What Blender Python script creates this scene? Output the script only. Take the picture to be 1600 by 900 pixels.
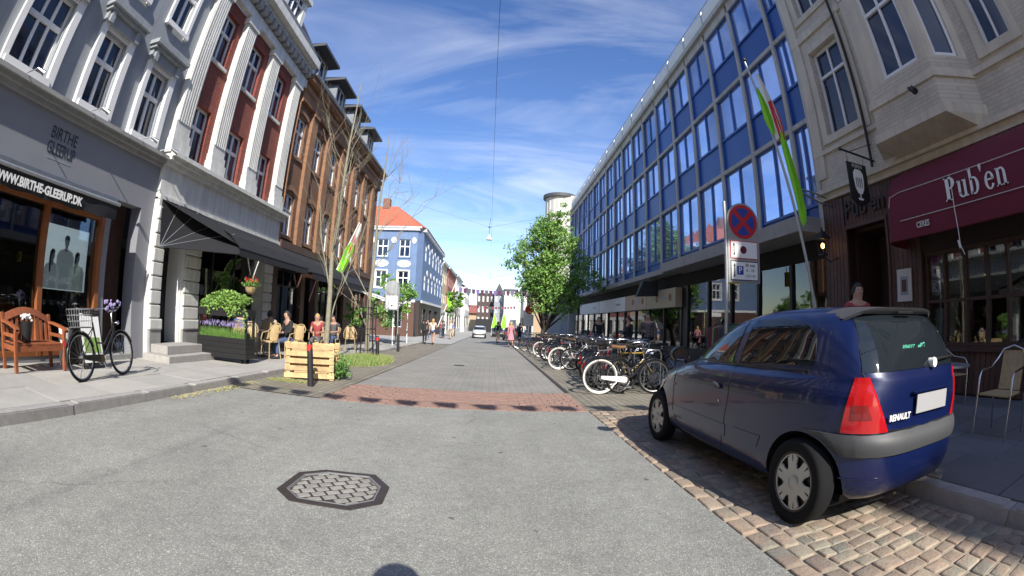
import bpy, bmesh, math, random
from mathutils import Matrix, Vector
from math import radians, sin, cos, pi
random.seed(7)
SC = bpy.context.scene
COL = SC.collection
for o in list(bpy.data.objects): bpy.data.objects.remove(o)
# ---------------- camera: wide action-camera lens (fisheye), as in the photograph
SLOPE = .015
def gz(y): return -SLOPE*max(-60., min(150., y))     # the street falls gently away from the camera
CAMH = 1.22
cd = bpy.data.cameras.new('camera'); cam = bpy.data.objects.new('camera', cd); COL.objects.link(cam)
cd.type = 'PANO'; cd.clip_start = .05; cd.clip_end = 2000; cd.sensor_width = 36; cd.sensor_fit = 'HORIZONTAL'
FPX, KK = 713., .037
mm = FPX*36/1600
for tgt in (cd, getattr(cd, 'cycles', None)):
    try:
        tgt.panorama_type = 'FISHEYE_LENS_POLYNOMIAL'
        tgt.fisheye_fov = radians(175)
        tgt.fisheye_polynomial_k0 = 0; tgt.fisheye_polynomial_k1 = -1/mm; tgt.fisheye_polynomial_k2 = 0
        tgt.fisheye_polynomial_k3 = -KK/mm**3; tgt.fisheye_polynomial_k4 = 0
    except Exception as e: pass
pt, yw, rl = .074, -.043, -.035
Rm = Matrix.Rotation(yw, 3, 'Z') @ Matrix.Rotation(pt, 3, 'X') @ Matrix.Rotation(rl, 3, 'Y')
B = Matrix(((1, 0, 0), (0, 0, -1), (0, 1, 0)))           # local camera axes -> x right, y forward, z up
cam.matrix_world = Matrix.Translation((0, 0, CAMH)) @ (Rm @ B).to_4x4()
SC.camera = cam
# ---------------- light
SUNV = Vector((.33, -1.33, 1.0)).normalized()             # towards the sun
elev = math.asin(SUNV.z); azim = math.atan2(SUNV.x, SUNV.y)
sd = bpy.data.lights.new('sun', 'SUN'); sun = bpy.data.objects.new('sun', sd); COL.objects.link(sun)
sd.energy = 5.0; sd.angle = radians(.5); sd.color = (1, .95, .86)
sun.rotation_euler = SUNV.to_track_quat('Z', 'Y').to_euler(); sun.location = (0, -20, 40)
SC.view_settings.view_transform = 'Standard'; SC.view_settings.look = 'None'
SC.view_settings.exposure = .6; SC.view_settings.gamma = 1; SC.view_settings.use_curve_mapping = False
W = bpy.data.worlds.new('World'); SC.world = W; W.use_nodes = True
nt = W.node_tree; nt.nodes.clear()
def N(nt, typ, **kw):
    n = nt.nodes.new(typ)
    for k, v in kw.items():
        if k.startswith('i_'):
            key = k[2:]; key = int(key) if key.isdigit() else key.replace('_', ' ')
            n.inputs[key].default_value = v
        else: setattr(n, k, v)
    return n
def ramp(nt, fac, stops):
    r = N(nt, 'ShaderNodeValToRGB'); cr = r.color_ramp
    while len(cr.elements) > 1: cr.elements.remove(cr.elements[-1])
    cr.elements[0].position = stops[0][0]; cr.elements[0].color = (*stops[0][1], 1) if len(stops[0][1]) == 3 else stops[0][1]
    for p, c in stops[1:]:
        e = cr.elements.new(p); e.color = (*c, 1) if len(c) == 3 else c
    nt.links.new(fac, r.inputs[0]); return r
def math_(nt, op, a, b=None, c=None, clamp=False):
    n = N(nt, 'ShaderNodeMath', operation=op, use_clamp=clamp)
    for i, v in enumerate((a, b, c)):
        if v is None: continue
        if hasattr(v, 'default_value') or hasattr(v, 'is_linked'): nt.links.new(v, n.inputs[i])
        else: n.inputs[i].default_value = v
    return n.outputs[0]
sky = N(nt, 'ShaderNodeTexSky', sky_type='NISHITA', sun_disc=False, sun_elevation=elev, sun_rotation=azim, air_density=1.0, dust_density=.35, ozone_density=1.6)
bg = N(nt, 'ShaderNodeBackground'); bg.inputs[1].default_value = .085
out = N(nt, 'ShaderNodeOutputWorld')
tc = N(nt, 'ShaderNodeTexCoord')
sep = N(nt, 'ShaderNodeSeparateXYZ'); nt.links.new(tc.outputs['Generated'], sep.inputs[0])
zc = math_(nt, 'MAXIMUM', sep.outputs[2], .03)
zc2 = math_(nt, 'ADD', zc, .12)
u = math_(nt, 'DIVIDE', sep.outputs[0], zc2); v = math_(nt, 'DIVIDE', sep.outputs[1], zc2)
cmb = N(nt, 'ShaderNodeCombineXYZ'); nt.links.new(u, cmb.inputs[0]); nt.links.new(v, cmb.inputs[1])
mp = N(nt, 'ShaderNodeMapping'); mp.inputs['Rotation'].default_value = (0, 0, radians(32)); mp.inputs['Scale'].default_value = (.55, 1.5, 1); mp.inputs['Location'].default_value = (3.1, 1.4, 0)
nt.links.new(cmb.outputs[0], mp.inputs[0])
n1 = N(nt, 'ShaderNodeTexNoise', i_Scale=1.1, i_Detail=9., i_Roughness=.62, i_Distortion=1.3); nt.links.new(mp.outputs[0], n1.inputs['Vector'])
n2 = N(nt, 'ShaderNodeTexNoise', i_Scale=.55, i_Detail=3., i_Roughness=.5, i_Distortion=.4); nt.links.new(cmb.outputs[0], n2.inputs['Vector'])
cl = math_(nt, 'MULTIPLY', ramp(nt, n1.outputs[0], [(.38, (0, 0, 0)), (.74, (1, 1, 1))]).outputs[0], ramp(nt, n2.outputs[0], [(.36, (0.08, 0.08, 0.08)), (.62, (1, 1, 1))]).outputs[0])
cl = math_(nt, 'MULTIPLY', cl, ramp(nt, sep.outputs[2], [(.0, (.15, .15, .15)), (.12, (.55, .55, .55)), (.3, (1, 1, 1))]).outputs[0])
cl = math_(nt, 'MULTIPLY', cl, .52)
hs = N(nt, 'ShaderNodeHueSaturation', i_Saturation=1.22, i_Value=1.55, i_Hue=.513); nt.links.new(sky.outputs[0], hs.inputs['Color'])
mix = N(nt, 'ShaderNodeMixRGB'); nt.links.new(cl, mix.inputs[0]); nt.links.new(hs.outputs[0], mix.inputs[1]); mix.inputs[2].default_value = (11, 11.2, 11.6, 1)
nt.links.new(mix.outputs[0], bg.inputs[0]); nt.links.new(bg.outputs[0], out.inputs[0])

# ---------------- materials
MATS = {}
def mat(name, col, rough=.8, metal=0., var=.12, vs=3., bump=0., bs=60., rand=0., spec=.5, col2=None, c2=(.45, .6), c2s=1.5, coat=0., streak=0.):
    if name in MATS: return MATS[name]
    m = bpy.data.materials.new(name); m.use_nodes = True; t = m.node_tree
    p = t.nodes['Principled BSDF']; L = t.links.new
    geo = N(t, 'ShaderNodeNewGeometry')
    base = N(t, 'ShaderNodeRGB'); base.outputs[0].default_value = (*col, 1); c = base.outputs[0]
    def mixc(f, a, b, kind='MIX'):
        mx = N(t, 'ShaderNodeMixRGB', blend_type=kind)
        for i, x in enumerate((f, a, b)):
            if hasattr(x, 'is_linked'): L(x, mx.inputs[i])
            elif isinstance(x, tuple): mx.inputs[i].default_value = (*x, 1)
            else: mx.inputs[i].default_value = x
        return mx.outputs[0]
    if col2:
        nn = N(t, 'ShaderNodeTexNoise', i_Scale=c2s, i_Detail=6., i_Roughness=.65); L(geo.outputs['Position'], nn.inputs['Vector'])
        c = mixc(ramp(t, nn.outputs[0], [(c2[0], (0, 0, 0)), (c2[1], (1, 1, 1))]).outputs[0], c, tuple(col2))
    if var:
        nn = N(t, 'ShaderNodeTexNoise', i_Scale=vs, i_Detail=8., i_Roughness=.7); L(geo.outputs['Position'], nn.inputs['Vector'])
        r_ = ramp(t, nn.outputs[0], [(.25, (1-var,)*3), (.75, (1+var,)*3)])
        c = mixc(1., c, r_.outputs[0], 'MULTIPLY')
    if streak:
        mp = N(t, 'ShaderNodeMapping'); mp.inputs['Scale'].default_value = (6, 6, .5); L(geo.outputs['Position'], mp.inputs[0])
        nn = N(t, 'ShaderNodeTexNoise', i_Scale=1., i_Detail=5., i_Roughness=.6); L(mp.outputs[0], nn.inputs['Vector'])
        c = mixc(1., c, ramp(t, nn.outputs[0], [(.35, (1-streak,)*3), (.6, (1, 1, 1))]).outputs[0], 'MULTIPLY')
    if rand:
        oi = N(t, 'ShaderNodeObjectInfo'); r_ = ramp(t, oi.outputs['Random'], [(0, (1-rand, 1-rand, 1-rand*.9)), (.5, (1, 1-rand*.12, 1-rand*.25)), (1, (1+rand, 1+rand*.8, 1+rand*.6))])
        c = mixc(1., c, r_.outputs[0], 'MULTIPLY')
    L(c, p.inputs['Base Color'])
    p.inputs['Roughness'].default_value = rough; p.inputs['Metallic'].default_value = metal
    p.inputs['Specular IOR Level'].default_value = spec; p.inputs['Coat Weight'].default_value = coat
    p.inputs['Coat Roughness'].default_value = .04
    if bump:
        nn = N(t, 'ShaderNodeTexNoise', i_Scale=bs, i_Detail=5., i_Roughness=.6); L(geo.outputs['Position'], nn.inputs['Vector'])
        b = N(t, 'ShaderNodeBump', i_Strength=bump, i_Distance=.01); L(nn.outputs[0], b.inputs['Height']); L(b.outputs[0], p.inputs['Normal'])
    MATS[name] = m; return m
def brickmat(name, c1, c2, mortar, axis='Y', rough=.9, bump=.6, w=.23, h=.075, stain=.25, msize=.012):
    m = bpy.data.materials.new(name); m.use_nodes = True; t = m.node_tree; p = t.nodes['Principled BSDF']; L = t.links.new
    geo = N(t, 'ShaderNodeNewGeometry'); s = N(t, 'ShaderNodeSeparateXYZ'); L(geo.outputs['Position'], s.inputs[0])
    cb = N(t, 'ShaderNodeCombineXYZ')
    if axis == 'XY':
        L(math_(t, 'ADD', s.outputs[0], s.outputs[1]), cb.inputs[0]); L(s.outputs[2], cb.inputs[1])
    else:
        L(s.outputs[1], cb.inputs[0]); L(s.outputs[0] if axis == 'G' else s.outputs[2], cb.inputs[1])
    bt = N(t, 'ShaderNodeTexBrick', i_Scale=1., i_Color1=(*c1, 1), i_Color2=(*c2, 1), i_Mortar=(*mortar, 1))
    bt.inputs['Mortar Size'].default_value = msize; bt.inputs['Mortar Smooth'].default_value = .3
    bt.inputs['Brick Width'].default_value = w; bt.inputs['Row Height'].default_value = h; bt.inputs['Bias'].default_value = -.1
    L(cb.outputs[0], bt.inputs['Vector'])
    nn = N(t, 'ShaderNodeTexNoise', i_Scale=.9, i_Detail=8., i_Roughness=.7); L(geo.outputs['Position'], nn.inputs['Vector'])
    mx = N(t, 'ShaderNodeMixRGB', blend_type='MULTIPLY', i_0=1.); L(bt.outputs[0], mx.inputs[1])
    L(ramp(t, nn.outputs[0], [(.3, (1-stain,)*3), (.7, (1.08,)*3)]).outputs[0], mx.inputs[2]); L(mx.outputs[0], p.inputs['Base Color'])
    p.inputs['Roughness'].default_value = rough
    b = N(t, 'ShaderNodeBump', i_Strength=bump, i_Distance=.01, invert=True); L(bt.outputs[1], b.inputs['Height']); L(b.outputs[0], p.inputs['Normal'])
    MATS[name] = m; return m
def glassmat(name, col=(.012, .018, .03), refl=0., rough=.03, wob=.0):
    m = bpy.data.materials.new(name); m.use_nodes = True; t = m.node_tree; p = t.nodes['Principled BSDF']; L = t.links.new
    geo = N(t, 'ShaderNodeNewGeometry'); nn = N(t, 'ShaderNodeTexNoise', i_Scale=.45, i_Detail=3.); L(geo.outputs['Position'], nn.inputs['Vector'])
    oi = N(t, 'ShaderNodeObjectInfo')
    r_ = ramp(t, math_(t, 'ADD', math_(t, 'MULTIPLY', nn.outputs[0], .6), math_(t, 'MULTIPLY', oi.outputs['Random'], .4)), [(.3, tuple(x*.5 for x in col)), (.75, tuple(x*1.6 for x in col))])
    L(r_.outputs[0], p.inputs['Base Color']); p.inputs['Roughness'].default_value = rough; p.inputs['Metallic'].default_value = refl; p.inputs['IOR'].default_value = 1.6
    if wob:
        n3 = N(t, 'ShaderNodeTexNoise', i_Scale=2.2, i_Detail=1.); L(geo.outputs['Position'], n3.inputs['Vector'])
        b = N(t, 'ShaderNodeBump', i_Strength=wob, i_Distance=.05); L(n3.outputs[0], b.inputs['Height']); L(b.outputs[0], p.inputs['Normal'])
    MATS[name] = m; return m
def clearglass(name, tint=(.8, .85, .85), ior=1.55):
    m = bpy.data.materials.new(name); m.use_nodes = True; t = m.node_tree; L = t.links.new
    t.nodes.remove(t.nodes['Principled BSDF'])
    fr = N(t, 'ShaderNodeFresnel', i_IOR=ior); tr = N(t, 'ShaderNodeBsdfTransparent', i_Color=(*tint, 1)); gl = N(t, 'ShaderNodeBsdfGlossy', i_Roughness=.02, i_Color=(1, 1, 1, 1))
    f2 = math_(t, 'MULTIPLY', fr.outputs[0], 1.6, clamp=True)
    mx = N(t, 'ShaderNodeMixShader'); L(f2, mx.inputs[0]); L(tr.outputs[0], mx.inputs[1]); L(gl.outputs[0], mx.inputs[2])
    L(mx.outputs[0], t.nodes['Material Output'].inputs[0]); MATS[name] = m; return m
def emitmat(name, col, s):
    m = bpy.data.materials.new(name); m.use_nodes = True; p = m.node_tree.nodes['Principled BSDF']
    p.inputs['Base Color'].default_value = (*col, 1); p.inputs['Emission Color'].default_value = (*col, 1); p.inputs['Emission Strength'].default_value = s
    MATS[name] = m; return m
def asphaltmat():
    m = bpy.data.materials.new('asphalt'); m.use_nodes = True; t = m.node_tree; p = t.nodes['Principled BSDF']; L = t.links.new
    geo = N(t, 'ShaderNodeNewGeometry'); P = geo.outputs['Position']
    v1 = N(t, 'ShaderNodeTexVoronoi', i_Scale=170.); L(P, v1.inputs['Vector'])
    v2 = N(t, 'ShaderNodeTexVoronoi', i_Scale=85.); L(P, v2.inputs['Vector'])
    g1 = N(t, 'ShaderNodeSeparateColor'); L(v1.outputs['Color'], g1.inputs[0]); g2 = N(t, 'ShaderNodeSeparateColor'); L(v2.outputs['Color'], g2.inputs[0])
    a = ramp(t, g1.outputs[0], [(0, (.19, .192, .18)), (.45, (.245, .247, .228)), (.82, (.28, .28, .257)), (.93, (.40, .395, .36)), (1, (.50, .49, .45))])
    b2 = ramp(t, g2.outputs[0], [(0, (.86,)*3), (.5, (1,)*3), (.93, (1.05,)*3), (1, (1.25, 1.24, 1.18))])
    n = N(t, 'ShaderNodeTexNoise', i_Scale=.7, i_Detail=7., i_Roughness=.65); L(P, n.inputs['Vector'])
    n_ = N(t, 'ShaderNodeTexNoise', i_Scale=9., i_Detail=4., i_Roughness=.7); L(P, n_.inputs['Vector'])
    sp = N(t, 'ShaderNodeTexVoronoi', i_Scale=2.3, i_Randomness=1.); 
    nd = N(t, 'ShaderNodeTexNoise', i_Scale=14., i_Detail=2.); L(P, nd.inputs['Vector'])
    ad = N(t, 'ShaderNodeMixRGB', blend_type='ADD', i_0=.05); L(P, ad.inputs[1]); L(nd.outputs['Color'], ad.inputs[2]); L(ad.outputs[0], sp.inputs['Vector'])
    spots = ramp(t, sp.outputs['Distance'], [(.045, (.42, .42, .43)), (.075, (1, 1, 1))])
    c = a.outputs[0]
    mpA = N(t, 'ShaderNodeMapping'); mpA.inputs['Scale'].default_value = (1.6, .09, 1); L(P, mpA.inputs[0])
    nA = N(t, 'ShaderNodeTexNoise', i_Scale=1., i_Detail=3.); L(mpA.outputs[0], nA.inputs['Vector'])
    crk = N(t, 'ShaderNodeTexVoronoi', feature='DISTANCE_TO_EDGE', i_Scale=.42); adc = N(t, 'ShaderNodeMixRGB', blend_type='ADD', i_0=.22); n5 = N(t, 'ShaderNodeTexNoise', i_Scale=4., i_Detail=5.); L(P, n5.inputs['Vector']); L(P, adc.inputs[1]); L(n5.outputs['Color'], adc.inputs[2]); L(adc.outputs[0], crk.inputs['Vector'])
    nB = N(t, 'ShaderNodeTexNoise', i_Scale=.25, i_Detail=2.); L(P, nB.inputs['Vector'])
    crm = math_(t, 'MAXIMUM', ramp(t, crk.outputs['Distance'], [(.0, (.72,)*3), (.006, (1,)*3)]).outputs[0], ramp(t, nB.outputs[0], [(.50, (1,)*3), (.56, (0,)*3)]).outputs[0])
    for r_ in (ramp(t, nA.outputs[0], [(.35, (.93,)*3), (.65, (1.06,)*3)]).outputs[0], crm, b2.outputs[0], ramp(t, n.outputs[0], [(.3, (.84, .84, .85)), (.7, (1.12, 1.12, 1.1))]).outputs[0], ramp(t, n_.outputs[0], [(.3, (.88,)*3), (.7, (1.1,)*3)]).outputs[0], spots.outputs[0]):
        mx = N(t, 'ShaderNodeMixRGB', blend_type='MULTIPLY', i_0=1.); L(c, mx.inputs[1]); L(r_, mx.inputs[2]); c = mx.outputs[0]
    L(c, p.inputs['Base Color']); p.inputs['Roughness'].default_value = .85
    b = N(t, 'ShaderNodeBump', i_Strength=.55, i_Distance=.004); L(v1.outputs['Distance'], b.inputs['Height']); L(b.outputs[0], p.inputs['Normal'])
    MATS['asphalt'] = m; return m
asphaltmat()
M = MATS
mat('concrete', (.33, .32, .30), .9, var=.18, vs=2.5, bump=.3, bs=90)
mat('slab', (.37, .36, .335), .9, var=.16, vs=1.8, bump=.25, bs=120, rand=.1)
mat('slab_shade', (.15, .15, .155), .9, var=.16, vs=1.8, bump=.25, bs=120, rand=.1)  # slab copy darkened in colour to deepen the shade on the right pavement
mat('kerbstone', (.34, .33, .32), .85, var=.2, vs=9, bump=.4, bs=70, rand=.14)
mat('sett', (.29, .225, .175), .85, var=.25, vs=14, bump=.8, bs=45, rand=.26, col2=(.25, .235, .19), c2s=3)
mat('sett_red', (.255, .165, .135), .85, var=.25, vs=14, bump=.5, bs=60, rand=.25)
mat('mortar', (.33, .28, .21), .95, var=.25, vs=12, bump=.5, bs=90)
mat('sand_joint', (.30, .27, .215), .95, var=.3, vs=6, bump=.5, bs=90, col2=(.13, .17, .06), c2=(.52, .68), c2s=1.2)
mat('infill', (.27, .265, .245), .9, var=.2, vs=20, bump=.4, bs=120, rand=.12)
mat('iron', (.075, .06, .055), .6, .5, var=.2, vs=12, bump=.2)
mat('dark_iron', (.03, .03, .032), .5, .3, var=.1)
mat('white_paint', (.74, .74, .73), .6, var=.05, vs=2, bump=.12, bs=20)
mat('white_stucco', (.64, .64, .61), .8, var=.13, vs=1.5, bump=.3, bs=40, streak=.2)
mat('grey_stucco', (.30, .325, .35), .85, var=.11, vs=1.2, bump=.3, bs=30, streak=.18)
mat('grey_shop', (.22, .225, .25), .8, var=.07, vs=1.3, bump=.2, bs=30)
mat('stone_band', (.28, .28, .27), .85, var=.2, vs=5, bump=.3)
mat('zinc', (.25, .27, .29), .45, .6, var=.15)
mat('black_cloth', (.012, .0125, .015), .8, var=.2, vs=4, bump=.3, bs=8)
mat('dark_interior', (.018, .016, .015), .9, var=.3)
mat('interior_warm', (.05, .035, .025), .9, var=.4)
mat('varnish_wood', (.30, .105, .035), .38, var=.3, vs=6, coat=.3)
mat('bench_wood', (.27, .085, .035), .5, var=.3, vs=9, rand=.12, bump=.2)
mat('pallet_wood', (.52, .37, .19), .8, var=.35, vs=9, rand=.2, bump=.5, bs=30, streak=.15)
mat('brown_wood', (.085, .042, .03), .55, var=.35, vs=7, bump=.3, rand=.2)
mat('dark_wood', (.035, .02, .016), .55, var=.3)
mat('wicker', (.42, .31, .16), .6, var=.25, vs=20, bump=.5, bs=120)
mat('steel', (.6, .6, .6), .25, 1., var=.05)
mat('galv', (.42, .43, .44), .45, .7, var=.12, vs=9)
mat('rubber', (.008, .008, .009), .9, var=.2, bump=.2, spec=.25)
mat('white_rubber', (.66, .64, .58), .7, var=.1)
mat('grass', (.10, .20, .035), .8, var=.5, vs=14)
mat('grass_dry', (.24, .25, .09), .85, var=.4, vs=14)
mat('leaf_light', (.20, .34, .07), .6, var=.35, vs=9)
mat('leaf', (.14, .28, .05), .55, var=.45, vs=5)
mat('leaf_dark', (.08, .18, .035), .55, var=.4, vs=5)
mat('bark', (.24, .22, .16), .9, var=.35, vs=10, bump=.8, bs=30)
mat('bark_dark', (.07, .055, .045), .9, var=.3, vs=10, bump=.8, bs=30)
mat('lavender', (.26, .22, .42), .8, var=.3)
mat('tile_roof', (.40, .11, .06), .75, var=.25, vs=5, bump=.6, bs=22)
mat('slate', (.06, .062, .068), .6, var=.2)
mat('blue_paint', (.14, .21, .35), .75, var=.14, vs=1.5, streak=.15)
mat('blue_panel', (.018, .085, .33), .35, var=.15, vs=.8, rand=.2)
mat('facade_concrete', (.46, .45, .41), .85, var=.12, vs=1.4, bump=.3, bs=50, streak=.25)
mat('cream_plain', (.60, .54, .43), .85, var=.12, vs=1.6, bump=.3, bs=35, streak=.15)
mat('maroon', (.13, .007, .02), .75, var=.12, vs=3)
mat('orange_wood', (.26, .09, .03), .5, var=.2)
mat('black', (.012, .012, .013), .5, var=.1)
mat('white', (.78, .78, .76), .55, var=.04)
mat('offwhite', (.62, .60, .55), .6, var=.06)
mat('green_flag', (.25, .62, .03), .75, var=.12, vs=3)
mat('red_flag', (.58, .025, .035), .75, var=.1)
mat('white_flag', (.75, .75, .73), .75, var=.05)
mat('red_paint', (.55, .03, .025), .5, var=.1)
mat('sign_red', (.50, .02, .03), .4, var=.05)
mat('sign_blue', (.02, .06, .30), .4, var=.05)
mat('sign_yellow', (.65, .48, .03), .5)
mat('sign_back', (.35, .37, .38), .5, .2, var=.1)
mat('poster_paper', (.50, .56, .60), .5, var=.05)
mat('skin', (.46, .27, .19), .6, var=.05)
mat('hair_dark', (.03, .022, .018), .6, var=.2, bump=.4)
mat('hair_blond', (.42, .28, .12), .6, var=.2, bump=.4)
mat('cloth_black', (.02, .02, .024), .9, var=.2)
mat('cloth_grey', (.10, .10, .11), .9, var=.2)
mat('cloth_blue', (.06, .10, .22), .9, var=.2)
mat('cloth_red', (.30, .05, .05), .9, var=.2)
mat('cloth_pink', (.52, .22, .27), .9, var=.2)
mat('cloth_white', (.62, .61, .58), .9, var=.1)
mat('cloth_beige', (.45, .36, .26), .9, var=.1)
mat('denim', (.06, .09, .17), .9, var=.2)
brickmat('red_brick', (.27, .055, .035), (.20, .038, .028), (.20, .10, .08))
brickmat('brown_brick', (.21, .095, .05), (.15, .06, .033), (.20, .13, .09), 'XY')
brickmat('brown_brick2', (.31, .15, .075), (.24, .105, .05), (.27, .18, .12), 'XY')
brickmat('cream_brick', (.62, .56, .46), (.55, .50, .40), (.49, .44, .355), 'XY', bump=.4, msize=.008)
brickmat('far_brick', (.26, .10, .07), (.20, .08, .055), (.2, .12, .1), 'XY')
brickmat('road_block', (.275, .265, .24), (.25, .245, .225), (.215, .205, .185), 'G', w=.21, h=.14, bump=.25, stain=.25, msize=.008)
brickmat('strip_block', (.28, .25, .205), (.22, .20, .17), (.17, .16, .11), 'G', w=.2, h=.12, bump=.6, stain=.3, msize=.018)
glassmat('win_glass', (.012, .022, .05), 0.0)
glassmat('blue_glass', (.42, .52, .72), .7, rough=.035, wob=.06)
glassmat('dark_glass', (.01, .012, .014), 0.)
clearglass('shop_glass'); clearglass('car_glass', (.42, .46, .5), 1.6)
emitmat('bulb', (1, .55, .18), 6.)

# ---------------- mesh building
ORG = {}
class MB:
    """collects shapes, then links them as one mesh object"""
    def __init__(s, T=None): s.v = []; s.f = []; s.T = T or Matrix()
    def add(s, vs, fs):
        n = len(s.v); s.v += [tuple(s.T @ Vector(p)) for p in vs]; s.f += [tuple(i+n for i in f) for f in fs]; return s
    def box(s, a, b):
        (x0, y0, z0), (x1, y1, z1) = a, b
        return s.add([(x0, y0, z0), (x1, y0, z0), (x1, y1, z0), (x0, y1, z0), (x0, y0, z1), (x1, y0, z1), (x1, y1, z1), (x0, y1, z1)],
                     [(3, 2, 1, 0), (4, 5, 6, 7), (0, 1, 5, 4), (1, 2, 6, 5), (2, 3, 7, 6), (3, 0, 4, 7)])
    def prism(s, pts, d):
        """pts: closed 3-D outline; extruded by vector d"""
        n = len(pts); d = Vector(d)
        return s.add([tuple(p) for p in pts]+[tuple(Vector(p)+d) for p in pts], [tuple(range(n)), tuple(range(2*n-1, n-1, -1))]+[(i, i+n, (i+1) % n+n, (i+1) % n) for i in range(n)])
    def tube(s, pts, r, n=8, closed=False, cap=True):
        pts = [Vector(p) for p in pts]; m = len(pts); R = r if isinstance(r, (list, tuple)) else [r]*m
        vs = []; up = None
        for i, p in enumerate(pts):
            if closed: t = pts[(i+1) % m]-pts[i-1]
            else: t = pts[min(i+1, m-1)]-pts[max(i-1, 0)]
            if t.length < 1e-9: t = Vector((0, 0, 1))
            t.normalize()
            if up is None:
                up = Vector((0, 0, 1)) if abs(t.z) < .9 else Vector((1, 0, 0))
            a = t.cross(up); a = a if a.length > 1e-6 else t.orthogonal(); a.normalize(); up = a.cross(t).normalized()
            vs += [tuple(p+(a*cos(2*pi*j/n)+up*sin(2*pi*j/n))*R[i]) for j in range(n)]
        fs = []
        for i in range(m if closed else m-1):
            k = (i+1) % m
            fs += [(i*n+j, i*n+(j+1) % n, k*n+(j+1) % n, k*n+j) for j in range(n)]
        if cap and not closed: fs += [tuple(range(n-1, -1, -1)), tuple((m-1)*n+j for j in range(n))]
        return s.add(vs, fs)
    def cyl(s, a, b, r, n=12, r2=None): return s.tube([a, b], [r, r if r2 is None else r2], n)
    def grid(s, rows, closed=False):
        n = len(rows[0]); vs = [tuple(p) for r in rows for p in r]; fs = []
        for i in range(len(rows)-1):
            for j in range(n if closed else n-1): fs.append((i*n+j, i*n+(j+1) % n, (i+1)*n+(j+1) % n, (i+1)*n+j))
        return s.add(vs, fs)
    def sphere(s, c, r, n=10, m=7, sc=(1, 1, 1)):
        rows = [[(c[0]+r*sc[0]*sin(pi*i/m)*cos(2*pi*j/n), c[1]+r*sc[1]*sin(pi*i/m)*sin(2*pi*j/n), c[2]+r*sc[2]*cos(pi*i/m)) for j in range(n)] for i in range(m+1)]
        return s.grid(rows, True)
    def torus(s, c, R, r, axis='X', n=32, k=8, flat=1.):
        pts = []
        for i in range(n):
            a = 2*pi*i/n
            d = {'X': (0, cos(a), sin(a)), 'Y': (cos(a), 0, sin(a)), 'Z': (cos(a), sin(a), 0)}[axis]
            pts.append(tuple(c[j]+R*d[j] for j in range(3)))
        return s.tube(pts, r, k, closed=True)
    def build(s, name, m, parent=None, smooth=False, bevel=0, kind=None, fix=True):
        me = bpy.data.meshes.new(name); off = ORG.get(parent.name, Vector()) if parent else Vector()
        me.from_pydata([tuple(Vector(p)-off) for p in s.v], [], s.f); me.update()
        if fix or bevel:
            bm = bmesh.new(); bm.from_mesh(me); bmesh.ops.recalc_face_normals(bm, faces=bm.faces)
            if bevel:
                ed = [e for e in bm.edges if len(e.link_faces) == 2 and e.calc_face_angle(0) > .6]
                bmesh.ops.bevel(bm, geom=ed, offset=bevel, segments=2, affect='EDGES', profile=.6)
            bm.to_mesh(me); bm.free()
        me.materials.append(M[m] if isinstance(m, str) else m)
        if smooth:
            me.polygons.foreach_set('use_smooth', [True]*len(me.polygons))
            me.set_sharp_from_angle(angle=radians(smooth if smooth is not True else 50))
        o = bpy.data.objects.new(name, me); COL.objects.link(o)
        if parent: o.parent = parent; ORG[o.name] = off
        else: ORG[o.name] = Vector()
        if kind: o['kind'] = kind
        return o
def thing(name, label, cat, loc=(0, 0, 0), group=None):
    o = bpy.data.objects.new(name, None); o.empty_display_size = .2; COL.objects.link(o); o.location = loc
    ORG[o.name] = Vector(loc); o['label'] = label; o['category'] = cat
    if group: o['group'] = group
    return o
def tag(o, label, cat, group=None):
    o['label'] = label; o['category'] = cat
    if group: o['group'] = group
    return o
def copy_tree(o, parent=None, matmap=None):
    c = o.copy(); COL.objects.link(c); c.parent = parent; ORG[c.name] = Vector()
    if matmap and c.type == 'MESH' and c.data.materials[0].name in matmap:
        key = (c.data.name, matmap[c.data.materials[0].name])
        if key not in MCACHE:
            d = c.data.copy(); d.materials[0] = M[key[1]]; MCACHE[key] = d
        c.data = MCACHE[key]
    for ch in o.children: copy_tree(ch, c, matmap)
    return c
MCACHE = {}
def bbox(a, b, name, m, parent=None, bevel=0, kind=None, smooth=False): return MB().box(a, b).build(name, m, parent, bevel=bevel, kind=kind, smooth=smooth)
def piece(me_obj, name, parent, loc, rot=(0, 0, 0), sc=(1, 1, 1)):
    """a further piece that shares its mesh"""
    o = bpy.data.objects.new(name, me_obj.data); COL.objects.link(o); o.parent = parent; o.location = Vector(loc)-(ORG.get(parent.name, Vector()) if parent else Vector()); o.rotation_euler = rot; o.scale = sc
    ORG[o.name] = Vector(); return o
def text(s, size, name, m, parent, T, depth=.004, off=0., spacing=1., align='CENTER', sx=1., shear=0.):
    """flat lettering cut from the built-in font, placed by matrix T (x right, y up)"""
    cu = bpy.data.curves.new(name, 'FONT'); cu.body = s; cu.size = size; cu.extrude = depth; cu.offset = off; cu.align_x = align; cu.align_y = 'CENTER'; cu.space_character = spacing; cu.shear = shear; cu.resolution_u = 3
    t = bpy.data.objects.new('tmp_text', cu); COL.objects.link(t)
    dg = bpy.context.evaluated_depsgraph_get(); me = bpy.data.meshes.new_from_object(t.evaluated_get(dg)); bpy.data.objects.remove(t); bpy.data.curves.remove(cu)
    off_ = ORG.get(parent.name, Vector()) if parent else Vector()
    me.transform(Matrix.Translation(-off_) @ T @ Matrix.Diagonal((sx, 1, 1, 1)))
    me.materials.clear(); me.materials.append(M[m]); me.name = name
    o = bpy.data.objects.new(name, me); COL.objects.link(o); o.parent = parent; ORG[o.name] = off_; return o
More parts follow.
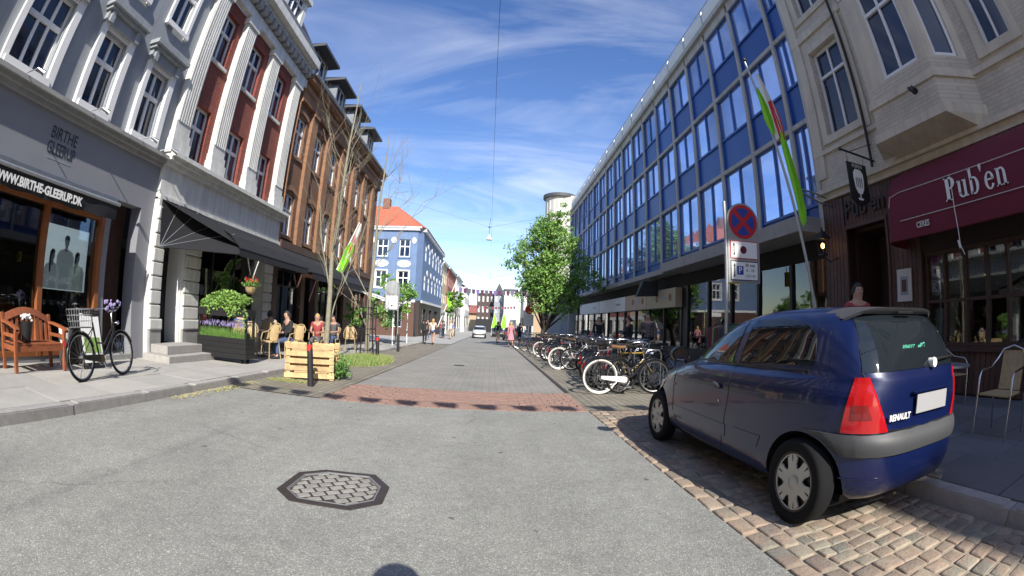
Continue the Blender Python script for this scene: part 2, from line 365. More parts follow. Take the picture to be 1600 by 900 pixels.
def frame(o, x, y, z):
    """matrix from origin and three axis vectors"""
    x, y, z = Vector(x).normalized(), Vector(y).normalized(), Vector(z).normalized()
    return Matrix(((x.x, y.x, z.x, o[0]), (x.y, y.y, z.y, o[1]), (x.z, y.z, z.z, o[2]), (0, 0, 0, 1)))
XL, XR = -7.4, 7.5
FL = lambda x=XL: frame((x, 0, 0), (0, 1, 0), (0, 0, 1), (1, 0, 0))      # left facades: u along +y, v up, w out to the street
FR = lambda x=XR: frame((x, 0, 0), (0, 1, 0), (0, 0, 1), (-1, 0, 0))     # right facades
def wall(F, u0, u1, v0, v1, holes, depth, name, m, parent, thick=None, kind=None):
    """a wall in frame F with real openings and reveals"""
    us = sorted({u0, u1, *[h[0] for h in holes], *[h[1] for h in holes]}); vs = sorted({v0, v1, *[h[2] for h in holes], *[h[3] for h in holes]})
    us = [u for u in us if u0 <= u <= u1]; vs = [v for v in vs if v0 <= v <= v1]
    b = MB(F); T = thick or depth
    def hole(u, v): return any(h[0] < u < h[1] and h[2] < v < h[3] for h in holes)
    for i in range(len(us)-1):
        for j in range(len(vs)-1):
            if not hole((us[i]+us[i+1])/2, (vs[j]+vs[j+1])/2):
                q = [(us[i], vs[j]), (us[i+1], vs[j]), (us[i+1], vs[j+1]), (us[i], vs[j+1])]
                b.add([(a, c, 0) for a, c in q], [(0, 1, 2, 3)]); b.add([(a, c, -T) for a, c in q], [(3, 2, 1, 0)])
    for h in holes:
        a, c, d, e = max(h[0], u0), min(h[1], u1), max(h[2], v0), min(h[3], v1)
        q = [(a, d), (c, d), (c, e), (a, e)]
        for k in range(4):
            (p, r), (s_, t) = q[k], q[(k+1) % 4]
            b.add([(p, r, 0), (s_, t, 0), (s_, t, -T), (p, r, -T)], [(3, 2, 1, 0)])
    q = [(u0, v0), (u1, v0), (u1, v1), (u0, v1)]
    for k in range(4):
        (p, r), (s_, t) = q[k], q[(k+1) % 4]
        b.add([(p, r, 0), (s_, t, 0), (s_, t, -T), (p, r, -T)], [(0, 1, 2, 3)])
    return b.build(name, m, parent, kind=kind, fix=False)
def window(F, u0, u1, v0, v1, w, parent, cols=2, trans=.68, fw=.055, frame_m='white_paint', glass='win_glass', mw=.05, name='window', sub=None):
    """frame with mullions and a transom; every pane a sub-part"""
    b = MB(F); d = .07
    b.box((u0, v0, w), (u0+fw, v1, w+d)); b.box((u1-fw, v0, w), (u1, v1, w+d)); b.box((u0+fw, v0, w), (u1-fw, v0+fw*1.3, w+d-.002)); b.box((u0+fw, v1-fw, w), (u1-fw, v1, w+d-.002))
    iu0, iu1, iv0, iv1 = u0+fw, u1-fw, v0+fw*1.3, v1-fw
    rows = [(iv0, iv1)]
    if trans:
        tv = v0+(v1-v0)*trans; rows = [(iv0, tv-mw*.6), (tv+mw*.6, iv1)]
        b.box((iu0, tv-mw*.6, w), (iu1, tv+mw*.6, w+d+.02))
    cw = (iu1-iu0)/cols; cells = []
    for c in range(cols):
        for (a, e) in rows:
            cells.append((iu0+c*cw+(mw/2 if c else 0), iu0+(c+1)*cw-(mw/2 if c < cols-1 else 0), a, e))
            if c < cols-1: b.box((iu0+(c+1)*cw-mw/2, a, w), (iu0+(c+1)*cw+mw/2, e, w+d+.008))
    fr = b.build(name, frame_m, parent, fix=False)
    for (a, c, d_, e) in cells:
        if sub:   # inner sash bars
            pass
        MB(F).box((a, d_, w+.012), (c, e, w+.03)).build('pane', glass, fr, fix=False)
    return fr
# ---------------- the ground
def sheet(name, x0, x1, y0, y1, dz, m, step=6., kind='structure'):
    ys = sorted({y0, y1, *[y for y in (-60., 150.) if y0 < y < y1], *[y0+i*step for i in range(1, int((y1-y0)/step)) if y1-y0 < 250]})
    b = MB(); b.grid([[(x0, y, gz(y)+dz), (x1, y, gz(y)+dz)] for y in ys]); return b.build(name, m, None, kind=kind)
def slabbox(b, x0, x1, y0, y1, z0, z1):
    g0, g1 = gz(y0), gz(y1)
    return b.add([(x0, y0, g0+z0), (x1, y0, g0+z0), (x1, y1, g1+z0), (x0, y1, g1+z0), (x0, y0, g0+z1), (x1, y0, g0+z1), (x1, y1, g1+z1), (x0, y1, g1+z1)],
                 [(3, 2, 1, 0), (4, 5, 6, 7), (0, 1, 5, 4), (1, 2, 6, 5), (2, 3, 7, 6), (3, 0, 4, 7)])
sheet('ground', -500, 500, -200, 700, -.03, 'concrete')
road = sheet('road', -4.45, 1.5, -30, 6.62, 0, 'asphalt')
sheet('paved_road', -2.6, 1.5, 8.55, 170, .0, 'road_block')
sheet('parking_strip', 1.5, 3.05, -12, 6.7, -.004, 'mortar')
sheet('cobbled_strip', 1.5, 4.2, 6.7, 60, .004, 'strip_block')
sheet('verge', -4.4, -2.6, 6.62, 30, .012, 'strip_block')
sheet('far_pavement', -7.4, -2.6, 30, 170, .03, 'slab')
# dark gutter line along the right side of the paved road
gut = MB()
for i in range(18): slabbox(gut, 1.46, 1.54, 8.6+i*3, 11.55+i*3, 0, .012)
gut.build('gutter', 'iron', None, kind='structure')
# shared bevelled stone, unit size
def unit_stone(name, m, bev=.12, topbulge=.0, seed=0):
    r = random.Random(seed); bm = bmesh.new(); bmesh.ops.create_cube(bm, size=1)
    for v_ in bm.verts:
        v_.co.x += r.uniform(-.06, .06); v_.co.y += r.uniform(-.06, .06)
        if v_.co.z > 0: v_.co.z += r.uniform(-.04, .04); v_.co.x *= .94; v_.co.y *= .92
        v_.co.z -= .5
    top = [e for e in bm.edges if all(q.co.z > -.2 for q in e.verts)]; side = [e for e in bm.edges if abs(e.verts[0].co.z-e.verts[1].co.z) > .5]
    bmesh.ops.bevel(bm, geom=top+side, offset=bev, segments=2, affect='EDGES', profile=.6)
    me = bpy.data.meshes.new(name); bm.to_mesh(me); bm.free(); me.materials.append(M[m])
    me.polygons.foreach_set('use_smooth', [True]*len(me.polygons)); return me
def place_mesh(me, name, parent, loc, rot=0., sc=(1, 1, 1)):
    o = bpy.data.objects.new(name, me); COL.objects.link(o); o.parent = parent; o.location = loc; o.rotation_euler = (math.atan(-SLOPE), 0, rot); o.scale = sc; return o
stones = [unit_stone('sett_mesh', 'sett', .10, seed=i) for i in range(6)]
park = bpy.data.objects['parking_strip']
r = random.Random(3); n = 0
# two header courses along the edge of the asphalt, then cross courses
yy = .35
while yy < 6.5:
    l = r.uniform(.17, .28)
    place_mesh(stones[n % 6], 'sett', park, (1.565, yy+l/2, gz(yy)+.012), r.uniform(-.03, .03), (.125, l*.93, .11)); n += 1; yy += l
yy = .3
while yy < 6.5:
    l = r.uniform(.15, .22)
    place_mesh(stones[n % 6], 'sett', park, (1.70, yy+l/2, gz(yy)+.010), r.uniform(-.04, .04), (.12, l*.92, .11)); n += 1; yy += l
yy = .3; rows_far = MB(); k = 0
while yy < 6.62:
    h = r.uniform(.105, .145); xx = 1.775-(.09 if k % 2 else 0)+.0
    xx = 1.775
    first = True
    while xx < 3.0:
        w_ = r.uniform(.13, .22)*(0.55 if first and k % 2 else 1); first = False
        if xx+w_ > 3.02: w_ = 3.02-xx
        if w_ > .05:
            if n < 296: place_mesh(stones[(n*5+k) % 6], 'sett', park, (xx+w_/2, yy+h/2, gz(yy)+r.uniform(.0, .013)), r.uniform(-.09, .09), (w_*r.uniform(.86, .95), h*r.uniform(.84, .93), .11)); n += 1
            else: slabbox(rows_far, xx+.01, xx+w_-.01, yy+.008, yy+h-.008, -.05, r.uniform(.0, .008))
        xx += w_
    yy += h; k += 1
rows_far.build('sett', 'sett', park, kind='stuff')
# red paver band across the street
band = MB(); slabbox(band, -4.4, 1.5, 6.62, 8.55, -.05, -.008); bnd = band.build('paver_band', 'mortar', None, kind='structure')
pv = MB(); r = random.Random(5)
for j in range(14):
    for i in range(21):
        x0 = -2.75+i*.203+(.1 if j % 2 else 0)
        if x0 > 1.45: continue
        x1 = min(x0+.19, 1.5); slabbox(pv, x0, x1, 6.64+j*.137, 6.64+j*.137+.125, -.04, .004+r.uniform(-.006, .006))
pv.build('paver', 'sett_red', bnd, kind='stuff')
pv = MB()
for j in range(14):
    for i in range(9):
        x0 = -4.38+i*.18; slabbox(pv, x0+r.uniform(0, .01), x0+.168, 6.64+j*.137, 6.64+j*.137+.125, -.04, .006+r.uniform(-.008, .006))
pv.build('paver', 'sett', bnd, kind='stuff')
# kerbs and pavements
def pavement(name, x0, x1, y0, y1, top, rows, ylen, nobj, sm='slab'):
    b = MB(); ys = [y0+(y1-y0)*i/20 for i in range(21)]
    for i in range(20): slabbox(b, x0, x1, ys[i], ys[i+1], -.1, top-.012)
    p = b.build(name, 'sand_joint', None, kind='structure')
    unit = MB().box((-.5, -.5, -1), (.5, .5, 0)).build('paving_slab', sm, p, bevel=.004)
    first = True; w_ = (x1-x0)/rows; yy = y0; far = MB(); r = random.Random(len(name)); k = 0
    while yy < y1-.01:
        for i in range(rows):
            off = (.4 if i % 2 else 0)*ylen
            ya, yb = max(y0, yy-off), min(y1, yy+ylen-off)
            if yb-ya < .1: continue
            dz = r.uniform(-.0035, .0035)
            if k < nobj and y0 <= ya:
                o = unit if first else bpy.data.objects.new('paving_slab', unit.data)
                if not first: COL.objects.link(o); o.parent = p
                first = False; ym = (ya+yb)/2
                o.location = (x0+(i+.5)*w_, ym, gz(ym)+top+dz); o.rotation_euler = (math.atan(-SLOPE), 0, 0); o.scale = (w_-.012, yb-ya-.012, .06); k += 1
            else: slabbox(far, x0+i*w_+.006, x0+(i+1)*w_-.006, ya+.006, yb-.006, top-.05, top+dz)
        yy += ylen
    if far.v: far.build('paving_slab', sm, p, kind='stuff')
    return p
pavement('pavement_left', -7.4, -4.56, -6, 30, .12, 3, 1.0, 100)
pavement('pavement_right', 3.2, 7.5, -6, 6.7, .12, 5, .8, 75, 'slab_shade')
pavement('pavement_right_far', 4.2, 7.5, 6.7, 60, .07, 4, .9, 60, 'slab_shade')
def kerb(name, x0, x1, y0, y1, top, l):
    k = None; yy = y0; r = random.Random(9); root = MB(); slabbox(root, x0+.01, x1-.01, y0, y1, -.1, top-.02); root = root.build(name, 'mortar', None, kind='structure')
    st = MB().box((-.5, -.5, -1), (.5, .5, 0)).build('kerb_stone', 'kerbstone', root, bevel=0)
    bm = bmesh.new(); bm.from_mesh(st.data); bmesh.ops.bevel(bm, geom=[e for e in bm.edges if all(v_.co.z > -.1 for v_ in e.verts)], offset=.06, segments=2, affect='EDGES'); bm.to_mesh(st.data); bm.free()
    first = True
    while yy < y1:
        ll = l*r.uniform(.85, 1.1); o = st if first else bpy.data.objects.new('kerb_stone', st.data)
        if not first: COL.objects.link(o); o.parent = root
        first = False; o.location = ((x0+x1)/2+r.uniform(-.006, .006), yy+ll/2, gz(yy+ll/2)+top+r.uniform(-.004, .004)); o.scale = (x1-x0, ll-.012, .2); o.rotation_euler = (math.atan(-SLOPE), 0, 0); yy += ll
kerb('kerb_left', -4.56, -4.38, -6, 30, .12, 1.3)
kerb('kerb_right', 3.03, 3.2, -6, 6.7, .12, 1.0)
# manhole: iron frame, lid and stone infill
oc = [(-1.47, 2.78), (-1.47, 3.2), (-1.29, 3.36), (-.88, 3.39), (-.71, 3.14), (-.69, 2.81), (-.87, 2.63), (-1.3, 2.62)]
cx, cy = -1.08, 3.0
mh = thing('manhole_cover', 'octagonal iron manhole cover with stone infill in the asphalt', 'manhole cover', (cx, cy, gz(cy)))
def ring(b, s0, s1, z0, z1):
    A = [(cx+(x-cx)*s0, cy+(y-cy)*s0) for x, y in oc]; C_ = [(cx+(x-cx)*s1, cy+(y-cy)*s1) for x, y in oc]; n_ = 8
    vs = [(x, y, gz(y)+z) for z in (z0, z1) for P_ in (A, C_) for x, y in P_]
    fs = []
    for i in range(n_):
        j = (i+1) % n_
        fs += [(i, j, n_+j, n_+i), (2*n_+i, 2*n_+j, 3*n_+j, 3*n_+i), (i, j, 2*n_+j, 2*n_+i), (n_+i, n_+j, 3*n_+j, 3*n_+i)]
    b.add(vs, fs)
b = MB(); ring(b, 1.0, .84, -.05, .008); b.build('frame', 'iron', mh)
b = MB(); ring(b, .835, .81, -.05, .012); b.build('rim', 'galv', mh)
b = MB(); ring(b, .80, .02, -.05, .001); lid = b.build('lid', 'iron', mh)
def inside(x, y, s):
    for i in range(8):
        (ax, ay), (bx, by) = [(cx+(p[0]-cx)*s, cy+(p[1]-cy)*s) for p in (oc[i], oc[(i+1) % 8])]
        if (bx-ax)*(y-ay)-(by-ay)*(x-ax) > 0: return False
    return True
r = random.Random(2); ca, sa = cos(radians(38)), sin(radians(38))
for i in range(-6, 7):
    for j in range(-7, 8):
        u_, v_ = (i+(.5 if j % 2 else 0))*.112, j*.084
        pts = [(u_+a*.046, v_+c*.032) for a, c in ((-1, -1), (1, -1), (1, 1), (-1, 1))]
        pts = [(cx+p[0]*ca-p[1]*sa, cy+p[0]*sa+p[1]*ca) for p in pts]
        if abs(j) == 0: pass
        ins = [inside(x, y, .79) for x, y in pts]
        if sum(ins) < 2: continue
        if not all(ins):
            q = []
            for x, y in pts:
                t = 1.
                while not inside(cx+(x-cx)*t, cy+(y-cy)*t, .785) and t > .3: t -= .02
                q.append((cx+(x-cx)*t, cy+(y-cy)*t))
            pts = q
        MB().prism([(x, y, gz(y)-.01) for x, y in pts], (0, 0, .0145+r.uniform(0, .003))).build('infill_stone', 'infill', lid, bevel=.003)
# small gully covers further up the street
for i, (x, y, lab) in enumerate([(-.95, 14.2, 'small round gully cover in the paved road')]):
    b = MB(); b.cyl((x, y, gz(y)+.0), (x, y, gz(y)+.012), .17, 20); tag(b.build('gully_cover', 'iron'), lab, 'gully cover')

# ---------------- buildings on the left
FLW = FL()
def cornice(F, u0, u1, v0, v1, proj, name, m, parent, steps=3, ends=True):
    b = MB(F)
    for i in range(steps):
        a, c = v0+(v1-v0)*i/steps, v0+(v1-v0)*(i+1)/steps; p = proj*(i+1)/steps
        b.box((u0-(0 if not ends else p*.0), a, -.02), (u1, c-.002, p))
    return b.build(name, m, parent)
# grey house with the hairdresser's shop
g = thing('grey_house', 'grey rendered house over a hairdresser shop, at the left edge', 'building', (XL, 1, 0))
holes = [(-3.2, 1.2, .45, 2.75), (1.45, 5.98, .16, 2.75), (6.15, 7.05, -.3, 3.1)]
wall(FLW, -6, 7.47, -.4, 4.12, holes, .35, 'shop_wall', 'grey_shop', g)
uw = [(-5.6, -4.95, 2), (-3.9, -3.25, 2), (-2.3, -1.65, 2), (-.7, -.05, 2), (.85, 1.5, 2), (2.48, 3.48, 3), (4.5, 5.22, 2), (6.18, 6.88, 2)]
wins = [(a, c, 4.5, 6.02) for a, c, _ in uw]+[(a, c, 7.25, 8.75) for a, c, _ in uw]
wall(FLW, -6, 7.47, 4.12, 10.6, wins, .25, 'upper_wall', 'grey_stucco', g)
cornice(FLW, -6, 7.44, 4.1, 4.34, .24, 'cornice', 'stone_band', g)
cornice(FLW, -6, 7.44, 10.1, 10.75, .5, 'eaves', 'white_stucco', g)
for a, c, n_ in uw:
    window(FLW, a, c, 4.5, 6.02, -.17, g, cols=n_, trans=.62, fw=.05, mw=.075)
    window(FLW, a, c, 7.25, 8.75, -.12, g, cols=n_, trans=.62, fw=.05, mw=.075)
    b = MB(FLW); b.box((a-.17, 4.36, .001), (a-.03, 6.1, .11)); b.box((c+.03, 4.36, .001), (c+.2, 6.1, .11)); b.box((a-.03, 6.03, .001), (c+.03, 6.3, .05)); b.box((a-.1, 4.36, .001), (c+.1, 4.49, .16))
    b.build('window_surround', 'white_paint', g)
    b = MB(FLW); b.box((a-.2, 6.1, .001), (c+.23, 6.34, .13)); b.box((a-.25, 6.34, .001), (c+.28, 6.42, .22)); b.box((a-.3, 6.42, .001), (c+.33, 6.52, .3))
    for e in (a-.15, c+.05): b.box((e, 6.08, .13), (e+.12, 6.34, .2))
    b.build('window_hood', 'stone_band' if 0 else 'grey_stucco', g)
    b = MB(FLW); b.box((a-.12, 7.1, .001), (a-.01, 8.85, .06)); b.box((c+.01, 7.1, .001), (c+.12, 8.85, .06)); b.box((a-.01, 8.76, .001), (c+.01, 8.86, .06)); b.box((a-.12, 7.1, .061), (c+.12, 7.22, .1)); b.build('window_surround', 'white_paint', g)
MB(FLW).add([(-6, 10.75, .3), (7.44, 10.75, .3), (7.44, 14, -4), (-6, 14, -4)], [(0, 1, 2, 3)]).build('roof', 'slate', g)
MB(FLW).box((-6, -.4, -8), (7.46, 10.6, -7.8)).build('rear_wall', 'grey_stucco', g)
# shop front: floor, back wall, posts, glass
b = MB(FLW); b.box((-6, 0, -3.2), (6.05, .04, -.36)); b.box((-6, 0, -3.3), (6.05, 3.2, -3.2)); b.box((6.06, 0, -3.3), (6.1, 3.2, -.36)); b.box((-6, 2.9, -3.2), (6.05, 2.95, -.36)); b.build('shop_interior', 'interior_warm', g)
for (a, c) in ((-.05, 0), ):
    pass
b = MB(FLW)
for u_ in (1.45, 2.95, 4.36, 5.86): b.box((u_, .16, -.2), (u_+.11, 2.75, .03))
b.box((1.45, 2.62, -.2), (5.98, 2.75, .02)); b.box((1.45, .16, -.2), (5.98, .24, .02))
b.build('shopfront_frame', 'orange_wood', g)
for a, c in ((1.57, 2.94), (3.07, 4.35), (4.48, 5.85)): MB(FLW).box((a, .25, -.1), (c, 2.61, -.085)).build('shop_window', 'shop_glass', g)
window(FLW, -3.2, 1.2, .45, 2.75, -.2, g, cols=3, trans=None, frame_m='orange_wood', glass='dark_glass', name='shop_window')
_lb = mat('poster_glow', (.50, .56, .60), .5, var=.05); _p = _lb.node_tree.nodes['Principled BSDF']; _p.inputs['Emission Color'].default_value = (.58, .65, .70, 1); _p.inputs['Emission Strength'].default_value = .42  # glow added so the poster stays bright in the awning's shade
pst = MB(FLW).box((4.56, 1.26, -.17), (5.7, 2.36, -.155)).build('poster', 'poster_glow', g)
def blob(b, cx_, cy_, rx, ry, z, n_=16, a0=0, a1=2*pi):
    b.prism([(cx_+rx*cos(a0+(a1-a0)*i/n_), cy_+ry*sin(a0+(a1-a0)*i/n_), z) for i in range(n_)], (0, 0, .0015))
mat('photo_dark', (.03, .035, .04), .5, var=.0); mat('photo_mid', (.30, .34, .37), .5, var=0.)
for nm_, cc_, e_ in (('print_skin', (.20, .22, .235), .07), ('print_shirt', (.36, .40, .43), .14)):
    mm_ = mat(nm_, cc_, .5, var=0.); q_ = mm_.node_tree.nodes['Principled BSDF']; q_.inputs['Emission Color'].default_value = (*cc_, 1); q_.inputs['Emission Strength'].default_value = e_*1.3  # faint glow added to the printed figures, to match their sheet
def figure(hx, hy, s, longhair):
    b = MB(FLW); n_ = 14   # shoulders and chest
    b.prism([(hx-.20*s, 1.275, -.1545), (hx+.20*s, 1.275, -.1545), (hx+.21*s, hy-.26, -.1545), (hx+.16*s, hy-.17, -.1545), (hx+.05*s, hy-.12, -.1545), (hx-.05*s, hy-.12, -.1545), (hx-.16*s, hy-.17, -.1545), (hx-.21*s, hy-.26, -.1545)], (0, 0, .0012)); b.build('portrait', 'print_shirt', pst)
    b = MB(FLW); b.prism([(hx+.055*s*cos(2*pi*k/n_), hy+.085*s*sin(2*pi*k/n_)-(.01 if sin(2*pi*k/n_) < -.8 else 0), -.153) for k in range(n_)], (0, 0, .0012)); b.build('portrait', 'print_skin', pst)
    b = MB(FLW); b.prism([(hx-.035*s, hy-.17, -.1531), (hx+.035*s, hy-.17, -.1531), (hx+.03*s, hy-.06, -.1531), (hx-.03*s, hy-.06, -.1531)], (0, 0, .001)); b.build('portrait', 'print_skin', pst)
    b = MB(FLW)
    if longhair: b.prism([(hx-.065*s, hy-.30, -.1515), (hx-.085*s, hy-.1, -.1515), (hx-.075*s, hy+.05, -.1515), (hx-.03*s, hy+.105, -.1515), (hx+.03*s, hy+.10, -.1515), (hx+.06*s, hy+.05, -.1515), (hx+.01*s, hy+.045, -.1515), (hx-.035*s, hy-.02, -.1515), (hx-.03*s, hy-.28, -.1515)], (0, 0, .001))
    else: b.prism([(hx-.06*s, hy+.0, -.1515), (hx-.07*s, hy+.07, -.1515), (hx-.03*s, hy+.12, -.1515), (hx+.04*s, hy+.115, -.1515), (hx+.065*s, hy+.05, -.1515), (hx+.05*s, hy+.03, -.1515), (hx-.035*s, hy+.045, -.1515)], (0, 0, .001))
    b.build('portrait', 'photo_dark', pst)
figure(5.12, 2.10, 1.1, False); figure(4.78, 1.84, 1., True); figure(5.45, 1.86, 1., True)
# door in its recess
b = MB(FLW); b.box((6.0, -.1, -.75), (7.2, 3.3, -.7)); b.build('door', 'brown_wood', g)
MB(FLW).box((6.15, -.05, -.95), (7.05, .12, .12)).build('doorstep', 'stone_band', g)
for s, z_, t in (('BIRTHE', 3.79, 0), ('GLEERUP', 3.53, 0)): text(s, .30, 'lettering', 'photo_dark', g, frame((XL+.004, 4.42, z_), (0, 1, 0), (0, 0, 1), (1, 0, 0)), .004, sx=.62 if s == 'GLEERUP' else .74)
MB(FLW).box((4.1, 3.355, .001), (4.74, 3.37, .005)).build('lettering_bar', 'photo_mid', g)
# lamps on the cornice
for i, (u_, d) in enumerate([(2.95, .25), (4.75, .25), (6.35, .0), (7.1, .2)]):
    b = MB(FLW); b.tube([(u_, 4.36, .2), (u_+.12, 4.42, .5)], .012, 6); b.tube([(u_+.1, 4.40, .48), (u_+.22, 4.33, .6)], [.03, .05], 8); b.build('spot_lamp', 'steel', g, smooth=True)
# rolled awning with its valance
aw = thing('shop_awning', 'rolled charcoal shop awning with a web address on its valance', 'awning', (XL, 3, 2.6))
b = MB(FLW); b.box((-3.2, 2.86, .02), (5.92, 3.03, .42)); b.build('cassette', 'zinc', aw, bevel=.02)
b = MB(FLW); b.tube([(-3.2, 2.9, .46), (5.95, 2.9, .46)], .035, 8); b.build('front_bar', 'galv', aw, smooth=True)
rows = []
for i in range(80):
    u_ = -3.2+9.1*i/79; rows.append([(u_, 2.88, .46), (u_, 2.72, .455+.012*sin(u_*7)), (u_, 2.60+.012*sin(u_*9), .45+.02*sin(u_*5))])
b = MB(FLW); b.grid(rows); b.grid([[(x, y, z-.012) for x, y, z in r_] for r_ in rows]); b.build('valance', 'black_cloth', aw, smooth=True)
text('WWW.BIRTHE-GLEERUP.DK', .19, 'lettering', 'white', aw, frame((XL+.482, 3.86, 2.72), (0, 1, 0), (0, 0, 1), (1, 0, 0)), .002, off=.008, sx=.87)

# red brick house with white pilasters
rd = thing('red_brick_house', 'red brick house with tall white fluted pilasters and a white ground floor', 'building', (XL, 10, 0))
RW = [(8.12, 8.95), (10.03, 10.85), (11.88, 12.7)]
wall(FLW, 7.47, 13.96, 4.45, 9.3, [(a, c, 4.55, 6.03) for a, c in RW]+[(a, c, 7.35, 8.9) for a, c in RW], .3, 'brick_wall', 'red_brick', rd)
for a, c in RW:
    for z0, z1 in ((4.55, 6.03), (7.35, 8.9)):
        window(FLW, a, c, z0, z1, -.2, rd, trans=.62, fw=.06, mw=.07)
        MB(FLW).box((a-.06, z0-.09, -.1), (c+.06, z0-.002, .07)).build('window_sill', 'white_stucco', rd)
for c in (7.78, 9.5, 11.4, 13.35):
    b = MB(FLW); b.box((c-.3, 5.0, .001), (c+.3, 9.3, .16)); b.box((c-.36, 4.46, .001), (c+.36, 4.8, .24)); b.box((c-.33, 4.8, .001), (c+.33, 5.0, .2)); b.box((c-.35, 9.06, .001), (c+.35, 9.3, .22))
    for k in range(6): b.box((c-.27+k*.095, 5.25, .16), (c-.225+k*.095, 8.95, .185))
    b.build('pilaster', 'white_stucco', rd)
b = MB(FLW); b.box((7.5, 9.31, .0), (13.95, 9.62, .2)); b.box((7.5, 9.62, .0), (13.95, 9.95, .12)); b.box((7.48, 9.95, 0), (13.96, 10.12, .32)); b.box((7.48, 10.12, 0), (13.96, 10.42, .55)); b.build('entablature', 'white_stucco', rd)
md = MB(FLW).box((-.11, -.14, 0), (.11, .14, .26)).build('modillion', 'stone_band', rd)
for k in range(17):
    o = md if k == 0 else bpy.data.objects.new('modillion', md.data)
    if k: COL.objects.link(o); o.parent = rd
    o.location = Vector((.12, 7.75+k*.37, 9.79))
MB(FLW).add([(7.5, 10.42, .55), (13.95, 10.42, .55), (13.95, 10.5, .5), (7.5, 10.5, .5), (7.5, 13.4, -1.2), (13.95, 13.4, -1.2)], [(0, 1, 2, 3), (3, 2, 5, 4)]).build('roof', 'slate', rd)
for yc in (8.6, 11.6):
    b = MB(FLW); b.box((yc-.85, 10.45, -1.4), (yc-.6, 12.2, .12)); b.box((yc+.6, 10.45, -1.4), (yc+.85, 12.2, .12)); b.box((yc-.6, 10.45, -1.4), (yc+.6, 10.9, .1)); b.box((yc-.95, 12.2, -1.5), (yc+.95, 12.4, .25)); b.prism([(yc-.95, 12.4, -1.5), (yc+.95, 12.4, -1.5), (yc, 12.95, -1.5)], (0, 0, 1.72)); dm = b.build('dormer', 'white_stucco', rd)
    window(FLW, yc-.6, yc+.6, 10.9, 12.19, -.02, rd, cols=3, trans=.7)
# ground floor: frieze, rusticated piers of single blocks
b = MB(FLW); b.box((7.47, 3.45, -.3), (13.96, 4.18, .10)); b.box((7.47, 3.38, .101), (13.96, 3.5, .16)); b.box((7.47, 4.18, -.3), (13.96, 4.28, .2)); b.box((7.47, 4.28, -.3), (13.96, 4.36, .3)); b.box((7.47, 4.36, -.3), (13.96, 4.46, .4)); b.build('shop_frieze', 'white_stucco', rd)
def pier(u0, u1, d=.2):
    b = MB(FLW); b.box((u0, -.3, -.3), (u1, 3.4, d-.03)); p = b.build('pier', 'white_stucco', rd)
    MB(FLW).box((u0-.03, .0, d-.029), (u1+.03, .62, d+.05)).build('plinth', 'stone_band', p, bevel=.01)
    MB(FLW).box((u0-.05, .62, d-.029), (u1+.05, .85, d+.08)).build('plinth', 'white_stucco', p, bevel=.03)
    z = .87
    while z < 3.2:
        MB(FLW).box((u0-.005, z, d-.029), (u1+.005, min(z+.27, 3.36), d+.03)).build('stone_block', 'white_stucco', p, bevel=.02); z += .30
pier(7.47, 7.82); pier(8.72, 9.35); pier(12.9, 13.5)
b = MB(FLW); b.box((8.66, .3, -.37), (8.715, 3.3, .12)); b.build('door_reveal', 'white_paint', rd)
MB(FLW).box((7.82, .3, -.42), (8.715, 3.4, -.38)).build('door', 'black', rd); MB(FLW).box((7.9, 1.5, -.379), (8.5, 2.3, -.372)).build('door_pane', 'dark_glass', rd)
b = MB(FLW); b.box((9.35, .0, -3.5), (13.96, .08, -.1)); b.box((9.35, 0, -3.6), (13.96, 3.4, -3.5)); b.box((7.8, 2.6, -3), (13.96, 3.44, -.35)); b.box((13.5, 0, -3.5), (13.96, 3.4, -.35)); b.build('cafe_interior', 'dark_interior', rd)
b = MB(FLW)
for u_ in (9.36, 10.5, 11.7, 12.84): b.box((u_, .1, -.3), (u_+.06, 3.2, -.22))
b.box((9.36, .1, -.3), (12.9, .5, -.2)); b.build('cafe_front', 'black', rd)
for a, c in ((9.43, 10.49), (10.57, 11.69), (11.77, 12.83)): MB(FLW).box((a, .51, -.27), (c, 3.2, -.25)).build('cafe_window', 'shop_glass', rd)
gz8 = gz(8.2)
st = thing('entrance_steps', 'two grey stone steps up to the dark doorway beside the planter', 'steps', (-6.9, 8.1, gz8))
MB().box((-7.2, 7.25, gz8), (-6.35, 9.0, gz8+.27)).build('step', 'kerbstone', st, bevel=.012); MB().box((-7.25, 7.5, gz8+.27), (-6.62, 8.85, gz8+.45)).build('step', 'kerbstone', st, bevel=.012)
# black folding awning over the cafe
ca = thing('cafe_awning', 'black canvas awning with pale ribs fanning from its near end, on the red brick house', 'awning', (XL, 10.5, 2.4))
P0 = (-7.05, 7.5, 2.36)
fan = [(-7.2, 7.52, 3.4), (-7.15, 8.15, 3.4), (-7.0, 8.75, 3.36), (-6.75, 9.4, 3.22), (-6.35, 9.6, 2.98), (-6.0, 9.5, 2.62), (-5.95, 9.3, 2.45)]
b = MB()
for dz in (0, -.012): b.add([tuple(Vector(P0)+Vector((0, 0, dz)))]+[(x, y, z+dz) for x, y, z in fan], [(0, i, i+1) for i in range(1, len(fan))])
for dz in (0, -.012):
    b.grid([[(-7.2, y, 3.4+dz), (-6.9, y, 3.22+dz), (-6.3, y, 2.93+dz+.01*sin(y*5)), (-5.95, y, 2.62+dz), (-5.93, y, 2.42+dz)] for y in [9.3+i*.23 for i in range(20)]])
b.add([(-7.2, 7.5, 3.4), (-7.2, 9.3, 3.4), (-5.95, 9.5, 2.62), (-6.75, 9.4, 3.22)], [(0, 1, 2), (0, 2, 3)])
b.build('canvas', 'black_cloth', ca)
for q in fan[1:5]: MB().tube([P0, q], .009, 6).build('rib', 'galv', ca)
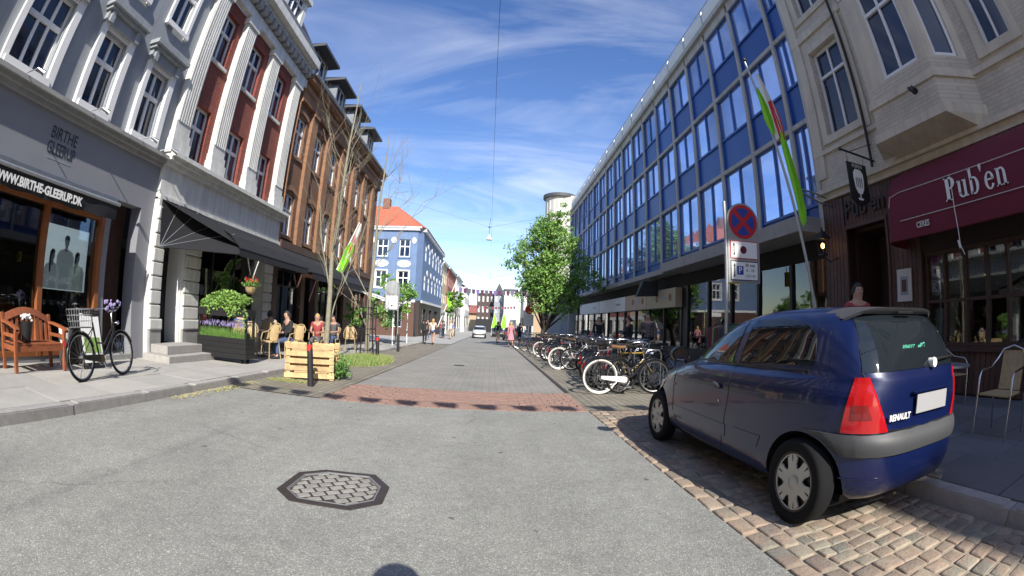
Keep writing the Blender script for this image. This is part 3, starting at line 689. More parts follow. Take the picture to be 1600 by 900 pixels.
b = MB(); b.tube([(-5.95, 9.3, 2.6), (-5.95, 13.7, 2.6)], .02, 6); b.tube([(-7.2, 9.8, 2.9), (-6.6, 10.6, 2.65), (-5.98, 10.4, 2.58)], .025, 6); b.tube([(-7.2, 13.2, 2.9), (-6.6, 12.4, 2.65), (-5.98, 12.6, 2.58)], .025, 6); b.build('frame', 'black', ca)

# brown brick house
bn = thing('brown_brick_house', 'brown brick house with brick pilasters, roof dormers and black shopfronts', 'building', (XL, 20, 0))
BW = [(14.2+1.97*k, 15.05+1.97*k) for k in range(6)]
hol = []
for a, c in BW: hol += [(a, c, 3.85, 5.35), (a, c, 6.8, 8.33)]
wall(FLW, 13.96, 26.85, 3.3, 9.3, hol, .28, 'brick_wall', 'brown_brick', bn)
for a, c in BW:
    for z0, z1 in ((3.85, 5.35), (6.8, 8.33)):
        window(FLW, a, c, z0, z1, -.16, bn, trans=.62, fw=.06, mw=.07)
        MB(FLW).box((a-.08, z0-.12, -.05), (c+.08, z0-.003, .06)).build('window_sill', 'brown_brick2', bn)
        b = MB(FLW); m_ = 7; pts = [(a-.1+(c-a+.2)*i/m_, z1+.02+.12*sin(pi*i/m_)) for i in range(m_+1)]
        b.prism([(x, y, .001) for x, y in pts]+[(x, y+.16, .001) for x, y in reversed(pts)], (0, 0, .05)); b.build('window_arch', 'brown_brick2', bn)
for k in range(7):
    c = 13.64+1.97*k+.0
    b = MB(FLW); u0_, u1_ = max(c-.28, 13.97), min(c+.28, 26.84)
    b.box((u0_, 3.6, .001), (u1_, 8.75, .14)); b.box((u0_-.0, 8.75, .001), (u1_+.0, 8.9, .2)); b.build('brick_pilaster', 'brown_brick2', bn)
b = MB(FLW); b.box((13.98, 3.34, .0), (26.85, 3.6, .2)); b.build('shop_cornice', 'brown_wood', bn)
b = MB(FLW); b.box((13.98, 8.9, .0), (26.85, 9.3, .16)); b.box((13.98, 9.3, -.28), (26.85, 9.5, .24)); b.box((13.98, 9.66, -.28), (26.85, 9.9, .42)); b.build('eaves', 'brown_brick2', bn)
dn = MB(FLW).box((-.09, -.075, 0), (.09, .075, .15)).build('dentil', 'brown_brick2', bn)
for k in range(36):
    o = dn if k == 0 else bpy.data.objects.new('dentil', dn.data)
    if k: COL.objects.link(o); o.parent = bn
    o.location = Vector((.24, 14.15+k*.36-20, 9.58))
b = MB(FLW); b.tube([(13.98, 9.93, .48), (26.9, 9.93, .48)], .07, 8); b.build('gutter', 'zinc', bn)
MB(FLW).add([(13.98, 9.9, .4), (26.85, 9.9, .4), (26.85, 13.6, -3.2), (13.98, 13.6, -3.2)], [(0, 1, 2, 3)]).build('roof', 'slate', bn)
b = MB(); b.box((-15, 26.5, -.6), (-7.69, 26.84, 9.9)); b.prism([(-15, 26.84, 9.9), (-7.0, 26.84, 9.9), (-10.6, 26.84, 13.6)], (0, -.3, 0)); b.build('end_wall', 'brown_brick', bn)
for yc in (15.9, 18.9, 21.9, 24.9):
    b = MB(FLW); b.box((yc-.7, 10.2, -2.2), (yc-.55, 11.9, -.3)); b.box((yc+.55, 10.2, -2.2), (yc+.7, 11.9, -.3)); b.box((yc-.55, 10.2, -2.2), (yc+.55, 10.6, -.32)); b.box((yc-.549, 10.6, -2.2), (yc+.549, 11.89, -.5)); dm = b.build('dormer', 'zinc', bn)
    b = MB(FLW); b.box((yc-1.05, 11.9, -2.4), (yc+1.05, 12.02, .15)); b.add([(yc-1.05, 12.02, .15), (yc+1.05, 12.02, .15), (yc+.9, 12.25, -2.3), (yc-.9, 12.25, -2.3)], [(0, 1, 2, 3)]); b.build('dormer_roof', 'slate', dm)
    window(FLW, yc-.55, yc+.55, 10.6, 11.89, -.44, bn, cols=2, trans=None)
# its ground floor
wall(FLW, 13.96, 26.85, -.6, 3.3, [(14.3, 16.4, .3, 2.7), (16.8, 18.0, -.5, 2.6), (18.3, 21.8, .3, 2.7), (23.2, 25.8, .5, 2.5)], .3, 'shop_wall', 'brown_wood', bn)
b = MB(FLW); b.box((14, -.3, -3.6), (26.8, 3.3, -3.5)); b.box((14, -.35, -3.5), (26.8, -.3, -.3)); b.build('cafe_interior', 'dark_interior', bn)
for (a, c, d, e, n_) in ((14.3, 16.4, .3, 2.7, 3), (18.3, 21.8, .3, 2.7, 5), (23.2, 25.8, .5, 2.5, 3)): window(FLW, a, c, d, e, -.2, bn, cols=n_, trans=.75, frame_m='black', glass='shop_glass', name='shop_window')
c2_ = thing('bar_awning', 'black sloping canvas awning along the brown brick house', 'awning', (XL, 18, 2.4))
b = MB()
for dz in (0, -.012): b.grid([[(-7.15, y, 3.3+dz), (-6.5, y, 2.95+dz), (-5.95, y, 2.55+dz), (-5.93, y, 2.32+dz)] for y in [14.1+i*.39 for i in range(21)]])
for y in (14.1, 21.9): b.add([(-7.15, y, 3.3), (-5.95, y, 2.55), (-7.15, y, 2.5)], [(0, 1, 2)])
b.build('canvas', 'black_cloth', c2_); b = MB(); b.tube([(-5.95, 14.1, 2.54), (-5.95, 21.9, 2.54)], .02, 6)
for y in (14.5, 18, 21.5): b.tube([(-7.15, y, 2.5), (-5.96, y, 2.52)], .015, 6)
b.build('frame', 'black', c2_)

# white terrace awning beyond
wa = thing('white_awning', 'white terrace awning on posts in front of the far end of the brown brick house', 'awning', (-6.2, 24.5, gz(24)))
b = MB()
for dz in (0, -.03): b.grid([[(-7.1, y, 2.55+dz), (-4.9, y, 1.95+dz)] for y in (22.6, 24.5, 26.6)])
b.build('canvas', 'white', wa)
b = MB()
for y in (22.6, 26.6):
    b.tube([(-4.95, y, 1.93), (-4.95, y, -.3)], .03, 6); b.tube([(-7.1, y, 2.5), (-4.95, y, 1.9)], .03, 6)
b.tube([(-4.95, 22.6, 1.9), (-4.95, 26.6, 1.9)], .03, 6); b.build('frame', 'white', wa)

# blue corner house
BY = 46.
bl_ = thing('blue_corner_house', 'blue corner house with white windows and a red tiled roof', 'building', (-8, BY, gz(BY)))
FB = frame((0, BY, 0), (1, 0, 0), (0, 0, 1), (0, -1, 0))         # front to the camera: u = x
ww = [(-12.2, -11.0), (-9.8, -8.65)]; low = [(-12.2, -11.0), (-9.8, -8.65)]
hol = [(a, c, 7.4, 9.25) for a, c in ww]+[(a, c, 4.2, 5.95) for a, c in low]
wall(FB, -15, -7.9, 3.0, 10.2, hol, .3, 'wall', 'blue_paint', bl_)
for a, c in ww:
    for z0, z1 in ((7.4, 9.25), (4.2, 5.95)):
        window(FB, a, c, z0, z1, -.15, bl_, trans=.6, fw=.09, mw=.1)
        b = MB(FB); b.box((a-.12, z0-.12, .001), (c+.12, z0, .08)); b.box((a-.12, z0, .001), (a, z1+.12, .06)); b.box((c, z0, .001), (c+.12, z1+.12, .06)); b.box((a, z1, .001), (c, z1+.12, .06)); b.build('window_surround', 'blue_paint' if z0 > 7 else 'white_paint', bl_)
def disc(F, u_, v_, ru, rv, name, m, parent, d=.06, n_=20):
    return MB(F).prism([(u_+ru*cos(2*pi*i/n_), v_+rv*sin(2*pi*i/n_), .001) for i in range(n_)], (0, 0, d)).build(name, m, parent)
for u_ in (-12.75, -10.4, -8.25): disc(FB, u_, 9.15, .3 if u_ < -8.5 else .22, .32, 'plaster_medallion', 'white_paint', bl_)
for u_ in (-11.6, -9.2): disc(FB, u_, 6.7, .75, .38, 'plaster_medallion', 'white_paint', bl_, n_=10)
F45 = frame((-7.9, BY, 0), (.5, .9, 0), (0, 0, 1), (.9, -.5, 0)); MB(F45).box((0, 3.0, -.2), (1.03, 10.2, .02)).build('corner_wall', 'blue_paint', bl_)
SB = FL(-7.4); by0 = BY+.92
sw = [(by0+1.6+k*3.1, by0+2.6+k*3.1) for k in range(6)]
wall(SB, by0, 66, 3.0, 10.2, [(a, c, 7.4, 9.2) for a, c in sw]+[(a, c, 4.2, 5.95) for a, c in sw], .3, 'side_wall', 'blue_paint', bl_)
for a, c in sw:
    for z0, z1 in ((7.4, 9.2), (4.2, 5.95)):
        window(SB, a, c, z0, z1, -.12, bl_, trans=.6, fw=.09, mw=.1)
    for z in (9.7, 6.7): disc(SB, (a+c)/2+1.55, z-.5, .4, .34, 'plaster_medallion', 'white_paint', bl_)
b = MB(); b.box((-15, BY-.25, 10.2), (-7.7, BY+.2, 10.45)); b.box((-15, BY-.35, 10.45), (-7.5, BY+.2, 10.6)); b.box((-7.6, BY+.6, 10.2), (-7.1, 66, 10.5)); b.build('eaves', 'white_paint', bl_)
b = MB(); b.add([(-15, BY-.4, 10.6), (-7.6, BY-.4, 10.6), (-7.0, BY+.9, 10.55), (-7.0, 66, 10.55), (-11, BY+3.4, 13.6), (-11, 66, 13.6), (-15, BY+3.2, 13.6)], [(0, 1, 4, 6), (1, 2, 4), (2, 3, 5, 4)]); b.build('roof', 'tile_roof', bl_)
b = MB(); b.box((-12.7, BY+2.8, 13.2), (-11.9, BY+3.6, 14.4)); b.build('chimney', 'far_brick', bl_)
b = MB(); b.box((-15, BY-.06, 2.8), (-7.85, BY+.2, 3.05)); b.box((-7.4, by0, 2.8), (-7.25, 66, 3.05)); b.build('belt_course', 'white_paint', bl_)
wall(FB, -15, -7.9, -1, 2.8, [(-10.8, -9.2, .2, 2.2)], .3, 'ground_floor_wall', 'brown_wood', bl_); wall(SB, by0-.9, 66, -1.2, 2.8, [(48, 51, .0, 2.2), (52.5, 56, 0, 2.2), (58, 62, 0, 2.2)], .3, 'ground_floor_wall', 'dark_wood', bl_)
window(FB, -10.8, -9.2, .2, 2.2, -.2, bl_, cols=2, trans=None, frame_m='white_paint', name='shop_window')
for a, c in ((48, 51), (52.5, 56), (58, 62)): window(SB, a, c, 0, 2.2, -.2, bl_, cols=3, trans=None, frame_m='black', name='shop_window')
b = MB(); b.box((-9.9, BY-.04, 2.3), (-8.3, BY-.002, 2.75)); b.build('sign_board', 'white', bl_)

def house(name, label, F, u0, u1, h, m, wincols, winrows, roofm='slate', wm='white_paint', gf='white_stucco', base=-2.4, roofh=2.5, deep=8., loc=(0, 0, 0)):
    """a plain house in a row: ground floor, windowed wall, eaves, roof"""
    t = thing(name, label, 'building', loc)
    pitch = (u1-u0)/wincols; hs = []
    for i in range(wincols):
        for z0, z1 in winrows: hs.append((u0+pitch*(i+.5)-.5, u0+pitch*(i+.5)+.5, z0, z1))
    g0 = 2.6
    wall(F, u0, u1, g0, h, hs, .25, 'wall', m, t)
    for q in hs: window(F, *q, -.14, t, trans=.6, frame_m=wm, fw=.08, mw=.08)
    gh = [(u0+.8+(u1-u0)*i/max(1, wincols//2), u0-.6+(u1-u0)*(i+1)/max(1, wincols//2), -.6, g0-.5) for i in range(max(1, wincols//2))]
    wall(F, u0, u1, base, g0, gh, .25, 'ground_floor_wall', gf, t)
    for q in gh: window(F, *q, -.2, t, cols=3, trans=None, frame_m='black', glass='dark_glass', name='shop_window')
    b = MB(F); b.box((u0, h, -.25), (u1, h+.25, .3)); b.build('eaves', gf, t)
    b = MB(F); b.add([(u0, h+.25, .35), (u1, h+.25, .35), (u1, h+roofh, -deep/2), (u0, h+roofh, -deep/2), (u0, h+.25, -deep), (u1, h+.25, -deep)], [(0, 1, 2, 3), (3, 2, 5, 4)]); b.build('roof', roofm, t)
    b = MB(F)
    for u_ in (u0+.01, u1-.25): MB(F).prism([(u_, base, -deep), (u_, base, -.26), (u_, h, -.26), (u_, h+roofh-.1, -deep/2), (u_, h, -deep)], (.24, 0, 0)).build('gable_wall', m, t)
    b = MB(F); b.box((u0+1.0, h+roofh*.5, -deep*.5-.4), (u0+1.9, h+roofh+.7, -deep*.5+.4)); b.build('chimney', 'far_brick', t)
    return t
R2 = [(3.6, 5.2), (6.6, 8.2)]
mat('beige_wall', (.50, .43, .31), .9, var=.1); mat('cream_wall', (.62, .57, .47), .9, var=.08); mat('reddish_wall', (.26, .09, .07), .9, var=.15); mat('pale_wall', (.70, .69, .66), .9, var=.06); mat('ochre_wall', (.42, .31, .2), .9, var=.1)
house('beige_house', 'beige house with a plain gable just beyond the blue corner house', SB, 66, 73, 9.4, 'beige_wall', 3, R2, loc=(XL, 69, -1))
house('red_row_house', 'dark red house between the beige gable and the white houses up the street', FL(-7.2), 73, 88, 9.4, 'reddish_wall', 6, R2, loc=(XL, 80, -1))
house('white_row_house', 'tall white house up the left side of the street', FL(-7.0), 88, 104, 9.6, 'pale_wall', 6, R2, loc=(XL, 96, -1))
house('white_far_house', 'white house farthest up the left side of the street', FL(-6.2), 104, 125, 8.6, 'pale_wall', 7, R2, loc=(XL, 114, -1))
# ---------------- buildings on the right
FRW = FR()
off = thing('office_block', 'long blue glass office block with a concrete grid, on the right', 'building', (XR, 25, 0))
Y0, PITCH = 8.94, 2.04
cols = [8.1]+[Y0+PITCH*k for k in range(18)]; cols = [c for c in cols if c <= 43.7]; YE = cols[-1]
bands = [3.75, 6.2, 8.96, 11.78]
levels = [(3.75, 6.19), (6.32, 8.95), (9.08, 11.74)]
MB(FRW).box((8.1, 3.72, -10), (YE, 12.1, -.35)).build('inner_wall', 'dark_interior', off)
mu = None
for c in cols:
    b = MB(FRW); b.box((c-.075, 3.4, -.34), (c+.075, 11.75, .045)); b.build('concrete_mullion', 'facade_concrete', off)
for i in range(len(cols)-1):
    a, c = cols[i]+.075, cols[i+1]-.075
    for li, (z0, z1) in enumerate(levels):
        b = MB(FRW); b.box((a, z1, -.34), (c, z1+.13 if li < 2 else 12.1, .04)); b.build('concrete_beam', 'facade_concrete', off)
        sp = 0.42 if li else .30
        zs = z0+(z1-z0)*sp if li else z0+.35
        MB(FRW).box((a+.05, z0+.03, -.13), (c-.05, zs-.03, -.08)).build('spandrel_panel', 'blue_panel', off)
        b = MB(FRW); b.box((a, z0, -.145), (a+.05, z1, -.02)); b.box((c-.05, z0, -.145), (c, z1, -.02)); b.box((a+.05, zs-.03, -.145), (c-.05, zs+.04, -.025)); b.box(((a+c)/2-.04, zs+.04, -.145), ((a+c)/2+.04, z1, -.03)); b.box((a+.05, z1-.05, -.145), ((a+c)/2-.04, z1, -.03)); b.box(((a+c)/2+.04, z1-.05, -.145), (c-.05, z1, -.03))
        w_ = b.build('window', 'blue_panel', off)
        if c-a > 1:
            for p, q in ((a+.05, (a+c)/2-.04), ((a+c)/2+.04, c-.05)): MB(FRW).box((p, zs+.04, -.10), (q, z1-.05, -.08)).build('pane', 'blue_glass', w_)
        else: MB(FRW).box((a+.05, zs+.04, -.10), (c-.05, z1-.05, -.08)).build('pane', 'blue_glass', w_)
b = MB(FRW); b.box((8.1, 12.1, -.5), (YE+.1, 12.32, .18)); b.box((8.1, 12.32, -9), (YE+.1, 12.36, .0)); b.build('roof_edge', 'facade_concrete', off)
rl_ = None
for i, c in enumerate(cols[1:]):
    b = MB(FRW); b.box((c-.03, 12.32, -.1), (c+.03, 13.35, -.04)); b.build('railing_post', 'galv', off)
    if i: MB(FRW).box((cols[i]+.05, 12.5, -.09), (c-.05, 13.2, -.07)).build('railing_panel', 'pale_wall', off)
b = MB(FRW); b.tube([(8.1, 13.35, -.07), (YE, 13.35, -.07)], .03, 6); b.build('railing_rail', 'galv', off)
b = MB(FRW); b.box((YE, -1, -10), (YE+.25, 12.3, .05)); b.build('end_wall', 'facade_concrete', off)
b = MB(FRW); b.box((8.15, 3.36, -.6), (17.4, 3.72, .75)); b.build('canopy', 'concrete', off, bevel=.01)
b = MB(FRW); b.box((17.45, 3.42, -.6), (YE, 3.66, .35)); b.build('canopy', 'concrete', off, bevel=.01)
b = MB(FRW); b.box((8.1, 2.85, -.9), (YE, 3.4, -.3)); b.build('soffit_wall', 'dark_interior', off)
# shopfronts with real glass and a dark room behind
b = MB(FRW); b.box((8.1, -.5, -5), (YE, -.0, -.3)); b.box((8.1, -.5, -5.1), (YE, 3.4, -5)); b.build('shop_interior', 'interior_warm', off)
sx = [8.25, 9.9, 11.6, 13.3, 15.0, 16.9, 17.5, 19.5, 21.6, 23.7, 25.8, 27.6, 29.7, 31.8, 34.0, 36.2, 38.4, 40.6, 42.9]
for i in range(len(sx)-1):
    a, c = sx[i], sx[i+1]
    top = 2.85 if a < 17 else 2.0
    b = MB(FRW); b.box((a-.06, -.6, -.4), (a+.06, 2.85, -.25)); b.box((a+.06, -.6, -.4), (c-.06, .35, -.26)); b.build('shopfront_frame', 'black', off)
    if 16.5 < a < 17.2 or 42 < a: 
        MB(FRW).box((a+.06, .35, -.4), (c-.06, 2.85, -.3)).build('shop_column', 'dark_wood', off); continue
    MB(FRW).box((a+.06, .35, -.34), (c-.06, top, -.32)).build('shop_window', 'shop_glass', off)
for i, (a, c, col_, s) in enumerate([(17.4, 21.0, 'sign_tan', 'GULDSMED'), (21.05, 24.6, 'sign_peach', 'BAZAR'), (24.7, 30.8, 'white', 'BOGHANDEL'), (30.9, 37.9, 'pale_wall', 'SKO')]):
    if col_ == 'sign_tan': mat('sign_tan', (.46, .38, .24), .6)
    if col_ == 'sign_peach': mat('sign_peach', (.50, .36, .26), .6)
    sg = MB(FRW).box((a, 2.0, -.25), (c, 2.8, .06)).build('fascia_sign', col_, off)
    if i < 2:
        for k in range(2): MB(FRW).prism([(a+.6+k*1.6+.16*cos(2*pi*j/14), 2.42+.16*sin(2*pi*j/14), .061) for j in range(14)], (0, 0, .01)).build('emblem', 'orange_wood', sg)
    MB(FRW).box((a+1.0, 2.36, .061), (a+1.9, 2.46, .07)).build('lettering_bar', 'photo_mid', sg)
# goods seen in the shop windows
r = random.Random(12)
for k in range(26):
    y = r.uniform(8.6, 40); h = r.uniform(.5, 1.6); w_ = r.uniform(.15, .5)
    MB(FRW).box((y, .0, -1.6-r.random()), (y+w_, h, -1.3)).build('display_stand', r.choice(['offwhite', 'cloth_red', 'photo_mid', 'sign_tan', 'cloth_blue', 'pale_wall', 'white']), off)

# pub house
pb = thing('pub_house', 'cream painted brick house with a bay window over the dark wooden pub', 'building', (XR, 2, 0))
PW = [(6.32, 7.45)]
up = [(6.32, 7.45, 5.55, 7.83), (6.32, 7.45, 9.0, 11.1), (1.75, 2.45, 5.55, 7.7), (1.75, 2.45, 9.0, 11.1), (-.6, .5, 5.55, 7.83), (-3, -1.9, 5.55, 7.83), (-.6, .5, 9, 11.1)]
wall(FRW, -6, 8.1, 4.2, 12.4, up+[(3.1, 5.3, 5.5, 11.5)], .3, 'brick_wall', 'cream_brick', pb)
for q in up:
    window(FRW, *q, -.2, pb, trans=.68, fw=.07, mw=.06)
    a, c, d, e = q
    b = MB(FRW); b.box((a-.22, d-.18, .0), (c+.22, d-.004, .05)); b.box((a-.22, d-.004, .0), (a-.02, e+.2, .04)); b.box((c+.02, d-.004, .0), (c+.22, e+.2, .04)); b.box((a-.02, e+.02, .0), (c+.02, e+.2, .04)); b.build('window_surround', 'cream_plain', pb)
b = MB(FRW); b.box((5.75, 5.16, .0), (8.1, 5.26, .06)); b.box((-6, 5.16, .0), (2.95, 5.26, .06)); b.box((-6, 8.3, .0), (2.95, 8.5, .06)); b.box((5.75, 8.3, .0), (8.1, 8.5, .06)); b.build('string_course', 'cream_plain', pb)
b = MB(FRW); b.box((5.95, 5.3, .0), (6.1, 8.3, .045)); b.box((7.75, 4.6, .0), (8.08, 12.3, .05)); b.build('corner_strip', 'cream_plain', pb)
b = MB(FRW); b.tube([(6.12, 4.4, .08), (6.12, 9, .08), (6.2, 12.2, .08)], .035, 8); b.build('drain_pipe', 'dark_wood', pb)
b = MB(FRW); b.box((-6, 4.06, -.3), (8.1, 4.2, .1)); b.box((-6, 4.2, .0), (8.1, 4.3, .2)); b.build('cornice', 'cream_plain', pb)
b = MB(FRW); b.box((-6, 12.4, -.3), (8.1, 12.7, .35)); b.build('eaves', 'cream_plain', pb)
MB(FRW).add([(-6, 12.7, .35), (8.1, 12.7, .35), (8.1, 15.5, -4), (-6, 15.5, -4)], [(0, 1, 2, 3)]).build('roof', 'tile_roof', pb)
b = MB(FRW); b.box((8.0, -.5, -8), (8.09, 12.4, -.31)); b.build('party_wall', 'cream_plain', pb)
# bay window: front parallel to the wall, canted side towards the viewer
bay = [(5.75, 0), (5.25, .75), (3.5, .75), (2.95, 0)]     # (u, w)
def baybox(b, z0, z1, grow=0.):
    p = [(5.75+grow, 0), (5.25+grow, .75+grow), (3.5-grow, .75+grow), (2.95-grow, 0)]
    return b.prism([FRW @ Vector((u_, z0, w_)) for u_, w_ in p], (0, 0, z1-z0))
b = MB(); baybox(b, 4.45, 4.62, .06); baybox(b, 5.12, 5.26, .04); baybox(b, 8.2, 8.42, .06); baybox(b, 11.5, 11.8, .1); b.build('bay_moulding', 'cream_plain', pb)
b = MB(); baybox(b, 4.62, 5.12); baybox(b, 5.26, 5.52); baybox(b, 7.75, 8.2); baybox(b, 8.42, 8.9); baybox(b, 10.9, 11.5); b.build('bay_wall', 'cream_brick', pb)
b = MB(FRW); b.add([(5.81, 4.45, 0), (5.31, 4.45, .81), (3.44, 4.45, .81), (2.89, 4.45, 0), (5.7, 4.21, 0), (5.2, 4.3, .3), (3.6, 4.3, .3), (3.0, 4.21, 0)], [(0, 1, 5, 4), (1, 2, 6, 5), (2, 3, 7, 6), (5, 6, 7, 4)]); b.build('bay_soffit', 'cream_plain', pb)
def bayface(u0, w0, u1, w1, x0, x1, z0, z1, cols_):
    A = FRW @ Vector((u0, 0, w0)); Bp = FRW @ Vector((u1, 0, w1)); d = (Bp-A); L_ = d.length; d.normalize(); n_ = Vector((0, 0, 1)).cross(d)
    F = frame(A, d, (0, 0, 1), d.cross(Vector((0, 0, 1))))
    if (F @ Vector((0, 0, 1))-A).x > 0: F = frame(A, d, (0, 0, 1), -(d.cross(Vector((0, 0, 1)))))
    wall(F, 0, L_, z0-.03, z1+.05, [(x0*L_, x1*L_, z0, z1)], .2, 'bay_wall', 'cream_plain', pb)
    window(F, x0*L_, x1*L_, z0, z1, -.12, pb, cols=cols_, trans=.68, fw=.07, mw=.06)
for z0, z1 in ((5.55, 7.72), (8.93, 10.85)):
    bayface(5.25, .75, 3.5, .75, .30, .87, z0, z1, 2); bayface(3.5, .75, 2.95, 0, .2, .8, z0, z1, 1); bayface(5.75, 0, 5.25, .75, .2, .8, z0, z1, 1)
b = MB(FRW); b.tube([(4.05, 5.0, .76), (4.05, 5.05, .95), (3.9, 4.95, 1.02)], .025, 6); b.tube([(3.95, 5.02, .98), (3.83, 4.86, 1.08)], [.03, .06], 8); b.build('spot_lamp', 'dark_iron', pb)
# wooden pub front
wall(FRW, -6, 8.1, -.3, 4.06, [(2.0, 5.06, .86, 2.5), (5.93, 7.3, -.3, 3.31), (-2.5, 1.2, .86, 2.5)], .3, 'pub_wall', 'dark_wood', pb)
bd_ = MB(FRW).box((-.055, 0, 0), (.055, 1, .035)).build('board', 'brown_wood', pb, bevel=.0)
def board(u_, z0, z1):
    global first_b
    o = bd_ if first_b else bpy.data.objects.new('board', bd_.data)
    if not first_b: COL.objects.link(o); o.parent = pb
    first_b = False; o.location = Vector((XR-0-XR, u_-2, z0)); o.scale = (1, 1, z1-z0)
bd_.data.transform(Matrix.Translation((0, 2, 0))); bd_.data.transform(Matrix.Translation(Vector((0, -0, 0))))
# recentre the shared board on its own origin
me = bd_.data
xs = [v_.co.y for v_ in me.vertices]; mid = (min(xs)+max(xs))/2
for v_ in me.vertices: v_.co.y -= mid
first_b = True
u_ = 7.36
while u_ < 8.06: board(u_, .1, 4.05); u_ += .122
u_ = 5.15
while u_ < 5.92: board(u_, .1, 4.05); u_ += .122
u_ = 5.98
while u_ < 7.3: board(u_, 3.34, 4.05); u_ += .122
u_ = -2.
while u_ < 5.05: board(u_, .1, .8); u_ += .122
u_ = 5.98
while u_ < 7.3:
    u_ += .122
b = MB(FRW); b.box((7.24, 0, .0), (7.3, 3.3, .07)); b.box((5.93, 0, 0), (5.99, 3.3, .07)); b.box((5.93, 3.28, 0), (7.3, 3.36, .08)); b.build('door_frame', 'brown_wood', pb)
b = MB(FRW); b.box((5.95, 0, -1.25), (7.3, 3.3, -1.2)); b.box((7.25, 0, -1.2), (7.3, 3.3, -.3)); b.box((5.8, 3.24, -1.3), (7.45, 3.6, -.301)); b.box((5.8, -.2, -1.3), (5.929, 3.5, -.301)); b.box((7.301, -.2, -1.3), (7.45, 3.5, -.301)); b.build('porch', 'brown_wood', pb)
MB(FRW).box((6.0, .05, -1.19), (6.75, 2.55, -1.13)).build('door', 'black', pb, bevel=.01)
MB(FRW).box((5.95, -.05, -1.2), (7.3, .1, .1)).build('doorstep', 'concrete', pb)
b = MB(FRW)
b.box((1.95, .78, -.05), (5.1, .86, .09)); b.build('window_sill', 'brown_wood', pb)
pw = MB(FRW)
vs = [2.0, 2.46, 3.07, 3.55, 4.05, 4.55, 5.0]
for v_ in vs: pw.box((v_, .86, -.2), (v_+.055, 2.5, -.05))
pw.box((2.055, .86, -.2), (5.0, .92, -.051)); pw.box((2.055, 2.43, -.2), (5.0, 2.5, -.051)); pw.box((2.055, 1.6, -.2), (5.0, 1.65, -.051)); pwf = pw.build('pub_window', 'brown_wood', pb)
for i in range(6):
    for z0, z1 in ((.92, 1.6), (1.65, 2.43)): MB(FRW).box((vs[i]+.055, z0, -.14), (vs[i+1], z1, -.12)).build('pane', 'shop_glass', pwf)
window(FRW, -2.5, 1.2, .86, 2.5, -.2, pb, cols=6, trans=.5, frame_m='brown_wood', glass='dark_glass', name='pub_window')
b = MB(FRW); b.box((1.5, 0, -3.6), (5.6, .1, -.3)); b.box((1.5, 0, -3.7), (5.6, 3, -3.6)); b.box((1.5, 2.7, -3.6), (5.6, 2.8, -.3)); b.box((5.55, 0, -3.6), (5.6, 2.7, -.3)); b.build('pub_interior', 'interior_warm', pb)
for (u_, w_, s) in ((4.3, -1.6, .045), (3.0, -2.2, .04), (3.7, -3.0, .035)):
    lp = thing('pendant_lamp', {4.3: 'lit pendant lamp inside the pub window, nearest the door', 3.0: 'lit pendant lamp inside the pub window, nearest the viewer', 3.7: 'lit pendant lamp deepest inside the pub'}[u_], 'lamp', (XR-w_, u_, 2.2), group='lamps inside the pub')
    MB(FRW).sphere((u_, 2.13, w_), s, 8, 6).build('bulb', 'bulb', lp, smooth=True); MB(FRW).tube([(u_, 2.17, w_), (u_, 2.7, w_)], .006, 4).build('cord', 'black', lp)
text("Pub'en", .52, 'lettering', 'dark_wood', pb, frame((XR-.06, 6.58, 3.68), (0, -1, 0), (0, 0, 1), (-1, 0, 0)), .02, off=.012, sx=.95)
# framed notice
fr = thing('framed_notice', 'white framed notice on the brown boards beside the pub door', 'notice', (XR-.05, 5.55, 1.67))
b = MB(FRW); b.box((5.36, 1.66, .036), (5.75, 2.26, .07)); b.build('frame', 'offwhite', fr, bevel=.006); MB(FRW).box((5.45, 1.78, .071), (5.66, 2.12, .074)).build('print', 'photo_mid', fr); MB(FRW).box((5.49, 1.84, .0745), (5.62, 2.06, .076)).build('print', 'brown_wood', fr)
# poster behind the pub glass
fr = MB(FRW).box((4.62, 1.0, -.25), (4.93, 1.5, -.24)).build('window_poster', 'photo_mid'); tag(fr, 'small grey poster behind the lower pub window pane', 'poster')
# maroon awning
ma = thing('pub_awning', "maroon pub awning with white lettering, above the pub window", 'awning', (XR, 3, 2.7))
prof = [(.06, 4.02), (.3, 3.96), (.6, 3.78), (.8, 3.55), (.9, 3.3), (.92, 2.62)]
b = MB(FRW)
U0, U1 = -2.0, 5.15
for dz in (0, .012):
    b.grid([[(u_, z-dz, w_-dz) for w_, z in prof] for u_ in [U0+(U1-U0)*i/24 for i in range(25)]])
b.prism([(U1, z, w_) for w_, z in prof]+[(U1, 2.9, .06)], (.012, 0, 0)) if False else None
side = [(U1, z, w_) for w_, z in prof]
# rounded near-door end
rows = []
for k in range(7):
    a = (pi/2)*k/6
    rows.append([(U1+.3*sin(a)*(w_/.92), z, w_*cos(a)*.98+.02) for w_, z in prof])
b.grid(rows); b.grid([[(x, y-.01, z-.01) for x, y, z in r_] for r_ in rows])
b.build('canvas', 'maroon', ma, smooth=60)
b = MB(FRW)
for z, w_ in ((3.43, .872), (2.93, .926)): b.tube([(4.9, z, w_+.004), (U0, z, w_+.004)], .007, 4)
b.tube([(5.15, 3.2, .925), (5.12, 3.38, .9), (4.9, 3.43, .876)], .007, 4)
b.build('piping', 'offwhite', ma)
T = frame((XR-.925, 3.17, 3.16), (0, -1, 0), (0, 0, 1), (-1, 0, 0))
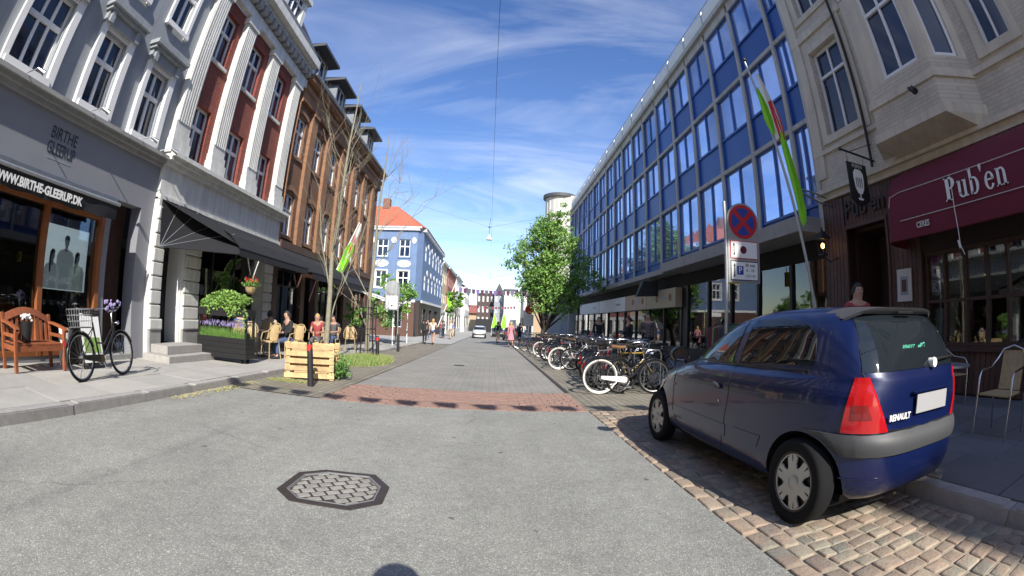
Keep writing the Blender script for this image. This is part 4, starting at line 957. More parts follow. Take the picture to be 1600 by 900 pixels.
# serif lettering drawn as strokes
def arc2(b, cx_, cy_, rx, ry, a0, a1, w_, n_=14):
    o_, i_ = [], []
    for k in range(n_+1):
        a = radians(a0+(a1-a0)*k/n_); ww_ = w_*(.45+.55*abs(cos(a)))
        o_.append((cx_+rx*cos(a), cy_+ry*sin(a), 0)); i_.append((cx_+(rx-ww_)*cos(a), cy_+(ry-ww_*.8)*sin(a), 0))
    for k in range(n_): b.prism([o_[k], o_[k+1], i_[k+1], i_[k]], (0, 0, .004))
def rect2(b, x0, y0, x1, y1): b.prism([(x0, y0, 0), (x1, y0, 0), (x1, y1, 0), (x0, y1, 0)], (0, 0, .004))
def glyph(ch, x, T_):
    b = MB(T_ @ Matrix.Translation((x, -.13, 0))); S = .075
    if ch == 'P': rect2(b, .03, 0, .03+S, .36); rect2(b, 0, 0, .14, .022); rect2(b, 0, .338, .1, .36); arc2(b, .10, .265, .13, .095, -90, 90, .06); 
    if ch == 'u': rect2(b, .02, .06, .02+.055, .25); rect2(b, 0, .235, .05, .255); rect2(b, .14, 0, .195, .25); rect2(b, .115, .235, .16, .255); rect2(b, .19, 0, .22, .02); arc2(b, .105, .075, .085, .08, 180, 300, .055)
    if ch == 'b': rect2(b, .02, 0, .075, .38); rect2(b, 0, .36, .05, .38); arc2(b, .10, .12, .105, .13, -130, 130, .06)
    if ch == "'": b.prism([(.01, .30, 0), (.05, .36, 0), (.03, .40, 0), (-.02, .38, 0)], (0, 0, .004)); b.prism([(.035, .37, 0), (.05, .35, 0), (.02, .28, 0), (.005, .285, 0)], (0, 0, .004))
    if ch == 'e': arc2(b, .1, .12, .1, .13, 10, 330, .055); rect2(b, .05, .125, .19, .15)
    if ch == 'n': rect2(b, .02, 0, .075, .25); rect2(b, 0, 0, .1, .02); rect2(b, 0, .235, .05, .255); rect2(b, .145, 0, .2, .17); rect2(b, .12, 0, .225, .02); arc2(b, .115, .165, .085, .09, 0, 120, .055)
    return b
for ch, x in (('P', -.60), ('u', -.33), ('b', -.08), ("'", .17), ('e', .24), ('n', .47)): glyph(ch, x*1.02, T @ Matrix.Diagonal((1.0, 1.0, 1, 1))).build('letter', 'white', ma)
text('CERES', .13, 'lettering', 'offwhite', ma, frame((XR-.94, 4.36, 2.79), (0, -1, 0), (0, 0, 1), (-1, 0, 0)), .003, off=.003, sx=.85)
text('CERES', .13, 'lettering', 'offwhite', ma, frame((XR-.94, 1.95, 2.79), (0, -1, 0), (0, 0, 1), (-1, 0, 0)), .003, off=.003, sx=.85)
b = MB(FRW); b.tube([(3.62, 3.42, .93), (3.62, 2.9, .95), (3.58, 2.35, .95), (3.5, 2.2, .96)], .008, 5); b.tube([(3.62, 2.42, .95), (3.58, 2.3, .96)], .02, 6); b.build('pull_cord', 'offwhite', ma)
# hanging sign on its bracket
hs_ = thing('hanging_sign', 'black hanging pub sign with a white beer glass, on an iron bracket', 'sign', (XR, 6.1, 3.5))
b = MB(); b.tube([(XR, 6.1, 4.52), (6.42, 6.1, 4.56)], .022, 6); b.sphere((6.4, 6.1, 4.56), .04, 8, 5); b.tube([(XR, 6.1, 4.9), (6.7, 6.1, 4.57)], .008, 4)
for x in (6.58, 7.08): b.tube([(x, 6.1, 4.54), (x, 6.1, 4.32)], .008, 4)
b.build('bracket', 'dark_iron', hs_)
MB().prism([(6.53, 6.085, 4.34), (7.13, 6.085, 4.34), (7.13, 6.085, 3.62), (6.98, 6.085, 3.52), (6.83, 6.085, 3.48), (6.68, 6.085, 3.52), (6.53, 6.085, 3.62)], (0, .03, 0)).build('board', 'black', hs_, bevel=.004)
b = MB(frame((6.83, 6.083, 3.9), (1, 0, 0), (0, 0, 1), (0, -1, 0)))
b.prism([(-.16, .12, 0), (-.15, .24, 0), (-.08, .31, 0), (.08, .31, 0), (.15, .24, 0), (.16, .12, 0), (.13, -.08, 0), (.06, -.18, 0), (-.06, -.18, 0), (-.13, -.08, 0)], (0, 0, .004)); b.build('painted_glass', 'white', hs_)
b = MB(frame((6.83, 6.083, 3.9), (1, 0, 0), (0, 0, 1), (0, -1, 0))); b.prism([(-.015, -.18, 0), (.015, -.18, 0), (.015, -.27, 0), (-.015, -.27, 0)], (0, 0, .004)); b.prism([(-.09, -.27, 0), (.09, -.27, 0), (.06, -.31, 0), (-.06, -.31, 0)], (0, 0, .004)); b.build('painted_glass', 'white', hs_)
for x in (-.085, -.03, .025, .08): MB(frame((6.83+x, 6.078, 3.9), (1, 0, 0), (0, 0, 1), (0, -1, 0))).prism([(-.012, .14, 0), (.012, .14, 0), (.008, -.06, 0), (-.008, -.06, 0)], (0, 0, .002)).build('painted_line', 'black', hs_)
text("PUB'EN", .1, 'lettering', 'offwhite', hs_, frame((6.83, 6.08, 4.27), (1, 0, 0), (0, 0, 1), (0, -1, 0)), .002)
# lantern left of the door
ln = thing('wall_lantern', 'lit orange wall lantern between the office block and the pub boards', 'lantern', (XR, 7.75, 2.8))
b = MB(FRW); b.tube([(7.6, 2.72, .03), (7.68, 2.62, .25), (7.75, 2.76, .4)], .015, 6); b.tube([(7.75, 3.32, .4), (7.75, 3.40, .4)], [.03, .01], 6); b.build('arm', 'dark_iron', ln)
b = MB(FRW)
for dx, dz in ((-.1, -.1), (.1, -.1), (.1, .1), (-.1, .1)): b.tube([(7.75+dx*.7, 2.8, .4+dz*.7), (7.75+dx, 3.12, .4+dz)], .01, 4)
b.prism([FRW.inverted() @ (FRW @ Vector(p)) for p in ((7.61, 3.12, .26), (7.89, 3.12, .26), (7.89, 3.12, .54), (7.61, 3.12, .54))], (0, .04, 0)); b.add([(7.61, 3.16, .26), (7.89, 3.16, .26), (7.89, 3.16, .54), (7.61, 3.16, .54), (7.75, 3.34, .4)], [(0, 1, 4), (1, 2, 4), (2, 3, 4), (3, 0, 4)]); b.box((7.67, 2.76, .32), (7.83, 2.8, .48)); b.build('cage', 'dark_iron', ln)
MB(FRW).sphere((7.75, 2.98, .4), .045, 8, 6, (1, 1.5, 1)).build('bulb', 'bulb', ln, smooth=True)
aw2 = thing('wall_lamp', 'small lit lamp beside the near-door end of the maroon awning', 'lamp', (XR, 5.4, 2.95)); MB(FRW).sphere((5.46, 2.95, .3), .035, 8, 6).build('bulb', 'bulb', aw2, smooth=True); MB(FRW).tube([(5.46, 3.0, 0), (5.46, 3.02, .3)], .01, 5).build('arm', 'dark_iron', aw2)

# tall house behind the viewer on the right: casts the shade over the near pavement
bh = thing('plastered_house', 'tall plastered house behind the viewer on the right side', 'building', (XR, -15, 0))
MB().box((XR, -40, -.3), (XR+10, -6.01, 12.5)).build('wall', 'cream_plain', bh); MB().box((XR, -40, 12.5), (XR+10, -17.5, 14.8)).build('upper_wall', 'cream_plain', bh)
bh = thing('brick_house', 'brick house behind the viewer on the left side', 'building', (XL, -15, 0))
MB().box((XL-10, -40, -.3), (XL, -6.01, 10)).build('wall', 'brown_brick2', bh); MB().prism([(XL, -40, 10), (XL-10, -40, 10), (XL-5, -40, 14)], (0, 34, 0)).build('roof', 'tile_roof', bh)

# ---------------- farther right side and the end of the street
ga = thing('grey_hall', 'low blank grey wall building behind the large green tree', 'building', (8, 55, -1))
MB().box((7.6, 50, -1.5), (20, 64, 5.5)).build('wall', 'grey_stucco', ga); MB().box((7.4, 49.9, 5.5), (20, 64.2, 5.8)).build('roof', 'slate', ga)
tw = thing('round_tower', 'tall pale tower with a dark overhanging flat roof, rising behind the office block', 'building', (13, 80, 0))
b = MB(); b.cyl((11.9, 82, -1), (11.9, 82, 24.2), 2.6, 32); b.build('tower_wall', 'facade_concrete', tw, smooth=40)
MB().cyl((11.9, 82, 24.2), (11.9, 82, 24.8), 3.1, 32).build('roof', 'slate', tw, smooth=40)
for k in range(9):
    a = radians(180+k*20); x, y = 11.9+2.62*cos(a), 82+2.62*sin(a)
    MB(frame((x, y, 0), (-sin(a), cos(a), 0), (0, 0, 1), (cos(a), sin(a), 0))).box((-.12, 10, -.02), (.12, 23.5, .03)).build('window_strip', 'pale_wall', tw)
MB().box((12.5, 79.4, -1), (22, 90, 24.4)).build('block', 'facade_concrete', tw)
FRF = FR(6.9)
rs = house('ochre_house', 'ochre brown house with white windows beyond the large green tree', FR(6.6), 74, 86, 6.0, 'ochre_wall', 4, [(3.4, 5.0)], loc=(XR, 78, -1), deep=10, roofh=1.8)
house('narrow_white_house', 'narrow white house on the right near the end of the street', FR(6.3), 90, 100, 8.0, 'pale_wall', 4, R2, loc=(XR, 95, -1), deep=10, roofh=1)
# end of the street: facades facing the viewer
def endhouse(name, label, x0, x1, y, h, m, n_, rows_, roofm='slate', flat=True):
    F = frame((0, y, 0), (1, 0, 0), (0, 0, 1), (0, -1, 0)); t = thing(name, label, 'building', ((x0+x1)/2, y, -1.8)); p = (x1-x0)/n_
    hs = [(x0+p*(i+.5)-p*.22, x0+p*(i+.5)+p*.22, z0, z1) for i in range(n_) for z0, z1 in rows_]
    wall(F, x0, x1, -3, h, hs, .3, 'wall', m, t)
    for q in hs: window(F, *q, -.2, t, fw=.12, mw=.12)
    MB().box((x0, y+.3, -3), (x1, y+12, h)).build('rear_block', m, t)
    if flat: MB().box((x0-.2, y-.2, h), (x1+.2, y+12, h+.4)).build('roof', roofm, t)
    else: MB().prism([(x0-.3, y-.3, h), (x1+.3, y-.3, h), ((x0+x1)/2, y-.3, h+3.2)], (0, 12, 0)).build('roof', roofm, t)
    return t
R3 = [(.6, 2.4), (3.6, 5.4), (6.6, 8.2)]
brickmat('dark_brick', (.10, .07, .065), (.075, .055, .05), (.1, .08, .08), 'XY')
endhouse('dark_corner_house', 'dark brick corner building at the end of the street', -4.2, .6, 128, 8.6, 'dark_brick', 4, R3)
endhouse('grey_bay_house', 'grey house with white windows at the end of the street', .6, 3.2, 124, 8.4, 'grey_stucco', 2, R3, flat=False)
endhouse('white_end_house', 'tall white house at the end of the street beside the ochre house', 3.2, 6.6, 120, 9.4, 'pale_wall', 3, R3)
ro = thing('distant_house_row', 'low brown roofed houses closing the street behind the white car', 'building', (-8, 150, -2))
MB().box((-16, 150, -4), (-3, 160, 3.6)).build('wall', 'ochre_wall', ro); MB().prism([(-16, 149, 3.6), (-16, 161, 3.6), (-16, 155, 6.4)], (13, 0, 0)).build('roof', 'reddish_wall', ro)
sh_ = MB().box((-4.0, 118, -2.2), (.4, 121, 1.7)).build('dark_kiosk', 'black'); tag(sh_, 'dark low kiosk with red trim at the end of the street', 'kiosk')
# ---------------- the blue hatchback
from mathutils.bvhtree import BVHTree
M.update({})
m_ = mat('car_paint', (.0028, .009, .058), .3, .15, var=.06, vs=2, coat=.55)
mat('car_grey', (.05, .052, .056), .55, var=.08, vs=6); mat('car_black', (.012, .012, .013), .4, var=.05)
mat('hub_silver', (.42, .42, .40), .4, .5, var=.08, vs=9); mat('tail_red', (.42, .006, .01), .12, var=.0, coat=1.); mat('tail_dark', (.20, .01, .012), .2, var=0., coat=1.)
mat('lamp_clear', (.6, .6, .62), .1, .3, var=0, coat=1.); mat('plate', (.33, .33, .34), .5, var=.03); mat('mirror_glass', (.6, .65, .7), .03, 1., var=0)
glassmat('tinted_glass', (.008, .011, .014), .0, rough=.03)
mat('sticker_green', (.12, .55, .38), .5, var=0)
def hatchback(name, label, loc, sc, paint, detail=True, rot=0., group=None):
    CM = Matrix.Translation(loc) @ Matrix.Rotation(rot, 4, 'Z') @ Matrix.Rotation(-math.atan(SLOPE), 4, 'X') @ Matrix.Diagonal((sc*.905, sc, sc*.955, 1))
    car = thing(name, label, 'car', loc, group)
    LV = [(.21, .21, -.46, 3.02, .70, 5, 4), (.27, .26, -.56, 3.10, .775, 5, 3.6), (.40, .38, -.615, 3.14, .805, 4.6, 3.4), (.50, .48, -.625, 3.15, .815, 4.4, 3.2), (.60, .56, -.61, 3.13, .82, 4.6, 3.1),
          (.645, .60, -.585, 3.10, .82, 4.8, 3.0), (.78, .68, -.575, 3.04, .82, 5, 2.9), (.88, .745, -.565, 2.95, .81, 5, 2.8), (.945, .79, -.55, 2.82, .785, 5, 2.8), (.975, .955, -.53, 2.12, .745, 5.5, 3.2),
          (1.06, 1.04, -.49, 1.93, .725, 5.5, 3.6), (1.18, 1.16, -.415, 1.68, .69, 5.2, 3.8), (1.29, 1.28, -.315, 1.40, .65, 4.6, 3.8), (1.355, 1.35, -.22, 1.17, .60, 4, 3.6), (1.395, 1.39, -.08, .98, .52, 3.4, 3.2), (1.412, 1.41, .1, .75, .36, 2.6, 2.6), (1.417, 1.417, .3, .6, .08, 2, 2)]
    LV = [(a, c, d*.84 if d < 0 else d, e, *q) for a, c, d, e, *q in LV]
    fs = [0, .12, .24, .36, .48, .6, .7, .78, .84, .89, .925, .95, .968, .982, .991, .996, .9988, .9998, 1.]
    F = [-f for f in reversed(fs)]+fs[1:]
    def wl(L):
        zr, zf, yr, yf, w_, er, ef = L; out = []; yc = (yr+yf)/2; hl = (yf-yr)/2
        for f in F:
            e = er if f < 0 else ef; x = w_*max(0., 1-abs(f)**e)**(1/e); t = (f+1)/2; t = t*t*(3-2*t)
            zz = zr+(zf-zr)*min(1, max(0, (f-.2)/.8))
            out.append((x, yc+hl*f, zz))
        return out
    rows = []
    # refine between levels with Catmull-Rom on the level parameters
    fine = []
    for i in range(len(LV)-1):
        p0, p1, p2, p3 = LV[max(i-1, 0)], LV[i], LV[i+1], LV[min(i+2, len(LV)-1)]
        sharp = i in (8,)
        for s in ((0, .5) if not sharp else (0, .25, .5, .75)):
            fine.append([p1[k]+(p2[k]-p1[k])*s if sharp or i in (7, 9) else .5*((2*p1[k])+(-p0[k]+p2[k])*s+(2*p0[k]-5*p1[k]+4*p2[k]-p3[k])*s*s+(-p0[k]+3*p1[k]-3*p2[k]+p3[k])*s**3) for k in range(7)])
    fine.append(LV[-1])
    for L in fine:
        h = wl(L); ring_ = [(-x, y, z) for x, y, z in h]+[(x, y, z) for x, y, z in reversed(h[1:-1])]; rows.append(ring_)
    b = MB(); b.grid(rows, True); n_ = len(rows[0])
    b.f.append(tuple(range(n_-1, -1, -1))); b.f.append(tuple((len(rows)-1)*n_+i for i in range(n_)))
    body = b.build('body', paint, None, fix=True)
    me = body.data
    bm = bmesh.new(); bm.from_mesh(me); bvh = BVHTree.FromBMesh(bm); bm.free()
    # wheel arches
    WB = 2.472
    cut = MB()
    for wy in (0, WB):
        for s in (-1, 1): cut.cyl((s*.50, wy, .285), (s*1.0, wy, .285), .335, 40)
    cu = cut.build('cutter', 'car_black', None, fix=True)
    md_ = body.modifiers.new('b', 'BOOLEAN'); md_.operation = 'DIFFERENCE'; md_.object = cu; md_.solver = 'EXACT'
    try: md_.material_mode = 'TRANSFER'
    except Exception: pass
    bpy.context.view_layer.update(); dg = bpy.context.evaluated_depsgraph_get(); nm = bpy.data.meshes.new_from_object(body.evaluated_get(dg)); body.modifiers.clear(); body.data = nm; bpy.data.objects.remove(cu)
    nm.polygons.foreach_set('use_smooth', [True]*len(nm.polygons)); nm.set_sharp_from_angle(angle=radians(38))
    def fin(o):
        """move a mesh made in car coordinates into the car"""
        off = Matrix.Translation(-Vector(loc)) @ CM; o.data.transform(off); o.parent = car; ORG[o.name] = Vector(loc); return o
    fin(body)
    def hitx(y, z, s, off):
        h = bvh.ray_cast(Vector((s*3, y, z)), Vector((-s, 0, 0)))
        if h[0] is None: return Vector((s*.5, y, z))
        return h[0]+h[1]*off*(1 if h[1].x*s > 0 else -1)
    def hity(x, z, s, off):
        h = bvh.ray_cast(Vector((x, s*6+1, z)), Vector((0, -s, 0)))
        if h[0] is None: return None
        return h[0]+h[1]*off*(1 if h[1].y*s > 0 else -1)
    def patch(poly, hit, name, m, nr=12, nc=14, off=.006, par=None, thick=.02):
        """a curved panel following the body, outline poly in the side or rear view"""
        z0, z1 = min(p[1] for p in poly), max(p[1] for p in poly); rows = []
        for i in range(nr+1):
            z = z0+(z1-z0)*(i/nr*.998+.001); xs = []
            for k in range(len(poly)):
                (a, c), (d, e) = poly[k], poly[(k+1) % len(poly)]
                if (c-z)*(e-z) <= 0 and c != e: xs.append(a+(d-a)*(z-c)/(e-c))
            if len(xs) < 2: continue
            a, c = min(xs), max(xs); r_ = [hit(a+(c-a)*j/nc, z, off) for j in range(nc+1)]
            if any(q is None for q in r_): continue
            rows.append(r_)
        b = MB(); b.grid(rows)
        inner = [[q+(Vector((0, (rows[0][0].y+.0)*0, 0))) for q in r_] for r_ in rows]
        rim = rows[0]+[r_[-1] for r_ in rows[1:]]+rows[-1][-2::-1]+[r_[0] for r_ in rows[-2:0:-1]]
        cen = sum(rim, Vector())/len(rim); ins = Vector((-cen.x, 0, 0)).normalized() if abs(cen.x) > .45 else (Vector((0, 1, 0)) if cen.y < 1 else Vector((0, -1, 0)))
        b.grid([rim+[rim[0]], [q+ins*thick for q in rim]+[rim[0]+ins*thick]])
        o = b.build(name, m, None, smooth=40, fix=True); return fin(o)
    SX = lambda s: (lambda y, z, off: hitx(y, z, s, off)); SY = lambda s: (lambda x, z, off: hity(x, z, s, off))
    for s in (-1, 1):
        patch([(1.86, 1.0), (1.62, 1.165), (1.36, 1.285), (1.08, 1.335), (.90, 1.335), (.98, 1.0)], SX(s), 'side_window', 'tinted_glass')
        patch([(.86, 1.0), (.78, 1.335), (.45, 1.335), (.16, 1.30), (.02, 1.22), (-.02, 1.06), (.02, 1.01)], SX(s), 'side_window', 'tinted_glass')
        patch([(1.95, .975), (1.885, 1.0), (.93, 1.0), (.93, .978)], SX(s), 'window_trim', 'car_black', nr=3, nc=24, off=.008)
        patch([(.93, 1.003), (.93, .98), (.02, .985), (.02, 1.007)], SX(s), 'window_trim', 'car_black', nr=3, nc=24, off=.007)
        patch([(1.96, .985), (1.70, 1.165), (1.40, 1.305), (1.12, 1.358), (.40, 1.36), (.12, 1.33), (.12, 1.318), (.40, 1.346), (1.10, 1.344), (1.38, 1.293), (1.64, 1.165), (1.86, 1.0)], SX(s), 'door_frame_seal', 'car_black', nr=16, nc=3, off=.004) if 0 else None
        # lower side moulding, door lines
        patch([(2.0, .40), (2.0, .50), (.92, .50), (.92, .40)], SX(s), 'side_moulding', paint, nr=4, nc=20, off=.005)
        patch([(.80, .42), (.80, .51), (.42, .51), (.46, .42)], SX(s), 'side_moulding', paint, nr=4, nc=12, off=.005)
        door = [(1.98, .97), (2.03, .80), (2.03, .45), (1.93, .33), (1.80, .28), (1.15, .25), (1.0, .30), (.95, .5), (.90, .75), (.90, .97), (.87, 1.02), (.80, 1.335)]
        pts = []
        for i in range(len(door)-1):
            for k in range(6): pts.append((door[i][0]+(door[i+1][0]-door[i][0])*k/6, door[i][1]+(door[i+1][1]-door[i][1])*k/6))
        b = MB(); b.tube([hitx(y, z, s, .0005) for y, z in pts], .0045, 5); fin(b.build('door_gap', 'car_black', None, smooth=True))
        # handle
        b = MB(); P_ = [hitx(1.02+.13*k/5, .79+.005*k, s, .014) for k in range(6)]; b.tube(P_, [.010, .02, .022, .022, .02, .010], 8); fin(b.build('door_handle', 'car_black' if s > 0 else 'car_grey', None, smooth=True))
        b = MB(); q = hitx(1.04, .68, s, .003); b.cyl(q, q+Vector((s*.004, 0, 0)), .011, 10); fin(b.build('door_lock', 'steel', None))
        # tail lamp wraps the corner
        def tailhit(s):
            def f_(t, z, off):        # t: 0 at the side edge .. 1 inner edge on the tailgate
                ang = radians(12+73*t); d = Vector((-s*cos(ang), sin(ang), 0)); tgt = Vector((s*(.80-.36*t), -.42+.11*(1-t), z))
                h = bvh.ray_cast(tgt-d*1.5, d)
                return None if h[0] is None else h[0]+h[1]*off*(1 if h[1].dot(d) < 0 else -1)
            return f_
        tl = patch([(.36, .975), (.62, .975), (1.0, .655), (.0, .655)], tailhit(s), 'tail_light', 'tail_red', nr=14, nc=12, off=.010)
        for z0, z1 in ((.735, .775), (.78, .82)): 
            o = patch([(.34, z0), (.34, z1), (.80-(z1-.655)*1.1, z1), (.80-(z0-.655)*1.1, z0)], tailhit(s), 'lens_band', 'tail_dark', nr=3, nc=8, off=.0135); 
        # head lamp, front indicator
        patch([(.36*s, .60), (.38*s, .70), (.68*s, .72), (.745*s, .70), (.72*s, .60)], SY(1), 'headlight', 'lamp_clear', nr=5, nc=10, off=.008)
        patch([(1.98, .70), (1.98, .72), (2.04, .72), (2.04, .70)], SX(s), 'indicator', 'sign_yellow' if 0 else 'orange_wood', nr=2, nc=3, off=.008)
        # mirror
        b = MB(); b.grid([[(s*.875+q*cos(2*pi*k/20), y_, 1.03+q*.74*sin(2*pi*k/20)) for k in range(20)] for q, y_ in ((.094, 1.735), (.098, 1.755), (.095, 1.80), (.07, 1.85), (.03, 1.875), (.001, 1.88))], True); mh_ = fin(b.build('mirror', 'car_black', None, smooth=True))
        b = MB(); b.tube([(s*.74, 1.84, .985), (s*.80, 1.82, .995)], .03, 8); fin(b.build('mirror_arm', 'car_black', None, smooth=True))
        b = MB(); b.prism([(s*.875+.085*cos(2*pi*k/20), 1.728, 1.03+.062*sin(2*pi*k/20)) for k in range(20)], (0, .02, 0)); fin(b.build('mirror_glass', 'mirror_glass', None))
    # rear window, windscreen
    patch([(-.60, 1.00), (-.585, 1.10), (-.50, 1.32), (-.40, 1.345), (.40, 1.345), (.50, 1.32), (.585, 1.10), (.60, 1.00)], SY(-1), 'rear_window', 'tinted_glass', nr=16, nc=20, off=.005)
    patch([(-.62, 1.0), (-.52, 1.30), (.52, 1.30), (.62, 1.0)], SY(1), 'windscreen', 'tinted_glass', nr=12, nc=20, off=.005)
    # tailgate outline, bumper
    for s in (-1, 1):
        pts = [(s*.60, 1.0), (s*.585, .96), (s*.52, .82), (s*.475, .70), (s*.44, .662), (s*.30, .652), (0, .65)]; P_ = []
        for i in range(len(pts)-1):
            for k in range(5):
                q = hity(pts[i][0]+(pts[i+1][0]-pts[i][0])*k/5, pts[i][1]+(pts[i+1][1]-pts[i][1])*k/5, -1, .001)
                if q: P_.append(q)
        b = MB(); b.tube(P_, .005, 5); fin(b.build('tailgate_gap', 'car_black', None, smooth=True))
    # grey rear bumper band wrapping round the corners, and its lower crease
    def bumper(z0, z1, off, name, m, ystart, nz=6, bulge=.0, front=False):
        rows = []
        for i in range(nz+1):
            z = z0+(z1-z0)*i/nz; o_ = off+bulge*sin(pi*i/nz); r_ = []
            for s in (-1, 1):
                ys_ = ystart if z > .645 or ystart < 0 else -.012-math.sqrt(max(0., .347**2-(z-.285)**2))
                seg = [hitx(ys_+(-.34-ys_)*k/8, z, s, o_*(.25+.75*min(1, k/3))) for k in range(9)] if not front else [hitx(ystart+(2.85-ystart)*k/5, z, s, o_) for k in range(6)]
                cnr = []
                for k in range(1, 9):
                    ang = radians(90*k/9); d = Vector((-s*cos(ang), sin(ang) if not front else -sin(ang), 0)); tg = Vector((s*.60, -.34 if not front else 2.78, z)); h = bvh.ray_cast(tg-d*1.5, d)
                    if h[0]: cnr.append(h[0]+h[1]*o_*(1 if h[1].dot(d) < 0 else -1))
                half = seg+cnr
                if s < 0: r_ = half
                else:
                    mid = [hity(-.58+1.16*k/12, z, -1 if not front else 1, o_) for k in range(13)]; r_ = r_+[q for q in mid if q]+half[::-1]
            rows.append(r_)
        n0 = min(len(r_) for r_ in rows); rows = [r_[:n0] for r_ in rows]
        b = MB(); b.grid(rows); c0 = [q*.985+Vector((0, .0, 0)) for q in rows[-1]]; b.grid([rows[-1], [Vector((q.x*.97, q.y*.98+.02, q.z)) for q in rows[-1]]]); b.grid([[Vector((q.x*.97, q.y*.98+.02, q.z)) for q in rows[0]], rows[0]])
        return fin(b.build(name, m, None, smooth=50, fix=False))
    bumper(.515, .645, .016, 'rear_bumper', 'car_grey', .01, bulge=.012)
    bumper(.375, .383, .004, 'bumper_crease', paint, -.30, nz=2); bumper(.44, .45, .006, 'bumper_crease', 'car_black', -.30, nz=2) if 0 else None
    bumper(.44, .60, .014, 'front_bumper', 'car_grey', 2.80, bulge=.012, front=True)
    # number plate (unlettered), badge, wiper, spoiler
    b = MB(); q = [hity(x, z, -1, .012) for x, z in ((-.18, .735), (.34, .735), (.34, .85), (-.18, .85))]; q = [hity(x, z, -1, .012) for x, z in ((-.26, .735), (.26, .735), (.26, .85), (-.26, .85))]
    yq = min(v.y for v in q)-.01; q = [Vector((v.x*.82+.06, yq, v.z)) for v in q]
    b.prism(q, (0, -.006, 0)); fin(b.build('number_plate', 'plate', None))
    b = MB(); b.box((-.2, -.515, .86), (.32, -.49, .875)); fin(b.build('plate_lamp_trim', paint, None, bevel=.004))
    def down(x, y, off):
        h = bvh.ray_cast(Vector((x, y, 3)), Vector((0, 0, -1))); return h[0]+Vector((0, 0, off)) if h[0] else None
    rws = []
    for k in range(25):
        x = -.56+1.12*k/24; e = abs(x/.56); ye = -.20+.07*e**3; rw = []
        q = hity(x*.97, 1.335, -1, .012)
        a_ = down(x, ye+.17, .002) or Vector((x, ye+.17, 1.36)); b_ = down(x, ye+.10, .012*(1-e**4)) or Vector((x, ye+.10, 1.35)); c_ = down(x, ye+.05, .024*(1-e**4)) or Vector((x, ye+.05, 1.33))
        lip = Vector((x, (q.y if q else ye)-.045, c_.z-.008)); und = Vector((x, (q.y if q else ye)-.03, c_.z-.03))
        rws.append([a_, b_, c_, lip, und, q or und])
    b = MB(); b.grid(rws); fin(b.build('spoiler', 'car_grey' if detail else paint, None, smooth=50))
    b = MB(); b.box((-.10, -.275, 1.345), (.10, -.262, 1.362)); fin(b.build('brake_light', 'car_black', None, bevel=.003))
    if detail:
        q0 = hity(.13, 1.02, -1, .02); b = MB(); b.cyl(q0+Vector((0, .03, 0)), q0-Vector((0, .025, 0)), .03, 14); b.tube([q0, q0+Vector((.03, .0, .015))], .022, 8); fin(b.build('wiper_cap', 'white', None, smooth=40))
        P_ = [hity(.15+.38*k/6, 1.035+.012*k/6, -1, .025) for k in range(7)]; b = MB(); b.tube(P_, [.016, .014, .011, .010, .009, .008, .006], 6); fin(b.build('wiper', 'car_black', None, smooth=True))
        hh_ = bvh.ray_cast(Vector((-.335, -5, .735)), Vector((0, 1, 0))); q0 = hh_[0]+Vector((0, -.02, 0)); nn_ = hh_[1] if hh_[1].y < 0 else -hh_[1]; nn_ = Vector((nn_.x, nn_.y, 0)).normalized(); T0 = CM @ frame(q0, Vector((0, 0, 1)).cross(nn_), (0, 0, 1), nn_)
        text('RENAULT', .052, 'badge', 'white', car, T0, .003, off=.0012)
        q0 = hity(-.12, 1.13, -1, .009); T0 = CM @ frame(q0, (1, 0, 0), (0, -.32, 1), (0, -1, -.32)); text('RENAULT', .036, 'sticker', 'sticker_green', car, T0, .001, off=.001)
        q0 = hity(.03, 1.13, -1, .009); T0 = CM @ frame(q0, (1, 0, 0), (0, -.32, 1), (0, -1, -.32)); text('elf', .05, 'sticker', 'sticker_green', car, T0, .001, off=.002)
        b = MB(); q0 = hity(.085, 1.133, -1, .009); b.tube([q0+Vector((.018*cos(2*pi*k/14), .32*-.018*sin(2*pi*k/14), .018*sin(2*pi*k/14))) for k in range(14)], .003, 4, closed=True); fin(b.build('sticker', 'sticker_green', None))
        # exhaust, tow eye, fuel flap, aerial
        b = MB(); b.cyl((.42, -.3, .22), (.42, -.50, .215), .022, 12); fin(b.build('exhaust', 'galv', None, smooth=40))
        b = MB(); b.tube([(0, 1.05, 1.405), (0, .62, 1.56)], .005, 5); b.cyl((0, 1.08, 1.40), (0, 1.02, 1.425), .02, 8); fin(b.build('aerial', 'car_black', None)) if 0 else None
    # seats seen through: none, the glass is dark; wheels
    w0 = None
    tyre_p = [(-.07, .205), (-.078, .235), (-.076, .266), (-.064, .282), (-.03, .2875), (.0, .288), (.03, .2875), (.064, .282), (.076, .266), (.078, .235), (.07, .205)]
